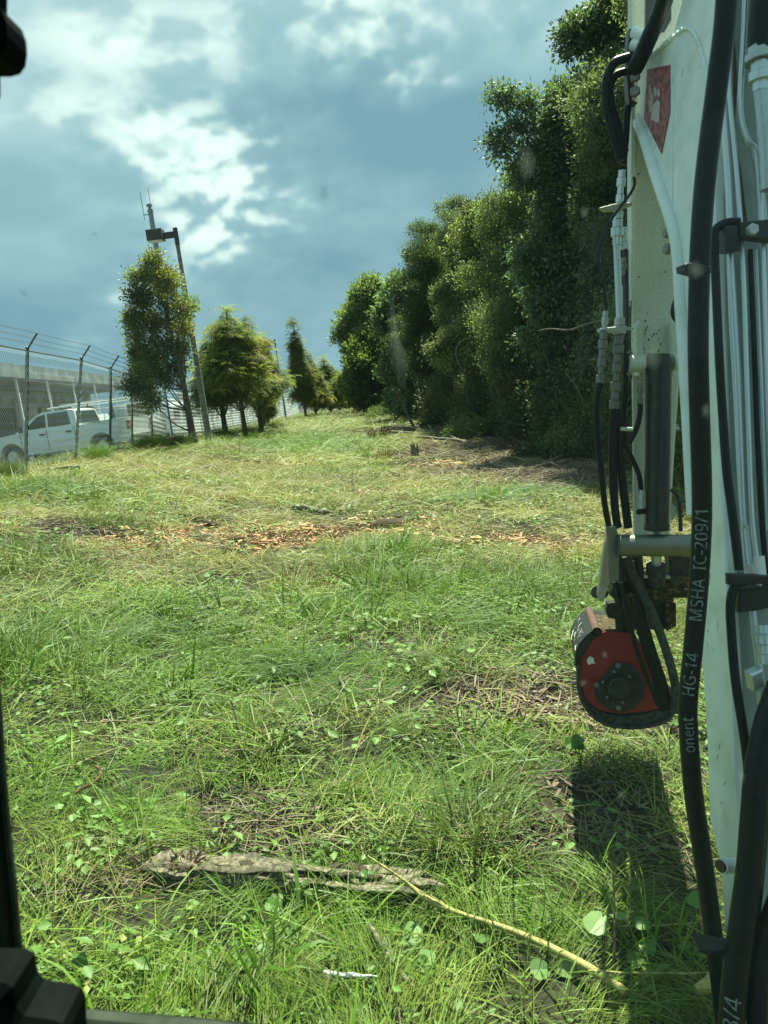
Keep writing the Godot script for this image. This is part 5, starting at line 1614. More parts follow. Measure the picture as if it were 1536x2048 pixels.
# the same with its far face at z, for the frame round the eye
func cab_plate(parent: Node3D, called: String, outline: Array, z: float, depth: float, material: Material, bevel := 0.0) -> MeshInstance3D:
	return plate(parent, called, outline, z - depth, depth, material, bevel)


func make_cab(t: Node3D) -> void:
	var cab := group_part("cab", t)
	cab_plate(cab, "pillar", [Vector2(-0.364, 2.225), Vector2(-0.382, 1.949), Vector2(-0.39, 1.752), Vector2(-0.391, 1.584), Vector2(-0.388, 1.416), Vector2(-0.398, 1.161), Vector2(-0.684, 1.028), Vector2(-0.545, 2.247)], 0.75, 0.05, M["cab black"], 0.006)
	cab_plate(cab, "pillar_seal", [Vector2(-0.38, 1.947), Vector2(-0.387, 1.753), Vector2(-0.388, 1.586), Vector2(-0.385, 1.42), Vector2(-0.385, 1.396), Vector2(-0.393, 1.396), Vector2(-0.397, 1.586), Vector2(-0.394, 1.753)], 0.745, 0.012, M["cab trim"], 0.003)
	cab_plate(cab, "latch", [Vector2(-0.395, 2.442), Vector2(-0.304, 2.442), Vector2(-0.315, 2.311), Vector2(-0.407, 2.311)], 0.7, 0.04, M["cab black"], 0.004)
	cab_plate(cab, "latch", [Vector2(-0.401, 2.309), Vector2(-0.318, 2.307), Vector2(-0.306, 2.304), Vector2(-0.297, 2.298), Vector2(-0.294, 2.289), Vector2(-0.294, 2.279), Vector2(-0.296, 2.27), Vector2(-0.301, 2.264), Vector2(-0.309, 2.262), Vector2(-0.318, 2.262), Vector2(-0.405, 2.262)], 0.69, 0.05, M["cab black"], 0.008)
	cab_plate(cab, "latch", [Vector2(-0.411, 2.267), Vector2(-0.323, 2.267), Vector2(-0.324, 2.251), Vector2(-0.327, 2.244), Vector2(-0.333, 2.241), Vector2(-0.414, 2.239)], 0.7, 0.04, M["cab black"], 0.006)
	cab_plate(cab, "hinge_block", [Vector2(-0.58, 1.476), Vector2(-0.346, 1.474), Vector2(-0.338, 1.469), Vector2(-0.336, 1.449), Vector2(-0.33, 1.44), Vector2(-0.304, 1.436), Vector2(-0.295, 1.432), Vector2(-0.291, 1.422), Vector2(-0.298, 1.239), Vector2(-0.607, 1.239)], 0.68, 0.06, M["cab black"], 0.008)
	for b in [Vector3(-0.359, 1.456, -0.675), Vector3(-0.312, 1.414, -0.675)]:
		bolt(cab, b, Vector3(0, 0.2, 1), 0.004, M["cab trim"])
	cab_plate(cab, "sill", [Vector2(-0.631, 1.361), Vector2(-0.312, 1.361), Vector2(-0.206, 1.351), Vector2(-0.111, 1.339), Vector2(-0.004, 1.328), Vector2(0.555, 1.295), Vector2(0.592, 0.919), Vector2(-0.682, 0.919)], 0.73, 0.05, M["cab trim"], 0.005)
	cab_plate(cab, "sill_seal", [Vector2(-0.326, 1.369), Vector2(-0.31, 1.369), Vector2(-0.205, 1.359), Vector2(-0.11, 1.347), Vector2(-0.004, 1.336), Vector2(-0.004, 1.331), Vector2(-0.11, 1.342), Vector2(-0.205, 1.353), Vector2(-0.31, 1.362)], 0.72, 0.02, M["cab trim"], 0.004)
	# the rest of the cab shell, behind and above the eye
	cab_plate(cab, "header", [Vector2(-0.514, 2.52), Vector2(0.576, 2.52), Vector2(0.569, 2.573), Vector2(-0.508, 2.573)], 0.75, 0.06, M["cab black"], 0.01)
	cab_plate(cab, "pillar", [Vector2(0.529, 2.55), Vector2(0.581, 2.55), Vector2(0.797, 0.889), Vector2(0.726, 0.889)], 0.75, 0.06, M["cab black"], 0.01)
	block(cab, "roof", Vector3(0.02, 2.62, 0.2), Vector3(1.35, 0.06, 1.95), M["cab black"], 0.02)
	block(cab, "rear_panel", Vector3(0.02, 1.55, 1.16), Vector3(1.3, 2.1, 0.05), M["cab black"], 0.02)
	block(cab, "floor", Vector3(0.02, 0.62, 0.2), Vector3(1.3, 0.06, 1.9), M["cab black"], 0.02)
	block(cab, "seat", Vector3(0.0, 1.02, 0.65), Vector3(0.5, 0.7, 0.5), M["black plastic"], 0.06)
	# the windscreen and what sticks to it
	var pane := Shape.new()
	var c = [Vector3(-0.5, 2.551, -0.79), Vector3(0.584, 2.551, -0.79), Vector3(0.752, 1.184, -0.79), Vector3(-0.644, 1.184, -0.79)]
	pane.quad(c[3], c[2], c[1], c[0])
	var glass := part("windshield", pane.mesh(), M["windshield glass"], cab)
	for e in [[[Vector2(0.009, 2.098), Vector2(0.012, 2.077), Vector2(0.016, 2.057), Vector2(0.022, 2.044), Vector2(0.023, 2.03), Vector2(0.019, 2.021), Vector2(0.015, 2.023), Vector2(0.009, 2.039), Vector2(0.006, 2.067), Vector2(0.006, 2.092)], "dust film"], [[Vector2(0.265, 2.047), Vector2(0.272, 2.051), Vector2(0.279, 2.046), Vector2(0.28, 2.036), Vector2(0.275, 2.03), Vector2(0.267, 2.032), Vector2(0.263, 2.039)], "dust film"], [[Vector2(0.304, 2.13), Vector2(0.311, 2.134), Vector2(0.318, 2.129), Vector2(0.319, 2.122), Vector2(0.312, 2.118), Vector2(0.306, 2.122)], "dust film"],
			[[Vector2(0.194, 2.183), Vector2(0.197, 2.186), Vector2(0.202, 2.183), Vector2(0.201, 2.177), Vector2(0.196, 2.175)], "dust film"], [[Vector2(0.235, 1.729), Vector2(0.239, 1.729), Vector2(0.24, 1.723), Vector2(0.236, 1.723)], "dust film"], [[Vector2(0.212, 1.696), Vector2(0.218, 1.698), Vector2(0.219, 1.692), Vector2(0.213, 1.691)], "dust film"], [[Vector2(0.259, 1.568), Vector2(0.264, 1.569), Vector2(0.266, 1.561), Vector2(0.26, 1.56)], "dust film"], [[Vector2(0.391, 1.591), Vector2(0.398, 1.589), Vector2(0.397, 1.581), Vector2(0.392, 1.582)], "dust film"],
			[[Vector2(0.326, 1.99), Vector2(0.331, 1.994), Vector2(0.335, 1.987), Vector2(0.332, 1.98), Vector2(0.327, 1.982)], "dust film"], [[Vector2(0.133, 2.239), Vector2(0.141, 2.241), Vector2(0.148, 2.23), Vector2(0.146, 2.216), Vector2(0.138, 2.213), Vector2(0.132, 2.225)], "dust film"], [[Vector2(0.274, 2.343), Vector2(0.281, 2.345), Vector2(0.284, 2.337), Vector2(0.276, 2.334)], "dust film"], [[Vector2(-0.063, 2.205), Vector2(-0.056, 2.206), Vector2(-0.055, 2.196), Vector2(-0.059, 2.192), Vector2(-0.064, 2.197)], "dirt spot"], [[Vector2(-0.367, 2.108), Vector2(-0.361, 2.107), Vector2(-0.358, 2.102), Vector2(-0.363, 2.1)], "dirt spot"], [[Vector2(-0.29, 2.162), Vector2(-0.286, 2.162), Vector2(-0.285, 2.159), Vector2(-0.289, 2.158)], "dirt spot"],
			[[Vector2(-0.109, 1.437), Vector2(-0.097, 1.44), Vector2(-0.092, 1.434), Vector2(-0.096, 1.426), Vector2(-0.107, 1.426)], "dirt spot"], [[Vector2(-0.355, 1.925), Vector2(-0.349, 1.93), Vector2(-0.343, 1.899), Vector2(-0.343, 1.851), Vector2(-0.35, 1.819), Vector2(-0.353, 1.862)], "dirt spot"]]:
		var f := Shape.new()
		var mid := Vector2.ZERO
		for p in e[0]:
			mid += p / e[0].size()
		for k in 4:
			var rim := []
			for p in e[0]:
				rim.append(mid + (p - mid) * (1.25 - 0.28 * k) * rng.randf_range(0.9, 1.1))
			for n in rim.size():
				var p: Vector2 = rim[n]
				var q: Vector2 = rim[(n + 1) % rim.size()]
				var z := -0.7955 - 0.0003 * k
				f.tri(Vector3(mid.x, mid.y, z), Vector3(q.x, q.y, z), Vector3(p.x, p.y, z))
		part("glass_smear", f.mesh(), M[e[1]], glass)


func make_mulcher() -> void:
	var base := Vector3(1.069, 0.78, -3.3)
	var t := thing("mulcher_head", "red flail mulching head with black motor hub hanging from the arm", "mulcher", machine * base, machine)
	var into := Vector3(1.1, 0.865, -4) - Vector3(0.949, 0.965, -3.3)
	var len := into.length()
	var e3 := -into.normalized()
	var put := func(called: String, outline: Array, near: float, depth: float, m: Material, bevel: float, parent: Node3D) -> MeshInstance3D:
		var s := Shape.new()
		s.off = base
		s.prism(PackedVector2Array(outline), Transform3D(Basis(Vector3.RIGHT, Vector3.UP, e3), Vector3(0, 0, -3.3) + e3 * (near - depth)), depth, bevel)
		return part(called, s.mesh(), m, parent)
	var shell := [Vector2(0.952, 0.958), Vector2(0.987, 0.972), Vector2(1.098, 0.963), Vector2(1.155, 0.903), Vector2(1.232, 0.791), Vector2(1.298, 0.693), Vector2(1.32, 0.615), Vector2(1.301, 0.56), Vector2(1.232, 0.524), Vector2(1.104, 0.51), Vector2(0.996, 0.531), Vector2(0.924, 0.589), Vector2(0.883, 0.669), Vector2(0.865, 0.78), Vector2(0.874, 0.849), Vector2(0.918, 0.921)]
	put.call("housing", shell, -0.012, len - 0.02, M["black paint"], 0.004, t)
	put.call("end_plate", [Vector2(0.954, 0.961), Vector2(0.987, 0.972), Vector2(1.098, 0.963), Vector2(1.155, 0.903), Vector2(1.232, 0.791), Vector2(1.293, 0.697), Vector2(1.307, 0.65), Vector2(1.286, 0.622), Vector2(1.179, 0.593), Vector2(1.067, 0.584), Vector2(0.966, 0.603), Vector2(0.91, 0.65), Vector2(0.885, 0.716), Vector2(0.873, 0.791), Vector2(0.883, 0.847), Vector2(0.922, 0.919)], 0.0, 0.012, M["red paint"], 0.003, t)
	var skirt := Shape.new()
	skirt.off = base
	skirt.tube(smooth([Vector3(0.869, 0.82, -3.285), Vector3(0.87, 0.722, -3.285), Vector3(0.903, 0.628, -3.285), Vector3(0.985, 0.55, -3.285), Vector3(1.098, 0.526, -3.285), Vector3(1.226, 0.54, -3.285), Vector3(1.292, 0.581, -3.285), Vector3(1.306, 0.637, -3.285)], 5), 0.009, 7)
	part("skirt_rim", skirt.mesh(), M["dusty hose"], t)
	put.call("skirt", [Vector2(0.897, 0.65), Vector2(0.971, 0.593), Vector2(1.067, 0.574), Vector2(1.18, 0.584), Vector2(1.29, 0.622), Vector2(1.306, 0.593), Vector2(1.289, 0.56), Vector2(1.227, 0.531), Vector2(1.103, 0.519), Vector2(0.996, 0.541), Vector2(0.926, 0.593)], 0.004, 0.02, M["dusty hose"], 0.003, t)
	# rubber curtain on the left
	put.call("curtain", [Vector2(0.933, 0.981), Vector2(0.899, 0.954), Vector2(0.869, 0.917), Vector2(0.853, 0.87), Vector2(0.855, 0.815), Vector2(0.869, 0.791), Vector2(0.885, 0.847), Vector2(0.922, 0.919), Vector2(0.952, 0.963)], 0.0, len * 0.95, M["black plastic"], 0.002, t)
	var streak := Shape.new()
	streak.off = base
	for i in 16:
		var f := rng.randf()
		var p := Vector3(0.851, 0.856, -3.3).lerp(Vector3(0.885, 0.949, -3.3), clampf(f + rng.randf_range(-0.15, 0.15), 0, 1)) + into * rng.randf_range(0.02, 0.8)
		var q := p + (Vector3(0.898, 0.963, -3.3) - Vector3(0.853, 0.861, -3.3)) * rng.randf_range(0.2, 0.45) + into * rng.randf_range(-0.12, 0.12)
		streak.tube(smooth([p, (p + q) / 2 + Vector3(-0.006, 0.004, 0), q], 3), 0.0013, 4)
	part("scratches", streak.mesh(), M["chipped white"], t)
	# the rusty tube along the top
	var tube := Shape.new()
	tube.off = base
	tube.tube([Vector3(0.938, 0.977, -3.27), Vector3(0.938, 0.977, -3.27) + into], 0.021, 14, false)
	tube.tube([Vector3(0.938, 0.977, -3.27) + into, Vector3(0.938, 0.977, -3.27)], 0.016, 14, false)
	var rt := part("guard_tube", tube.mesh(), M["rust"], t)
	var bore := Shape.new()
	bore.off = base
	bore.tube([Vector3(0.944, 0.971, -3.29), Vector3(0.953, 0.961, -3.32)], 0.0155, 12)
	part("bore_shade", bore.mesh(), M["hollow shade"], rt)  # dark plug, colours in the shade down the tube
	# the hub
	var hub := Shape.new()
	hub.off = base
	hub.lathe([Vector2(0, 0.0), Vector2(0, 0.113), Vector2(0.018, 0.113), Vector2(0.022, 0.106), Vector2(0.022, 0.062), Vector2(0.034, 0.058), Vector2(0.034, 0.052), Vector2(0.05, 0.05), Vector2(0.054, 0.044), Vector2(0.054, 0)], Vector3(1.054, 0.716, -3.3), e3, 12)
	var hu := part("motor_hub", hub.mesh(), M["black paint"], t)
	for e in [[Vector3(1.038, 0.823, -3.27), 0.0125], [Vector3(0.946, 0.733, -3.27), 0.0125], [Vector3(1.14, 0.719, -3.27), 0.0125], [Vector3(1.049, 0.627, -3.27), 0.0125], [Vector3(1.021, 0.795, -3.27), 0.0075], [Vector3(1.091, 0.772, -3.27), 0.0075], [Vector3(0.972, 0.746, -3.27), 0.0075], [Vector3(1.114, 0.702, -3.27), 0.0075], [Vector3(0.995, 0.676, -3.27), 0.0075], [Vector3(1.065, 0.653, -3.27), 0.0075]]:
		var b := Shape.new()
		b.off = base
		var r: float = e[1]
		b.lathe([Vector2(-0.012, r), Vector2(r * 0.55, r), Vector2(r * 0.75, r * 0.75), Vector2(r * 0.75, 0)], e[0], e3, 6)
		part("bolt", b.mesh(), M["worn steel"], hu)
	put.call("scuff", [Vector2(0.907, 0.842), Vector2(0.92, 0.856), Vector2(0.936, 0.847), Vector2(0.939, 0.833), Vector2(0.944, 0.819), Vector2(0.93, 0.824), Vector2(0.917, 0.815), Vector2(0.908, 0.826)], 0.0016, 0.003, M["chipped white"], 0.0, t)
	# the mount between head and arm
	put.call("mount_plate", [Vector2(1.018, 1.159), Vector2(1.047, 1.164), Vector2(1.063, 0.963), Vector2(1.034, 0.958)], -0.02, 0.05, M["black paint"], 0.003, t)
	put.call("mount_block", [Vector2(0.986, 1.102), Vector2(1.034, 1.107), Vector2(1.038, 1.023), Vector2(0.993, 1.032), Vector2(0.981, 1.064)], 0.0, 0.09, M["black paint"], 0.004, t)
	put.call("mount_frame", [Vector2(1.051, 1.123), Vector2(1.284, 1.136), Vector2(1.291, 1.102), Vector2(1.284, 0.972), Vector2(1.223, 0.967), Vector2(1.147, 0.972), Vector2(1.063, 0.963)], -0.06, 0.28, M["black paint"], 0.006, t)
	put.call("mount_top", [Vector2(1.064, 1.123), Vector2(1.24, 1.132), Vector2(1.251, 1.1), Vector2(1.07, 1.1)], 0.02, 0.1, M["caked dirt"], 0.004, t)
	put.call("mount_side", [Vector2(1.241, 1.114), Vector2(1.291, 1.1), Vector2(1.297, 0.995), Vector2(1.258, 0.972)], 0.0, 0.1, M["caked dirt"], 0.004, t)
	put.call("deck", [Vector2(0.96, 0.972), Vector2(1.071, 0.972), Vector2(1.076, 0.958), Vector2(0.965, 0.954)], -0.02, len * 0.7, M["caked dirt"], 0.003, t)
	# hoses hanging down to the motor
	for e in [[[Vector3(1.002, 1.35, -3.12), Vector3(1.034, 1.277, -3.12), Vector3(1.08, 1.188, -3.12), Vector3(1.132, 1.08, -3.12), Vector3(1.175, 0.982, -3.12), Vector3(1.215, 0.87, -3.12), Vector3(1.239, 0.771, -3.12), Vector3(1.239, 0.668, -3.12)], 0.0185, "dusty hose"], [[Vector3(0.984, 1.239, -3.12), Vector3(1.025, 1.084, -3.12), Vector3(1.063, 0.954, -3.12), Vector3(1.113, 0.831, -3.12), Vector3(1.171, 0.699, -3.12)], 0.0105, "hose"], [[Vector3(1.037, 1.324, -3.16), Vector3(1.085, 1.103, -3.16), Vector3(1.131, 0.954, -3.16), Vector3(1.186, 0.804, -3.16), Vector3(1.232, 0.671, -3.16)], 0.024, "hose"], [[Vector3(1.027, 1.25, -3.2), Vector3(1.078, 1.085, -3.2), Vector3(1.133, 0.918, -3.2), Vector3(1.184, 0.782, -3.2), Vector3(1.222, 0.645, -3.2)], 0.016, "hose"]]:
		var s := Shape.new()
		s.off = base
		s.tube(smooth(e[0], 6), e[1], 12)
		part("hydraulic_hose", s.mesh(), M[e[2]], t)


# a rough stick between two points on the ground
func stick(called: String, a: Vector3, b: Vector3, r0: float, r1: float, material: String, label: String, category: String, lift := 0.02, bow := 0.08, group := "") -> void:
	var s := Shape.new()
	var pts := []
	var rad := []
	var n := 9
	var side := (b - a).cross(Vector3.UP).normalized()
	for i in n:
		var f := float(i) / (n - 1)
		var p := a.lerp(b, f)
		p += side * sin(f * PI) * bow * (b - a).length() + Vector3(rng.randf_range(-1, 1), rng.randf_range(-0.5, 0.8), rng.randf_range(-1, 1)) * r0 * 0.35
		pts.append(p - a)
		rad.append(lerpf(r0, r1, f) * rng.randf_range(0.85, 1.15) * (0.55 if i == 0 or i == n - 1 else 1.0))
	s.tube(pts, rad, 7)
	single(called, s.mesh(), M[material], label, category, a + Vector3(0, lift, 0), Basis.IDENTITY, group)


func lie(p: Vector3) -> Vector3:
	return on_ground(p.x, p.z) + Vector3(0, 0.03, 0)


func splinters(at: Vector3, n: int, reach: float, tall: float, seed_: int) -> Shape:
	var r := RandomNumberGenerator.new()
	r.seed = seed_
	var s := Shape.new()
	for i in n:
		var a := r.randf() * TAU
		var b := at + Vector3(cos(a), 0, sin(a)) * reach * r.randf() * 0.5
		var q := b + Vector3(cos(a) * reach * r.randf_range(0.2, 1.0), tall * r.randf_range(0.2, 1.0), sin(a) * reach * r.randf_range(0.2, 1.0))
		var k := r.randf_range(0.6, 1.3)
		s.tint = Color(k, k * 0.95, k * 0.85)
		s.tube([b, (b + q) / 2 + Vector3(0, 0.02, 0), q], [0.02 * tall / 0.3 * r.randf_range(0.4, 1.5), 0.015 * minf(1.0, tall / 0.25), 0.002], 4)
	return s


func make_debris() -> void:
	# the split log in front
	var a := lie(Vector3(-1.018, 0.101, -3.034))
	var b := lie(Vector3(0.19, 0.013, -2.79))
	var log := Shape.new()
	var rings := 90
	var sides := 40
	var dir := (b - a).normalized()
	var across := dir.cross(Vector3.UP).normalized()
	var length := a.distance_to(b)
	for i in rings + 1:
		var f := float(i) / rings
		var swell := 0.052 + 0.02 * sin(f * 5.0 + 0.4) - (0.05 * smoothstep(0.93, 1.0, f)) - 0.035 * (1.0 - smoothstep(0.0, 0.05, f)) - 0.028 * exp(-pow((f - 0.24) / 0.05, 2.0))
		for j in sides + 1:
			var g := TAU * (j % sides) / sides
			var o := across * cos(g) * 1.5 + Vector3.UP * sin(g) * 0.6
			var k := 1.0 + 0.5 * fine.get_noise_3d(f * 1.6, cos(g) * 0.9, sin(g) * 0.9) + 0.55 * fine.get_noise_3d(f * 4.0, cos(g) * 2.2, sin(g) * 2.2) + 0.3 * absf(fine.get_noise_3d(f * 2.0, cos(g) * 6.0, sin(g) * 6.0))
			var p := dir * (f * length) + o * swell * k
			var n := fine.get_noise_3d(f * 2.0, cos(g) * 2.0, sin(g) * 4.0)
			log.tint = Color(1, 1, 1).lerp(Color(0.4, 0.36, 0.3), smoothstep(0.05, 0.4, n)).lerp(Color(1.25, 0.98, 0.55), smoothstep(0.55, 0.68, f) * (1.0 - smoothstep(0.78, 0.85, f)) * smoothstep(0.2, 0.9, sin(g)))
			log.vert(p, o.normalized())
	for i in rings:
		for j in sides:
			var q := i * (sides + 1) + j
			log.t.append_array(PackedInt32Array([q, q + 1, q + sides + 2, q, q + sides + 2, q + sides + 1]))
	var lo := thing("rotten_log", "grey weathered split log lying across the cut grass in front", "log", a + Vector3(0, 0.005, 0))
	part("wood", log.mesh(), M["weathered wood"], lo)
	var slab := Shape.new()
	var dark := Shape.new()
	for k in 17:
		var f0 := rng.randf_range(0.0, 0.8)
		var long_ := rng.randf_range(0.15, 0.4) * length
		var w := rng.randf_range(-0.06, 0.06)
		var shard := Shape.new()
		var g := rng.randf_range(0.6, 1.1)
		shard.tint = Color(g, g * 0.97, g * 0.9)
		var pts := []
		var rad := []
		for n in 8:
			pts.append(Vector3(long_ * n / 7.0, rng.randf_range(-0.012, 0.012), rng.randf_range(-0.006, 0.006)))
			rad.append(rng.randf_range(0.014, 0.032) * (0.25 if n == 0 or n == 7 else 1.0))
		shard.tube(pts, rad, 7)
		var tilt := Basis(dir, Vector3.UP, dir.cross(Vector3.UP)) * Basis.from_euler(Vector3(rng.randf_range(-0.3, 0.3), rng.randf_range(-0.1, 0.1), rng.randf_range(-0.06, 0.06))) * Basis.from_scale(Vector3(1, 0.32, 1))
		var into := slab if k % 4 else dark
		into.append(shard, Transform3D(tilt, dir * (length * f0) + across * w + Vector3(0, 0.036 * sqrt(maxf(0.0, 1.0 - pow(w / 0.085, 2.0))) + rng.randf_range(0.0, 0.012), 0)))
	part("bark_strip", dark.mesh(), M["dark wood"], lo)
	part("split_wood", slab.mesh(), M["weathered wood"], lo)
	var tuftwood := splinters(dir * length * 0.17, 34, 0.1, 0.075, 5)
	part("splinters", tuftwood.mesh(), M["red wood"], lo)
	# the torn yellow stalk
	var y := Shape.new()
	var yp := [Vector3(-0.033, 0.247, -2.75), Vector3(0.083, 0.161, -2.72), Vector3(0.184, 0.095, -2.66), Vector3(0.307, 0.045, -2.58), Vector3(0.455, -0.014, -2.5), Vector3(0.591, -0.059, -2.4), Vector3(0.7, -0.092, -2.3), Vector3(0.783, -0.119, -2.2)]
	y.off = yp[0]
	for i in yp.size():
		yp[i].y = maxf(yp[i].y, ground_height(yp[i].x, yp[i].z) + 0.08)
	y.tube(smooth(yp, 4), radii([0.004, 0.005, 0.013, 0.008, 0.011, 0.014, 0.015, 0.014], 4), 8)
	var ys := single("torn_stalk", y.mesh(), M["yellow stalk"], "long torn yellow green stalk lying slantwise in the right foreground", "stalk", yp[0])
	var chips := Shape.new()
	chips.off = yp[0]
	for i in 14:
		var p: Vector3 = yp[2] + (yp[3] - yp[2]) * rng.randf_range(-0.2, 0.7)
		chips.tube([p, p + (yp[2] - yp[3]).normalized() * rng.randf_range(0.03, 0.09) + Vector3(rng.randf_range(-0.015, 0.015), rng.randf_range(0.005, 0.03), 0)], [0.006, 0.001], 4)
	part("frayed_fibre", chips.mesh(), M["yellow stalk"], ys)
	stick("torn_stalk", lie(Vector3(1.009, -0.085, -2.196)) + Vector3(0, 0.05, 0), lie(Vector3(1.37, -0.122, -2.407)) + Vector3(0, 0.1, 0), 0.03, 0.028, "yellow stalk", "short thick yellow green stalk at the bottom right beside the boom hoses", "stalk", 0.0, 0.02)
	stick("straw", Vector3(-0.123, -0.063, -2.3), Vector3(0.256, 0.027, -2.55), 0.0045, 0.0035, "yellow stalk", "thin straight yellow straw crossing under the torn stalk", "straw", 0.0, 0.0)
	stick("straw", lie(Vector3(0.683, -0.048, -2.285)) + Vector3(0, 0.06, 0), lie(Vector3(1.103, -0.094, -2.267)) + Vector3(0, 0.06, 0), 0.0045, 0.003, "yellow stalk", "pale level straw running to the boom hoses at the bottom", "straw", 0.0, 0.02)
	stick("straw", lie(Vector3(0.848, -0.063, -2.505)) + Vector3(0, 0.05, 0), lie(Vector3(1.178, -0.099, -2.525)) + Vector3(0, 0.05, 0), 0.004, 0.003, "yellow stalk", "pale straw lying in the shade left of the boom hoses", "straw", 0.0, 0.02)
	stick("splinter", lie(Vector3(-0.039, 0.031, -2.545)) + Vector3(0, 0.05, 0), lie(Vector3(0.112, 0.015, -2.258)) + Vector3(0, 0.02, 0), 0.012, 0.008, "weathered wood", "pale split splinter leaning beside the thin straw", "splinter", 0.0, 0.03)
	stick("splinter", lie(Vector3(-0.188, 0.03, -2.34)) + Vector3(0, 0.04, 0), lie(Vector3(-0.014, 0.028, -2.303)) + Vector3(0, 0.04, 0), 0.011, 0.003, "chipped white", "short whitish splinter lying flat at the bottom centre", "splinter", 0.0, 0.03)
	stick("twig", lie(Vector3(-1.507, 0.177, -3.559)) + Vector3(0, 0.05, 0), lie(Vector3(-1.514, 0.181, -3.839)) + Vector3(0, 0.05, 0), 0.009, 0.006, "red wood", "curved brown twig lying near the cab pillar", "twig", 0.0, 0.25)
	stick("branch", lie(Vector3(-0.282, 0.065, -4.957)) + Vector3(0, 0.08, 0), lie(Vector3(-0.099, 0.056, -4.632)) + Vector3(0, 0.02, 0), 0.012, 0.008, "weathered wood", "grey stick poking out of the dark green flattened grass", "branch", 0.0, 0.1)
	stick("branch", lie(Vector3(-3.386, 0.644, -12.366)) + Vector3(0, 0.06, 0), lie(Vector3(-2.903, 0.529, -11.463)), 0.05, 0.03, "dark wood", "dark stick at the upper left end of the orange chips", "branch", 0.02, 0.02)
	stick("branch", lie(Vector3(-2.599, 0.46, -11.103)), lie(Vector3(-2.344, 0.406, -10.971)), 0.045, 0.04, "dark wood", "short dark log piece on the orange chips, upper one", "branch", 0.02, 0.02)
	stick("branch", lie(Vector3(-2.503, 0.431, -10.088)), lie(Vector3(-2.306, 0.391, -10.21)), 0.045, 0.045, "weathered wood", "short grey log piece on the left part of the orange chips", "branch", 0.02, 0.02)
	stick("branch", lie(Vector3(-2.057, 0.341, -10.088)), lie(Vector3(-1.815, 0.298, -10.169)), 0.045, 0.04, "red wood", "short reddish log piece in the middle of the orange chips", "branch", 0.02, 0.02)
	stick("branch", lie(Vector3(-1.49, 0.273, -12.768)) + Vector3(0, 0.05, 0), lie(Vector3(-0.785, 0.185, -12.416)), 0.07, 0.03, "weathered wood", "grey branch lying behind the orange chips", "branch", 0.02, 0.04)
	stick("branch", lie(Vector3(-5.643, 1.126, -20.126)), lie(Vector3(-4.326, 0.899, -21.973)), 0.03, 0.02, "weathered wood", "long pale stick on the left slope before the roadside trees", "branch", 0.02, 0.04)
	stick("branch", lie(Vector3(-4.378, 0.909, -21.886)) + Vector3(0, 0.05, 0), lie(Vector3(-2.692, 0.556, -20.206)), 0.04, 0.03, "weathered wood", "pale thin log lying on the slope in the middle distance", "branch", 0.02, 0.03)
	stick("branch", lie(Vector3(1.24, 0.24, -25.675)) + Vector3(0, 0.25, 0), lie(Vector3(2.75, 0.137, -23.99)) + Vector3(0, 0.1, 0), 0.05, 0.035, "pale bark", "long pale branch running right from the broken stump", "branch", 0.02, -0.03)
	stick("branch", lie(Vector3(2.308, 0.203, -27.478)) + Vector3(0, 0.35, 0), lie(Vector3(2.797, 0.125, -23.329)) + Vector3(0, 0.05, 0), 0.05, 0.035, "pale bark", "pale slanting branch crossing the long one beyond the stump", "branch", 0.02, 0.06)
	stick("branch", lie(Vector3(3.335, 0.121, -25.369)) + Vector3(0, 0.2, 0), lie(Vector3(4.949, 0.062, -27.809)) + Vector3(0, 0.3, 0), 0.06, 0.03, "dark wood", "dark branch in the brush pile left of the bare trunk", "branch", 0.02, 0.05)
	stick("branch", lie(Vector3(4.352, 0.128, -30.605)) + Vector3(0, 0.3, 0), lie(Vector3(5.72, 0.086, -33.414)) + Vector3(0, 0.5, 0), 0.05, 0.03, "pale bark", "grey branch highest in the brush pile", "branch", 0.02, 0.05)
	stick("branch", lie(Vector3(0.287, 0.354, -30.85)) + Vector3(0, 0.2, 0), lie(Vector3(1.268, 0.295, -30.362)) + Vector3(0, 0.1, 0), 0.06, 0.04, "pale bark", "thick grey branch between the root mass and the stump", "branch", 0.02, 0.03)
	stick("branch", lie(Vector3(3.569, -0.061, -16.884)), lie(Vector3(3.871, -0.076, -17.156)), 0.035, 0.03, "pale bark", "short pale log piece in the shade before the leafy shrub", "branch", 0.03, 0.02)
	stick("branch", lie(Vector3(1.182, 0.056, -13.448)), lie(Vector3(1.818, -0.017, -12.666)), 0.05, 0.03, "dark wood", "dark branch lying among the brown mulch", "branch", 0.02, 0.06)
	stick("branch", lie(Vector3(4.722, -0.127, -17.501)) + Vector3(0, 0.1, 0), lie(Vector3(4.494, -0.188, -15.098)) + Vector3(0, 0.0, 0), 0.02, 0.015, "pale bark", "thin pale stick slanting down to the arm hoses", "branch", 0.02, 0.02)
	stick("branch", lie(Vector3(-0.518, 0.185, -14.108)), lie(Vector3(-0.64, 0.226, -16.884)) + Vector3(0, 0.3, 0), 0.012, 0.008, "dark wood", "thin dark stub standing upright in the mown grass", "stub", 0.0, 0.0)
	# the broken stump
	var foot := on_ground(Vector2(0.891, -20.614).x, Vector2(0.891, -20.614).y)
	var st := thing("stump", "broken splintered grey stump standing in the clearing", "stump", foot)
	var s := Shape.new()
	var k := 14
	var pts := []
	for i in 5:
		pts.append(Vector3(0.02 * sin(i * 2.0), i * 0.11 - 0.1, 0))
	s.tube(pts, [0.17, 0.13, 0.115, 0.11, 0.1], k)
	part("trunk", s.mesh(), M["pale bark"], st)
	var torn := Shape.new()
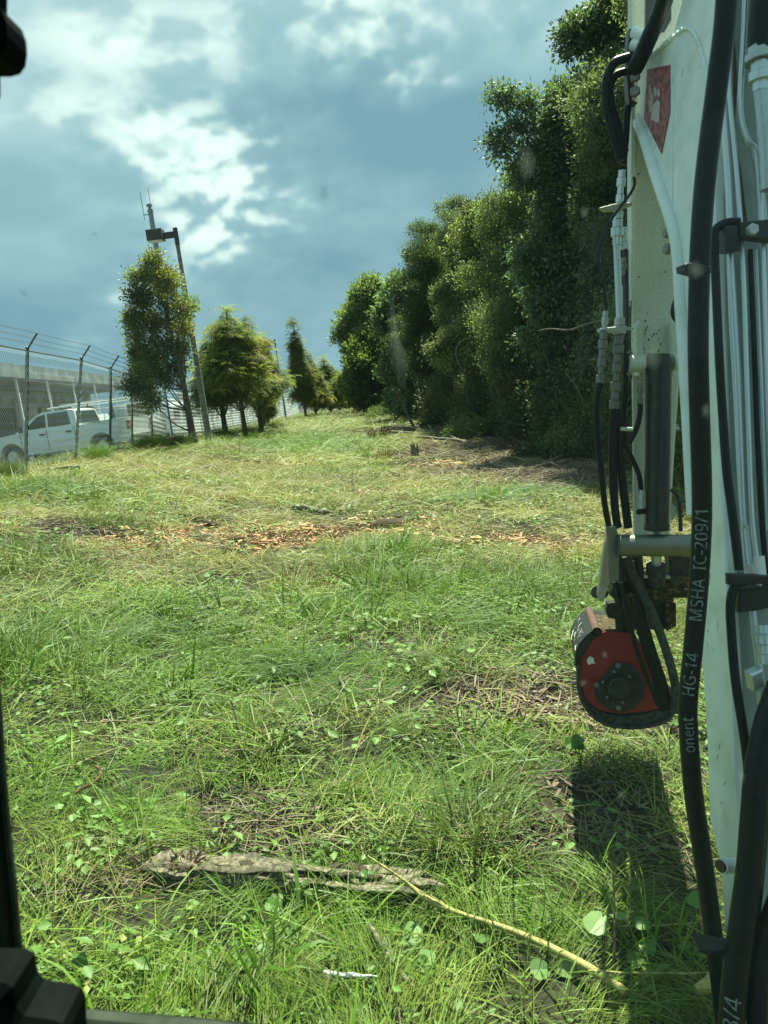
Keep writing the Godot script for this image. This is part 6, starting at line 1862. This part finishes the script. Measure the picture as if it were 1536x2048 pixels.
	for i in 14:
		var g := TAU * i / 14.0
		var o := Vector3(cos(g) * 0.085, 0.3, sin(g) * 0.085)
		torn.tube([o, o + Vector3(rng.randf_range(-0.02, 0.02), rng.randf_range(0.06, 0.26), rng.randf_range(-0.02, 0.02))], [0.028, 0.004], 5)
	part("torn_wood", torn.mesh(), M["weathered wood"], st)
	var q := on_ground(Vector2(-0.171, -30.241).x, Vector2(-0.171, -30.241).y)
	single("root_mass", splinters(Vector3.ZERO, 70, 0.55, 0.65, 8).mesh(), M["red wood"], "spiky torn reddish root mass left of the stump", "root mass", q)
	q = on_ground(Vector2(0.06, -21.539).x, Vector2(0.06, -21.539).y)
	single("root_mass", splinters(Vector3.ZERO, 46, 0.3, 0.42, 9).mesh(), M["fresh wood"], "pale yellow splintered root left in front of the stump", "root mass", q)
	q = on_ground(Vector2(0.281, -19.338).x, Vector2(0.281, -19.338).y)
	single("root_mass", splinters(Vector3.ZERO, 40, 0.45, 0.2, 10).mesh(), M["dark wood"], "dark low tangle of roots at the foot of the stump", "root mass", q)
	q = on_ground(Vector2(0.065, -10.711).x, Vector2(0.065, -10.711).y)
	var hollow := Shape.new()
	hollow.lump(Vector3(0, 0.06, 0), Vector3(0.24, 0.11, 0.13), fine, 0.6, 10, 16)
	single("log_end", hollow.mesh(), M["dark wood"], "dark hollow log end at the right of the orange chips", "log", q)
	q = on_ground(Vector2(0.443, -8.463).x, Vector2(0.443, -8.463).y)
	single("bark_piece", splinters(Vector3.ZERO, 14, 0.16, 0.06, 11).mesh(), M["red wood"], "small heap of reddish bark in the green grass below the chips", "bark", q)
	q = on_ground(Vector2(4.123, -25.984).x, Vector2(4.123, -25.984).y)
	var brush := splinters(Vector3.ZERO, 120, 1.7, 0.75, 12)
	single("brush_pile", brush.mesh(), M["dark wood"], "low pile of brown cut brush before the bare trunk", "brush pile", q)
	q = on_ground(Vector2(3.952, -21.368).x, Vector2(3.952, -21.368).y)
	single("brush_pile", splinters(Vector3.ZERO, 60, 0.8, 0.6, 13).mesh(), M["red wood"], "reddish brown withered brush right of the brush pile", "brush pile", q)
	q = on_ground(Vector2(2.217, -29.881).x, Vector2(2.217, -29.881).y)
	single("brush_pile", splinters(Vector3.ZERO, 60, 1.0, 0.5, 14).mesh(), M["pale bark"], "grey twiggy brush heap behind the long pale branch", "brush pile", q)
	# a long strip of shredded brush along the wood's foot
	var heap := []
	var shades := PackedColorArray()
	var bits := []
	for number in 2:
		bits.append(splinters(Vector3.ZERO, 22, 0.6, 0.08, 600 + number).mesh())
	var spine := [Vector2(-1.659, -38.888), Vector2(0.704, -31.598), Vector2(2.197, -25.167), Vector2(3.611, -23.705), Vector2(4.109, -18.88), Vector2(4.294, -15.159), Vector2(4.574, -12.17)]
	var other := []
	var other_shades := PackedColorArray()
	for i in 620:
		var at_ := rng.randi() % (spine.size() - 1)
		var p: Vector2 = spine[at_].lerp(spine[at_ + 1], rng.randf())
		var x := p.x + rng.randfn(0, 0.9)
		var z := p.y + rng.randfn(0, 1.6)
		var g := rng.randf()
		var shade: Color = Color(0.16, 0.11, 0.07).lerp(Color(0.5, 0.44, 0.33), g * g)
		var w := Transform3D(facing((ground_up(x, z) + Vector3(rng.randf_range(-0.3, 0.3), 0.2, rng.randf_range(-0.3, 0.3))).normalized(), rng.randf() * TAU, rng.randf_range(0.5, 1.25)), on_ground(x, z) + Vector3(0, 0.02, 0))
		if i % 2:
			heap.append(w)
			shades.append(shade)
		else:
			other.append(w)
			other_shades.append(shade)
	tag(scatter("brush_debris", bits[0], M["chips"], heap, shades, self), "grey brown shredded sticks strewn along the foot of the wood", "debris")
	tag(scatter("brush_debris", bits[1], M["chips"], other, other_shades, self), "brown broken twigs strewn along the foot of the wood", "debris")
	var jug := Shape.new()
	jug.lathe([Vector2(0, 0), Vector2(0, 0.05), Vector2(0.1, 0.075), Vector2(0.2, 0.07), Vector2(0.26, 0.02), Vector2(0.27, 0)], Vector3.ZERO, Vector3(1, 0.1, 0), 12)
	single("white_container", jug.mesh(), M["vehicle white"], "small white container in the brush right of the arm", "container", Vector3(5.396, 0.749, -14))


func make_plants() -> void:
	# broad leaves standing in the cut grass: where the leaves are, where the stem is rooted, leaf length
	var list := [
		[[Vector3(-1.474, 0.552, -6.8), Vector3(-1.564, 0.507, -6.8), Vector3(-1.583, 0.613, -6.8), Vector3(-1.512, 0.604, -6.8)], 0.095, "leafy green seedling standing alone behind the grass clumps"],
		[[Vector3(-0.486, 0.131, -2.42), Vector3(-0.441, 0.123, -2.44)], 0.075, "pale round leaf pair below the log's left half"],
		[[Vector3(-0.291, 0.102, -2.5), Vector3(-0.316, 0.119, -2.5)], 0.055, "pale round leaf just under the log's middle"],
		[[Vector3(0.101, 0.046, -2.52), Vector3(0.132, 0.013, -2.5), Vector3(0.087, 0.013, -2.5)], 0.075, "pale heart shaped leaf above the split splinter"],
		[[Vector3(0.143, -0.06, -2.36), Vector3(0.107, -0.077, -2.38)], 0.075, "round green leaf beside the lower thin straw"],
		[[Vector3(0.35, -0.04, -2.55), Vector3(0.321, -0.046, -2.55), Vector3(0.353, -0.057, -2.52)], 0.08, "dull green leaf touching the torn stalk"],
		[[Vector3(0.827, 0.083, -2.5), Vector3(0.796, 0.076, -2.5)], 0.1, "large pale leaf on a tall dark stem in the shade"],
		[[Vector3(0.921, -0.053, -2.4), Vector3(0.895, -0.059, -2.4)], 0.075, "round dark green leaf right of the tall dark stem"],
		[[Vector3(0.937, 0.025, -2.48), Vector3(0.955, 0.031, -2.48)], 0.07, "small bright leaf in the shade right of the large pale leaf"],
		[[Vector3(0.59, -0.136, -2.35), Vector3(0.565, -0.119, -2.35)], 0.085, "round bright leaf above the lower end of the torn stalk"],
		[[Vector3(1.012, 0.145, -3.7), Vector3(1.034, 0.102, -3.7), Vector3(0.985, 0.122, -3.7)], 0.085, "leafy green sprig in front of the mulcher's shadow"],
		[[Vector3(1.15, 0.036, -2.5), Vector3(1.161, 0.064, -2.5)], 0.085, "green leaf partly hidden behind the boom hose"],
		[[Vector3(-0.758, 0.017, -2.75), Vector3(-0.708, 0.106, -2.9), Vector3(-0.664, 0.118, -2.9)], 0.07, "dark green leaves at the log's left end"],
		[[Vector3(-0.357, 0.064, -2.62), Vector3(-0.39, 0.108, -2.7)], 0.065, "folded dark leaf standing before the middle of the log"],
		[[Vector3(-0.049, 0.13, -2.8), Vector3(-0.032, 0.11, -2.8), Vector3(-0.077, 0.12, -2.8)], 0.05, "bright clover like leaves growing over the log"],
		[[Vector3(-0.343, 0.082, -2.95), Vector3(-0.375, 0.079, -2.95), Vector3(-0.317, 0.09, -2.95)], 0.045, "small pale leaves behind the middle of the log"],
		[[Vector3(-0.942, 0.257, -4.6), Vector3(-0.85, 0.195, -4.6), Vector3(-0.9, 0.156, -4.55), Vector3(-0.82, 0.224, -4.6)], 0.05, "thin upright weed with small yellow leaves left of centre"],
	]
	var i := 0
	for e in list:
		var pts: Array = e[0]
		var p0: Vector3 = pts[0]
		var foot := on_ground(p0.x + 0.01, p0.z - 0.02)
		var t := thing("broadleaf_weed", e[2], "weed", foot, Basis.IDENTITY, "broad leaved weeds in the cut grass")
		var stem := Shape.new()
		stem.tint = Color(0.11, 0.17, 0.05)
		for p in pts:
			var q: Vector3 = p - foot
			q.y = maxf(q.y, 0.05)
			stem.tube(smooth([Vector3(0, -0.02, 0), Vector3(q.x * 0.3, q.y * 0.6, q.z * 0.3), q], 3), 0.003, 5, false)
			var l := Shape.new()
			var a := rng.randf() * TAU
			var k := rng.randf_range(0.8, 1.25)
			l.tint = (Color(0.11, 0.22, 0.05) if i % 3 else Color(0.19, 0.3, 0.11)) * k
			var dir := Vector3(cos(a), rng.randf_range(-0.2, 0.3), sin(a)).normalized()
			var up := (Vector3(0, 0.8, 0.6) + Vector3(rng.randf_range(-0.4, 0.4), 0, rng.randf_range(-0.3, 0.3))).normalized()
			var side := dir.cross(up).normalized()
			var nn := side.cross(dir)
			var rim := []
			var n := 12
			for j in n:
				var g := TAU * j / n
				var w := (1.0 + 0.25 * cos(g)) * (0.9 + 0.1 * cos(g * 2.0))
				rim.append(q + (dir * (cos(g) * 0.5 + 0.4) + side * sin(g) * 0.48 * w) * e[1] * k * 0.85 + nn * e[1] * (0.12 * absf(sin(g)) - 0.05 * (1 - cos(g))))
			var mid: Vector3 = q + dir * 0.35 * e[1]
			for j in n:
				l.tri(mid, rim[j], rim[(j + 1) % n])
			part("leaf", l.mesh(), M["grass"], t)
		part("stem", stem.mesh(), M["grass"], t)
		i += 1
	# thin bare stems standing up
	for e in [[Vector3(0.744, -0.036, -2.25), Vector3(0.847, 0.28, -2.5), "tall dark upright stem carrying the large pale leaf"], [Vector3(0.934, -0.094, -2.3), Vector3(0.991, -0.013, -2.5), "thin upright brown stem near the boom hoses"], [Vector3(-0.795, 0.098, -4.1), Vector3(-0.861, 0.353, -4.3), "thin dark leaning stem left of the upright weed"]]:
		stick("weed_stem", e[0], e[1], 0.005, 0.003, "dark wood", e[2], "stem", 0.0, 0.02)
	# shrubs and tall clumps
	var blades := tuft_mesh(70, 0.13, 0.45, 0.95, 0.008, 0.95, 1.5, 0.9, 21)
	var leaf := leaf_clump(20, 0.22, 0.08, 0.04, 51)
	var list2 := [
		[Vector2(-6.307, -23.5), 0.7, 0.0, "dark rounded clump of tall grass at the foot of the nearest tree", Color(0.05, 0.085, 0.02), 70],
		[Vector2(-6.699, -22.5), 0.42, 0.0, "bright yellow green grass clump left of the nearest tree", Color(0.16, 0.24, 0.04), 60],
		[Vector2(-6.973, -19), 0.3, 0.0, "bright green leafy clump at the fence under the pickup's rear wheel", Color(0.14, 0.25, 0.05), 26],
		[Vector2(-5.829, -28), 0.6, 0.0, "green tall grass clump between the lamp pole and the second tree", Color(0.08, 0.13, 0.03), 70],
		[Vector2(-5.643, -40), 0.7, 0.0, "dark grass clump at the end of the near tree row", Color(0.06, 0.1, 0.025), 70],
		[Vector2(-5.702, -33), 0.7, 0.0, "grass clump around the third tree's foot", Color(0.08, 0.13, 0.03), 60],
		[Vector2(-5.836, -62), 0.8, 0.0, "low grass clump under the tall spire tree", Color(0.09, 0.15, 0.03), 50],
		[Vector2(-7.284, -15), 0.35, 0.0, "tall green grass clump at the left edge by the first fence post", Color(0.11, 0.18, 0.04), 26],
		[Vector2(2.917, -26), 0.75, 0.9, "pale green feathery shrub in the brush before the wood", Color(0.2, 0.3, 0.09), 240],
		[Vector2(4.645, -18.5), 0.8, 0.9, "leafy bright shrub at the wood's foot left of the arm", Color(0.17, 0.26, 0.1), 300],
		[Vector2(-0.151, -48), 0.9, 1.0, "light green bush at the far corner of the wood", Color(0.17, 0.26, 0.08), 260],
		[Vector2(4.078, -19), 0.7, 0.5, "low dark shrub left of the leafy bright shrub", Color(0.06, 0.1, 0.035), 200],
	]
	for e in list2:
		var foot := on_ground(e[0].x, e[0].y)
		var where := []
		var tints := PackedColorArray()
		var tall: float = e[2]
		for j in int(e[5]):
			var a := rng.randf() * TAU
			var d: float = sqrt(rng.randf()) * e[1]
			var c: Color = e[4] * rng.randf_range(0.75, 1.3)
			if tall == 0.0:
				where.append(Transform3D(Basis(Vector3.UP, rng.randf() * TAU) * Basis.from_scale(Vector3.ONE * (1.0 - 0.5 * d / e[1]) * rng.randf_range(0.8, 1.15)), Vector3(cos(a) * d, 0, sin(a) * d)))
			else:
				where.append(Transform3D(Basis.from_euler(Vector3(rng.randf_range(-0.4, 0.4), a, 0)) * Basis.from_scale(Vector3.ONE * rng.randf_range(0.7, 1.1)), Vector3(cos(a) * d, tall * rng.randf() * (1.1 - 0.6 * d / e[1]), sin(a) * d)))
			tints.append(c)
		var t := thing("shrub" if tall > 0.0 else "grass_clump", e[3], "shrub" if tall > 0.0 else "grass clump", foot)
		scatter("foliage", blades if tall == 0.0 else leaf, M["grass"] if tall == 0.0 else M["foliage"], where, tints, t)


func tuft_mesh(n: int, spread: float, l0: float, l1: float, width: float, rise0: float, rise1: float, bend: float, seed_: int) -> ArrayMesh:
	var r := RandomNumberGenerator.new()
	r.seed = seed_
	var s := Shape.new()
	for i in n:
		var a := r.randf() * TAU
		var d := sqrt(r.randf()) * spread
		var b := a + r.randf_range(-0.9, 0.9)
		var k := r.randf_range(0.65, 1.3)
		s.tint = Color(k * r.randf_range(0.85, 1.25), k, k * r.randf_range(0.7, 1.1))
		s.blade(Vector3(cos(a) * d, -0.015, sin(a) * d), Vector3(cos(b), 0, sin(b)), r.randf_range(l0, l1), width * r.randf_range(0.6, 1.3), r.randf_range(rise0, rise1), bend * r.randf_range(0.4, 1.3))
	return s.mesh()


func make_ground_cover() -> void:
	# flattened cuttings
	var thatch := []
	for k in 4:
		var r := RandomNumberGenerator.new()
		r.seed = 100 + k
		var s := Shape.new()
		var comb := r.randf() * TAU
		for i in 95:
			var a := r.randf() * TAU
			var d := sqrt(r.randf()) * 0.3
			var b := r.randf() * TAU if r.randf() < 0.6 else comb + r.randfn(0, 0.35)
			var f := r.randf()
			var c: Color = Color(1.0, 1.0, 1.0).lerp(Color(1.5, 1.15, 1.1), smoothstep(0.68, 0.9, f)).lerp(Color(0.75, 0.42, 0.5), smoothstep(0.93, 1.0, f)) * r.randf_range(0.45, 1.5)
			s.tint = Color(c.r, c.g, c.b)
			s.blade(Vector3(cos(a) * d, r.randf_range(0.0, 0.055), sin(a) * d), Vector3(cos(b), 0, sin(b)), r.randf_range(0.09, 0.34), r.randf_range(0.002, 0.0075), r.randf_range(-0.12, 0.5), r.randf_range(-0.1, 0.75))
		thatch.append(s.mesh())
	var tufts := [tuft_mesh(36, 0.08, 0.1, 0.24, 0.0055, 0.6, 1.5, 0.9, 61), tuft_mesh(30, 0.09, 0.14, 0.38, 0.005, 0.5, 1.45, 1.2, 62), tuft_mesh(48, 0.13, 0.06, 0.16, 0.007, 0.4, 1.4, 0.8, 63), tuft_mesh(16, 0.1, 0.12, 0.32, 0.013, 0.3, 1.2, 1.3, 64)]
	var swaths := []
	for k in 2:
		var r := RandomNumberGenerator.new()
		r.seed = 200 + k
		var s := Shape.new()
		for i in 60:
			var b := r.randfn(0, 0.22)
			var g := r.randf_range(0.65, 1.3)
			s.tint = Color(g, g, g * 0.9)
			s.blade(Vector3(r.randf_range(-0.25, 0.05), r.randf_range(0, 0.04), r.randf_range(-0.2, 0.2)), Vector3(cos(b), 0, sin(b)), r.randf_range(0.3, 0.6), r.randf_range(0.003, 0.007), r.randf_range(0.25, 0.7), r.randf_range(0.6, 1.2), 5)
		swaths.append(s.mesh())
	var clover := []
	for k in 3:
		var r := RandomNumberGenerator.new()
		r.seed = 300 + k
		var s := Shape.new()
		for i in 18:
			var p := Vector3(r.randfn(0, 0.12), r.randf_range(0.02, 0.1), r.randfn(0, 0.12))
			var a := r.randf() * TAU
			var g := r.randf_range(0.7, 1.3)
			s.tint = Color(g, g, g)
			s.leaf(p, Vector3(cos(a), r.randf_range(-0.3, 0.3), sin(a)).normalized(), (Vector3.UP + Vector3(r.randf_range(-0.5, 0.5), 0, r.randf_range(-0.5, 0.5))).normalized(), r.randf_range(0.02, 0.045) * (1.0 + 0.35 * k), r.randf_range(0.016, 0.034) * (1.0 + 0.25 * k))
		clover.append(s.mesh())
	var chips := []
	for k in 3:
		var r := RandomNumberGenerator.new()
		r.seed = 400 + k
		var s := Shape.new()
		for i in 16:
			var a := r.randf() * TAU
			var p := Vector3(r.randfn(0, 0.16), r.randf_range(0.0, 0.05), r.randfn(0, 0.16))
			var g := r.randf_range(0.5, 1.35)
			s.tint = Color(g, g * r.randf_range(0.85, 1.1), g * r.randf_range(0.7, 1.2))
			var size := Vector3(r.randf_range(0.04, 0.15), r.randf_range(0.004, 0.012), r.randf_range(0.008, 0.026))
			s.box(p, size, Basis.from_euler(Vector3(r.randf_range(-0.5, 0.5), a, r.randf_range(-0.4, 0.4))))
		chips.append(s.mesh())
	var sticks := []
	for k in 2:
		var r := RandomNumberGenerator.new()
		r.seed = 500 + k
		var s := Shape.new()
		for i in 18:
			var a := r.randf() * TAU
			var p := Vector3(r.randfn(0, 0.14), r.randf_range(0.005, 0.05), r.randfn(0, 0.14))
			var d := Vector3(cos(a), r.randf_range(-0.15, 0.25), sin(a)) * r.randf_range(0.05, 0.2)
			var g := r.randf_range(0.5, 1.4)
			s.tint = Color(g, g, g)
			s.tube([p - d, p + Vector3(0, 0.01, 0), p + d], [0.003, r.randf_range(0.003, 0.007), 0.002], 4, false)
		sticks.append(s.mesh())
	# bands by distance: near, far, copies for each square metre, how large
	var bands := [[1.1, 4.0, 62.0, 0.9], [4.0, 7.0, 52.0, 1.0], [7.0, 12.0, 34.0, 1.2], [12.0, 20.0, 20.0, 1.5], [20.0, 35.0, 11.0, 2.0], [35.0, 92.0, 4.0, 3.0]]
	var sets := {}
	var green := Color(0.15, 0.255, 0.03)
	var fresh := Color(0.11, 0.235, 0.022)
	var straw := Color(0.31, 0.315, 0.09)
	var dry := Color(0.21, 0.165, 0.085)
	var add := func(key: String, m: Mesh, mat: String, where: Transform3D, c: Color) -> void:
		if not sets.has(key):
			sets[key] = [m, mat, [], PackedColorArray()]
		sets[key][2].append(where)
		sets[key][3].append(c)
	for b in bands:
		var z0: float = b[0]
		var z1: float = b[1]
		var reach := z1 * 0.56 + 1.6
		var x0 := -minf(reach, 9.6)
		var x1 := minf(reach, 8.5)
		var n := int((z1 - z0) * (x1 - x0) * b[2])
		for i in n:
			var z := -rng.randf_range(z0, z1)
			var x := rng.randf_range(x0, x1)
			if absf(x) > -z * 0.56 + 1.6:
				continue
			if z < -24 and x > 6.0 - (-z - 24) * 0.1:
				continue
			var f := patch(x, z)
			var at := on_ground(x, z) + Vector3(0, relief(x, z), 0)
			var up := ground_up(x, z)
			var size: float = b[3] * rng.randf_range(0.8, 1.25)
			var vary := rng.randf_range(0.65, 1.4)
			var roll := rng.randf()
			if rng.randf() < f.x * (0.85 if i % 3 else 0.6):
				var c: Color = Color(0.42, 0.21, 0.09).lerp(Color(0.46, 0.37, 0.21), rng.randf()) * vary
				add.call("wood_chips_%d" % (i % 3), chips[i % 3], "chips", Transform3D(facing(up, rng.randf() * TAU, size * rng.randf_range(0.35, 1.1)), at + Vector3(0, 0.005, 0)), c)
				if roll > (0.1 if z > -8 else 0.09):
					continue
			if rng.randf() < f.y * 0.95:
				var c: Color = Color(0.09, 0.065, 0.045).lerp(Color(0.3, 0.24, 0.15), pow(rng.randf(), 2.0)) * vary
				if i % 2 == 0:
					add.call("mulch_%d" % (i % 3), chips[i % 3], "chips", Transform3D(facing(up, rng.randf() * TAU, size * 0.7), at + Vector3(0, 0.01, 0)), c)
				else:
					add.call("twigs_%d" % (i % 4 / 2), sticks[i % 4 / 2], "chips", Transform3D(facing(up, rng.randf() * TAU, size), at), c * 1.1)
				if roll > (0.06 if z > -8 else 0.012):
					continue
			if f.w > 0.5 and roll < 0.16:
				add.call("twigs_%d" % (i % 2), sticks[i % 2], "chips", Transform3D(facing(up, rng.randf() * TAU, size), at), Color(0.2, 0.15, 0.09) * vary)
			# the lower f.z is the more straw
			var c2 := straw.lerp(green, clampf(f.z * 1.15 + rng.randf_range(-0.25, 0.25), 0, 1))
			if rng.randf() < 0.12 * (1.0 - f.z):
				c2 = dry
			c2 = c2 * vary
			if f.w > 0.75 and roll < 0.35:
				continue
			var clump := smoothstep(-0.12, 0.3, fine.get_noise_2d(x * 0.6 + 31.0, z * 0.6))
			if roll < 0.48:
				if rng.randf() < 0.3 + 0.6 * clump or z < -12:
					add.call("cut_grass_%d" % (i % 4), thatch[i % 4], "grass", Transform3D(facing(up, rng.randf() * TAU, size), at + Vector3(0, 0.03 * clump, 0)), c2)
			elif roll < 0.82:
				if rng.randf() < 0.12 + clump * (0.35 + f.z * 0.6):
					var k := i % 4
					var flop := Vector3(rng.randf_range(-1, 1), 0, rng.randf_range(-1, 1)) * (1.2 if rng.randf() < 0.6 else 0.3)
					add.call("grass_%d" % k, tufts[k], "grass", Transform3D(facing((up + Vector3(0, 0.3, 0) + flop).normalized(), rng.randf() * TAU, minf(size, 1.5) * (0.55 + 0.5 * f.z + 0.25 * clump)), at), c2.lerp(fresh * vary, f.z * 0.75))
			elif -z < 16:
				if rng.randf() < 0.9:
					add.call("clover_leaves_%d" % (i % 3), clover[i % 3], "grass", Transform3D(facing(up, rng.randf() * TAU, size * rng.randf_range(0.7, 1.2)), at + Vector3(0, 0.03 * clump, 0)), (Color(0.12, 0.22, 0.045) if rng.randf() > 0.04 else Color(0.25, 0.28, 0.06)) * vary)
	# combed swaths and standing clumps: where, reach, turn, copies, kind
	for e in [[Vector2(-0.758, -5.412), Vector2(0.95, 0.3), 0.15, 42, 0], [Vector2(-0.251, -4.82), Vector2(0.35, 0.22), 0.5, 18, 0], [Vector2(0.928, -7.185), Vector2(0.9, 0.35), 0.2, 22, 0], [Vector2(0.494, -6.477), Vector2(0.5, 0.3), 0.4, 14, 0], [Vector2(-2.093, -6.052), Vector2(0.6, 0.4), -0.3, 20, 0], [Vector2(0.42, -3.719), Vector2(0.4, 0.22), 0.7, 9, 0], [Vector2(-5.806, -12.717), Vector2(1.2, 1.0), -0.6, 60, 0], [Vector2(1.791, -12.768), Vector2(0.9, 0.5), 0.3, 30, 0], [Vector2(2.46, -13.719), Vector2(0.7, 0.5), 0.2, 20, 0],
			[Vector2(-2.62, -5.369), Vector2(0.5, 0.4), 0.0, 50, 1], [Vector2(-3.97, -8.23), Vector2(0.9, 0.7), 0.0, 40, 1], [Vector2(-6.373, -13.394), Vector2(1.4, 1.2), 0.0, 80, 1], [Vector2(-0.576, -8.132), Vector2(0.6, 0.3), 0.0, 22, 1], [Vector2(0.369, -7.478), Vector2(0.5, 0.3), 0.0, 26, 1], [Vector2(0.086, -9.13), Vector2(0.9, 0.35), 0.0, 26, 1], [Vector2(1.265, -7.814), Vector2(0.8, 0.3), 0.0, 26, 1], [Vector2(1.706, -7.043), Vector2(0.6, 0.4), 0.0, 20, 1], [Vector2(0.335, -3.107), Vector2(0.25, 0.16), 0.0, 12, 1], [Vector2(-0.82, -4.311), Vector2(0.2, 0.14), 0.0, 7, 1], [Vector2(-3.493, -10.374), Vector2(0.9, 0.4), 0.0, 18, 1], [Vector2(-2.989, -31.725), Vector2(3.0, 5.0), 0.0, 90, 1], [Vector2(-5.293, -26.088), Vector2(2.5, 3.0), 0.0, 60, 1]]:
		for j in int(e[3]):
			var x: float = e[0].x + rng.randfn(0, 0.55) * e[1].x
			var z: float = e[0].y + rng.randfn(0, 0.55) * e[1].y
			var vary := rng.randf_range(0.75, 1.25)
			if e[4] == 0:
				add.call("grass_swath_%d" % (j % 2), swaths[j % 2], "grass", Transform3D(facing(ground_up(x, z), e[2] + rng.randfn(0, 0.7), rng.randf_range(0.35, 0.95) * clampf(-z / 7.0, 0.55, 1.3)), on_ground(x, z) + Vector3(0, 0.02, 0)), Color(0.095, 0.2, 0.03) * vary)
			else:
				add.call("grass_%d" % (j % 2), tufts[j % 2], "grass", Transform3D(facing(Vector3.UP, rng.randf() * TAU, rng.randf_range(1.1, 1.7)), on_ground(x, z)), Color(0.12, 0.19, 0.04) * vary)
	# matted cuttings, combed the way the machine passed over them
	for i in 1100:
		var z := -pow(rng.randf(), 1.25) * 8.5 - 2.0
		var x := rng.randf_range(-0.56, 0.5) * (-z + 1.0)
		var f := patch(x, z)
		if rng.randf() > f.z * 1.1 - 0.15:
			continue
		var way := lumps.get_noise_2d(x * 1.3 + 50.0, z * 1.3) * 7.0
		var c: Color = Color(0.13, 0.24, 0.026).lerp(Color(0.25, 0.3, 0.06), rng.randf() * rng.randf()) * rng.randf_range(0.7, 1.25)
		add.call("grass_swath_%d" % (i % 2), swaths[i % 2], "grass", Transform3D(facing((ground_up(x, z) + Vector3(rng.randf_range(-0.2, 0.2), 0, rng.randf_range(-0.2, 0.2))).normalized(), way + rng.randfn(0, 0.5), rng.randf_range(0.3, 0.62)), on_ground(x, z) + Vector3(0, relief(x, z) + 0.01, 0)), c)
	# tufts that half hide the log
	for i in 26:
		var q: Vector2 = Vector2(-0.951, -2.869).lerp(Vector2(0.178, -2.681), rng.randf())
		add.call("grass_%d" % (i % 2), tufts[i % 2], "grass", Transform3D(facing(Vector3(rng.randf_range(-0.3, 0.3), 1, rng.randf_range(-0.2, 0.4)).normalized(), rng.randf() * TAU, rng.randf_range(0.4, 0.75)), on_ground(q.x + rng.randfn(0, 0.03), q.y + rng.randfn(0, 0.03))), Color(0.15, 0.27, 0.035) * rng.randf_range(0.7, 1.3))
	# weeds along the fence
	for i in 900:
		var z := -rng.randf_range(10, 90)
		var x := -8.3 - 0.012 * (-z - 20) + rng.randfn(0, 0.35)
		if z > -19 and rng.randf() < 0.7:
			continue
		add.call("grass_%d" % (i % 2), tufts[i % 2], "grass", Transform3D(facing(Vector3.UP, rng.randf() * TAU, rng.randf_range(1.2, 2.4)), on_ground(x, z)), Color(0.10, 0.165, 0.035) * rng.randf_range(0.7, 1.3))
	var words := {"cut_grass": "flattened yellow green grass cuttings", "grass": "standing green grass", "grass_swath": "combed swaths of long green grass", "clover_leaves": "small round weed leaves", "wood_chips": "orange wood chips", "mulch": "dark brown wood mulch", "twigs": "scattered brown twigs"}
	for key in sets:
		var called: String = key.substr(0, key.rfind("_"))
		var o := scatter(called, sets[key][0], M[sets[key][1]], sets[key][2], sets[key][3], self)
		tag(o, words[called] + " over the cleared strip", called.replace("_", " "))
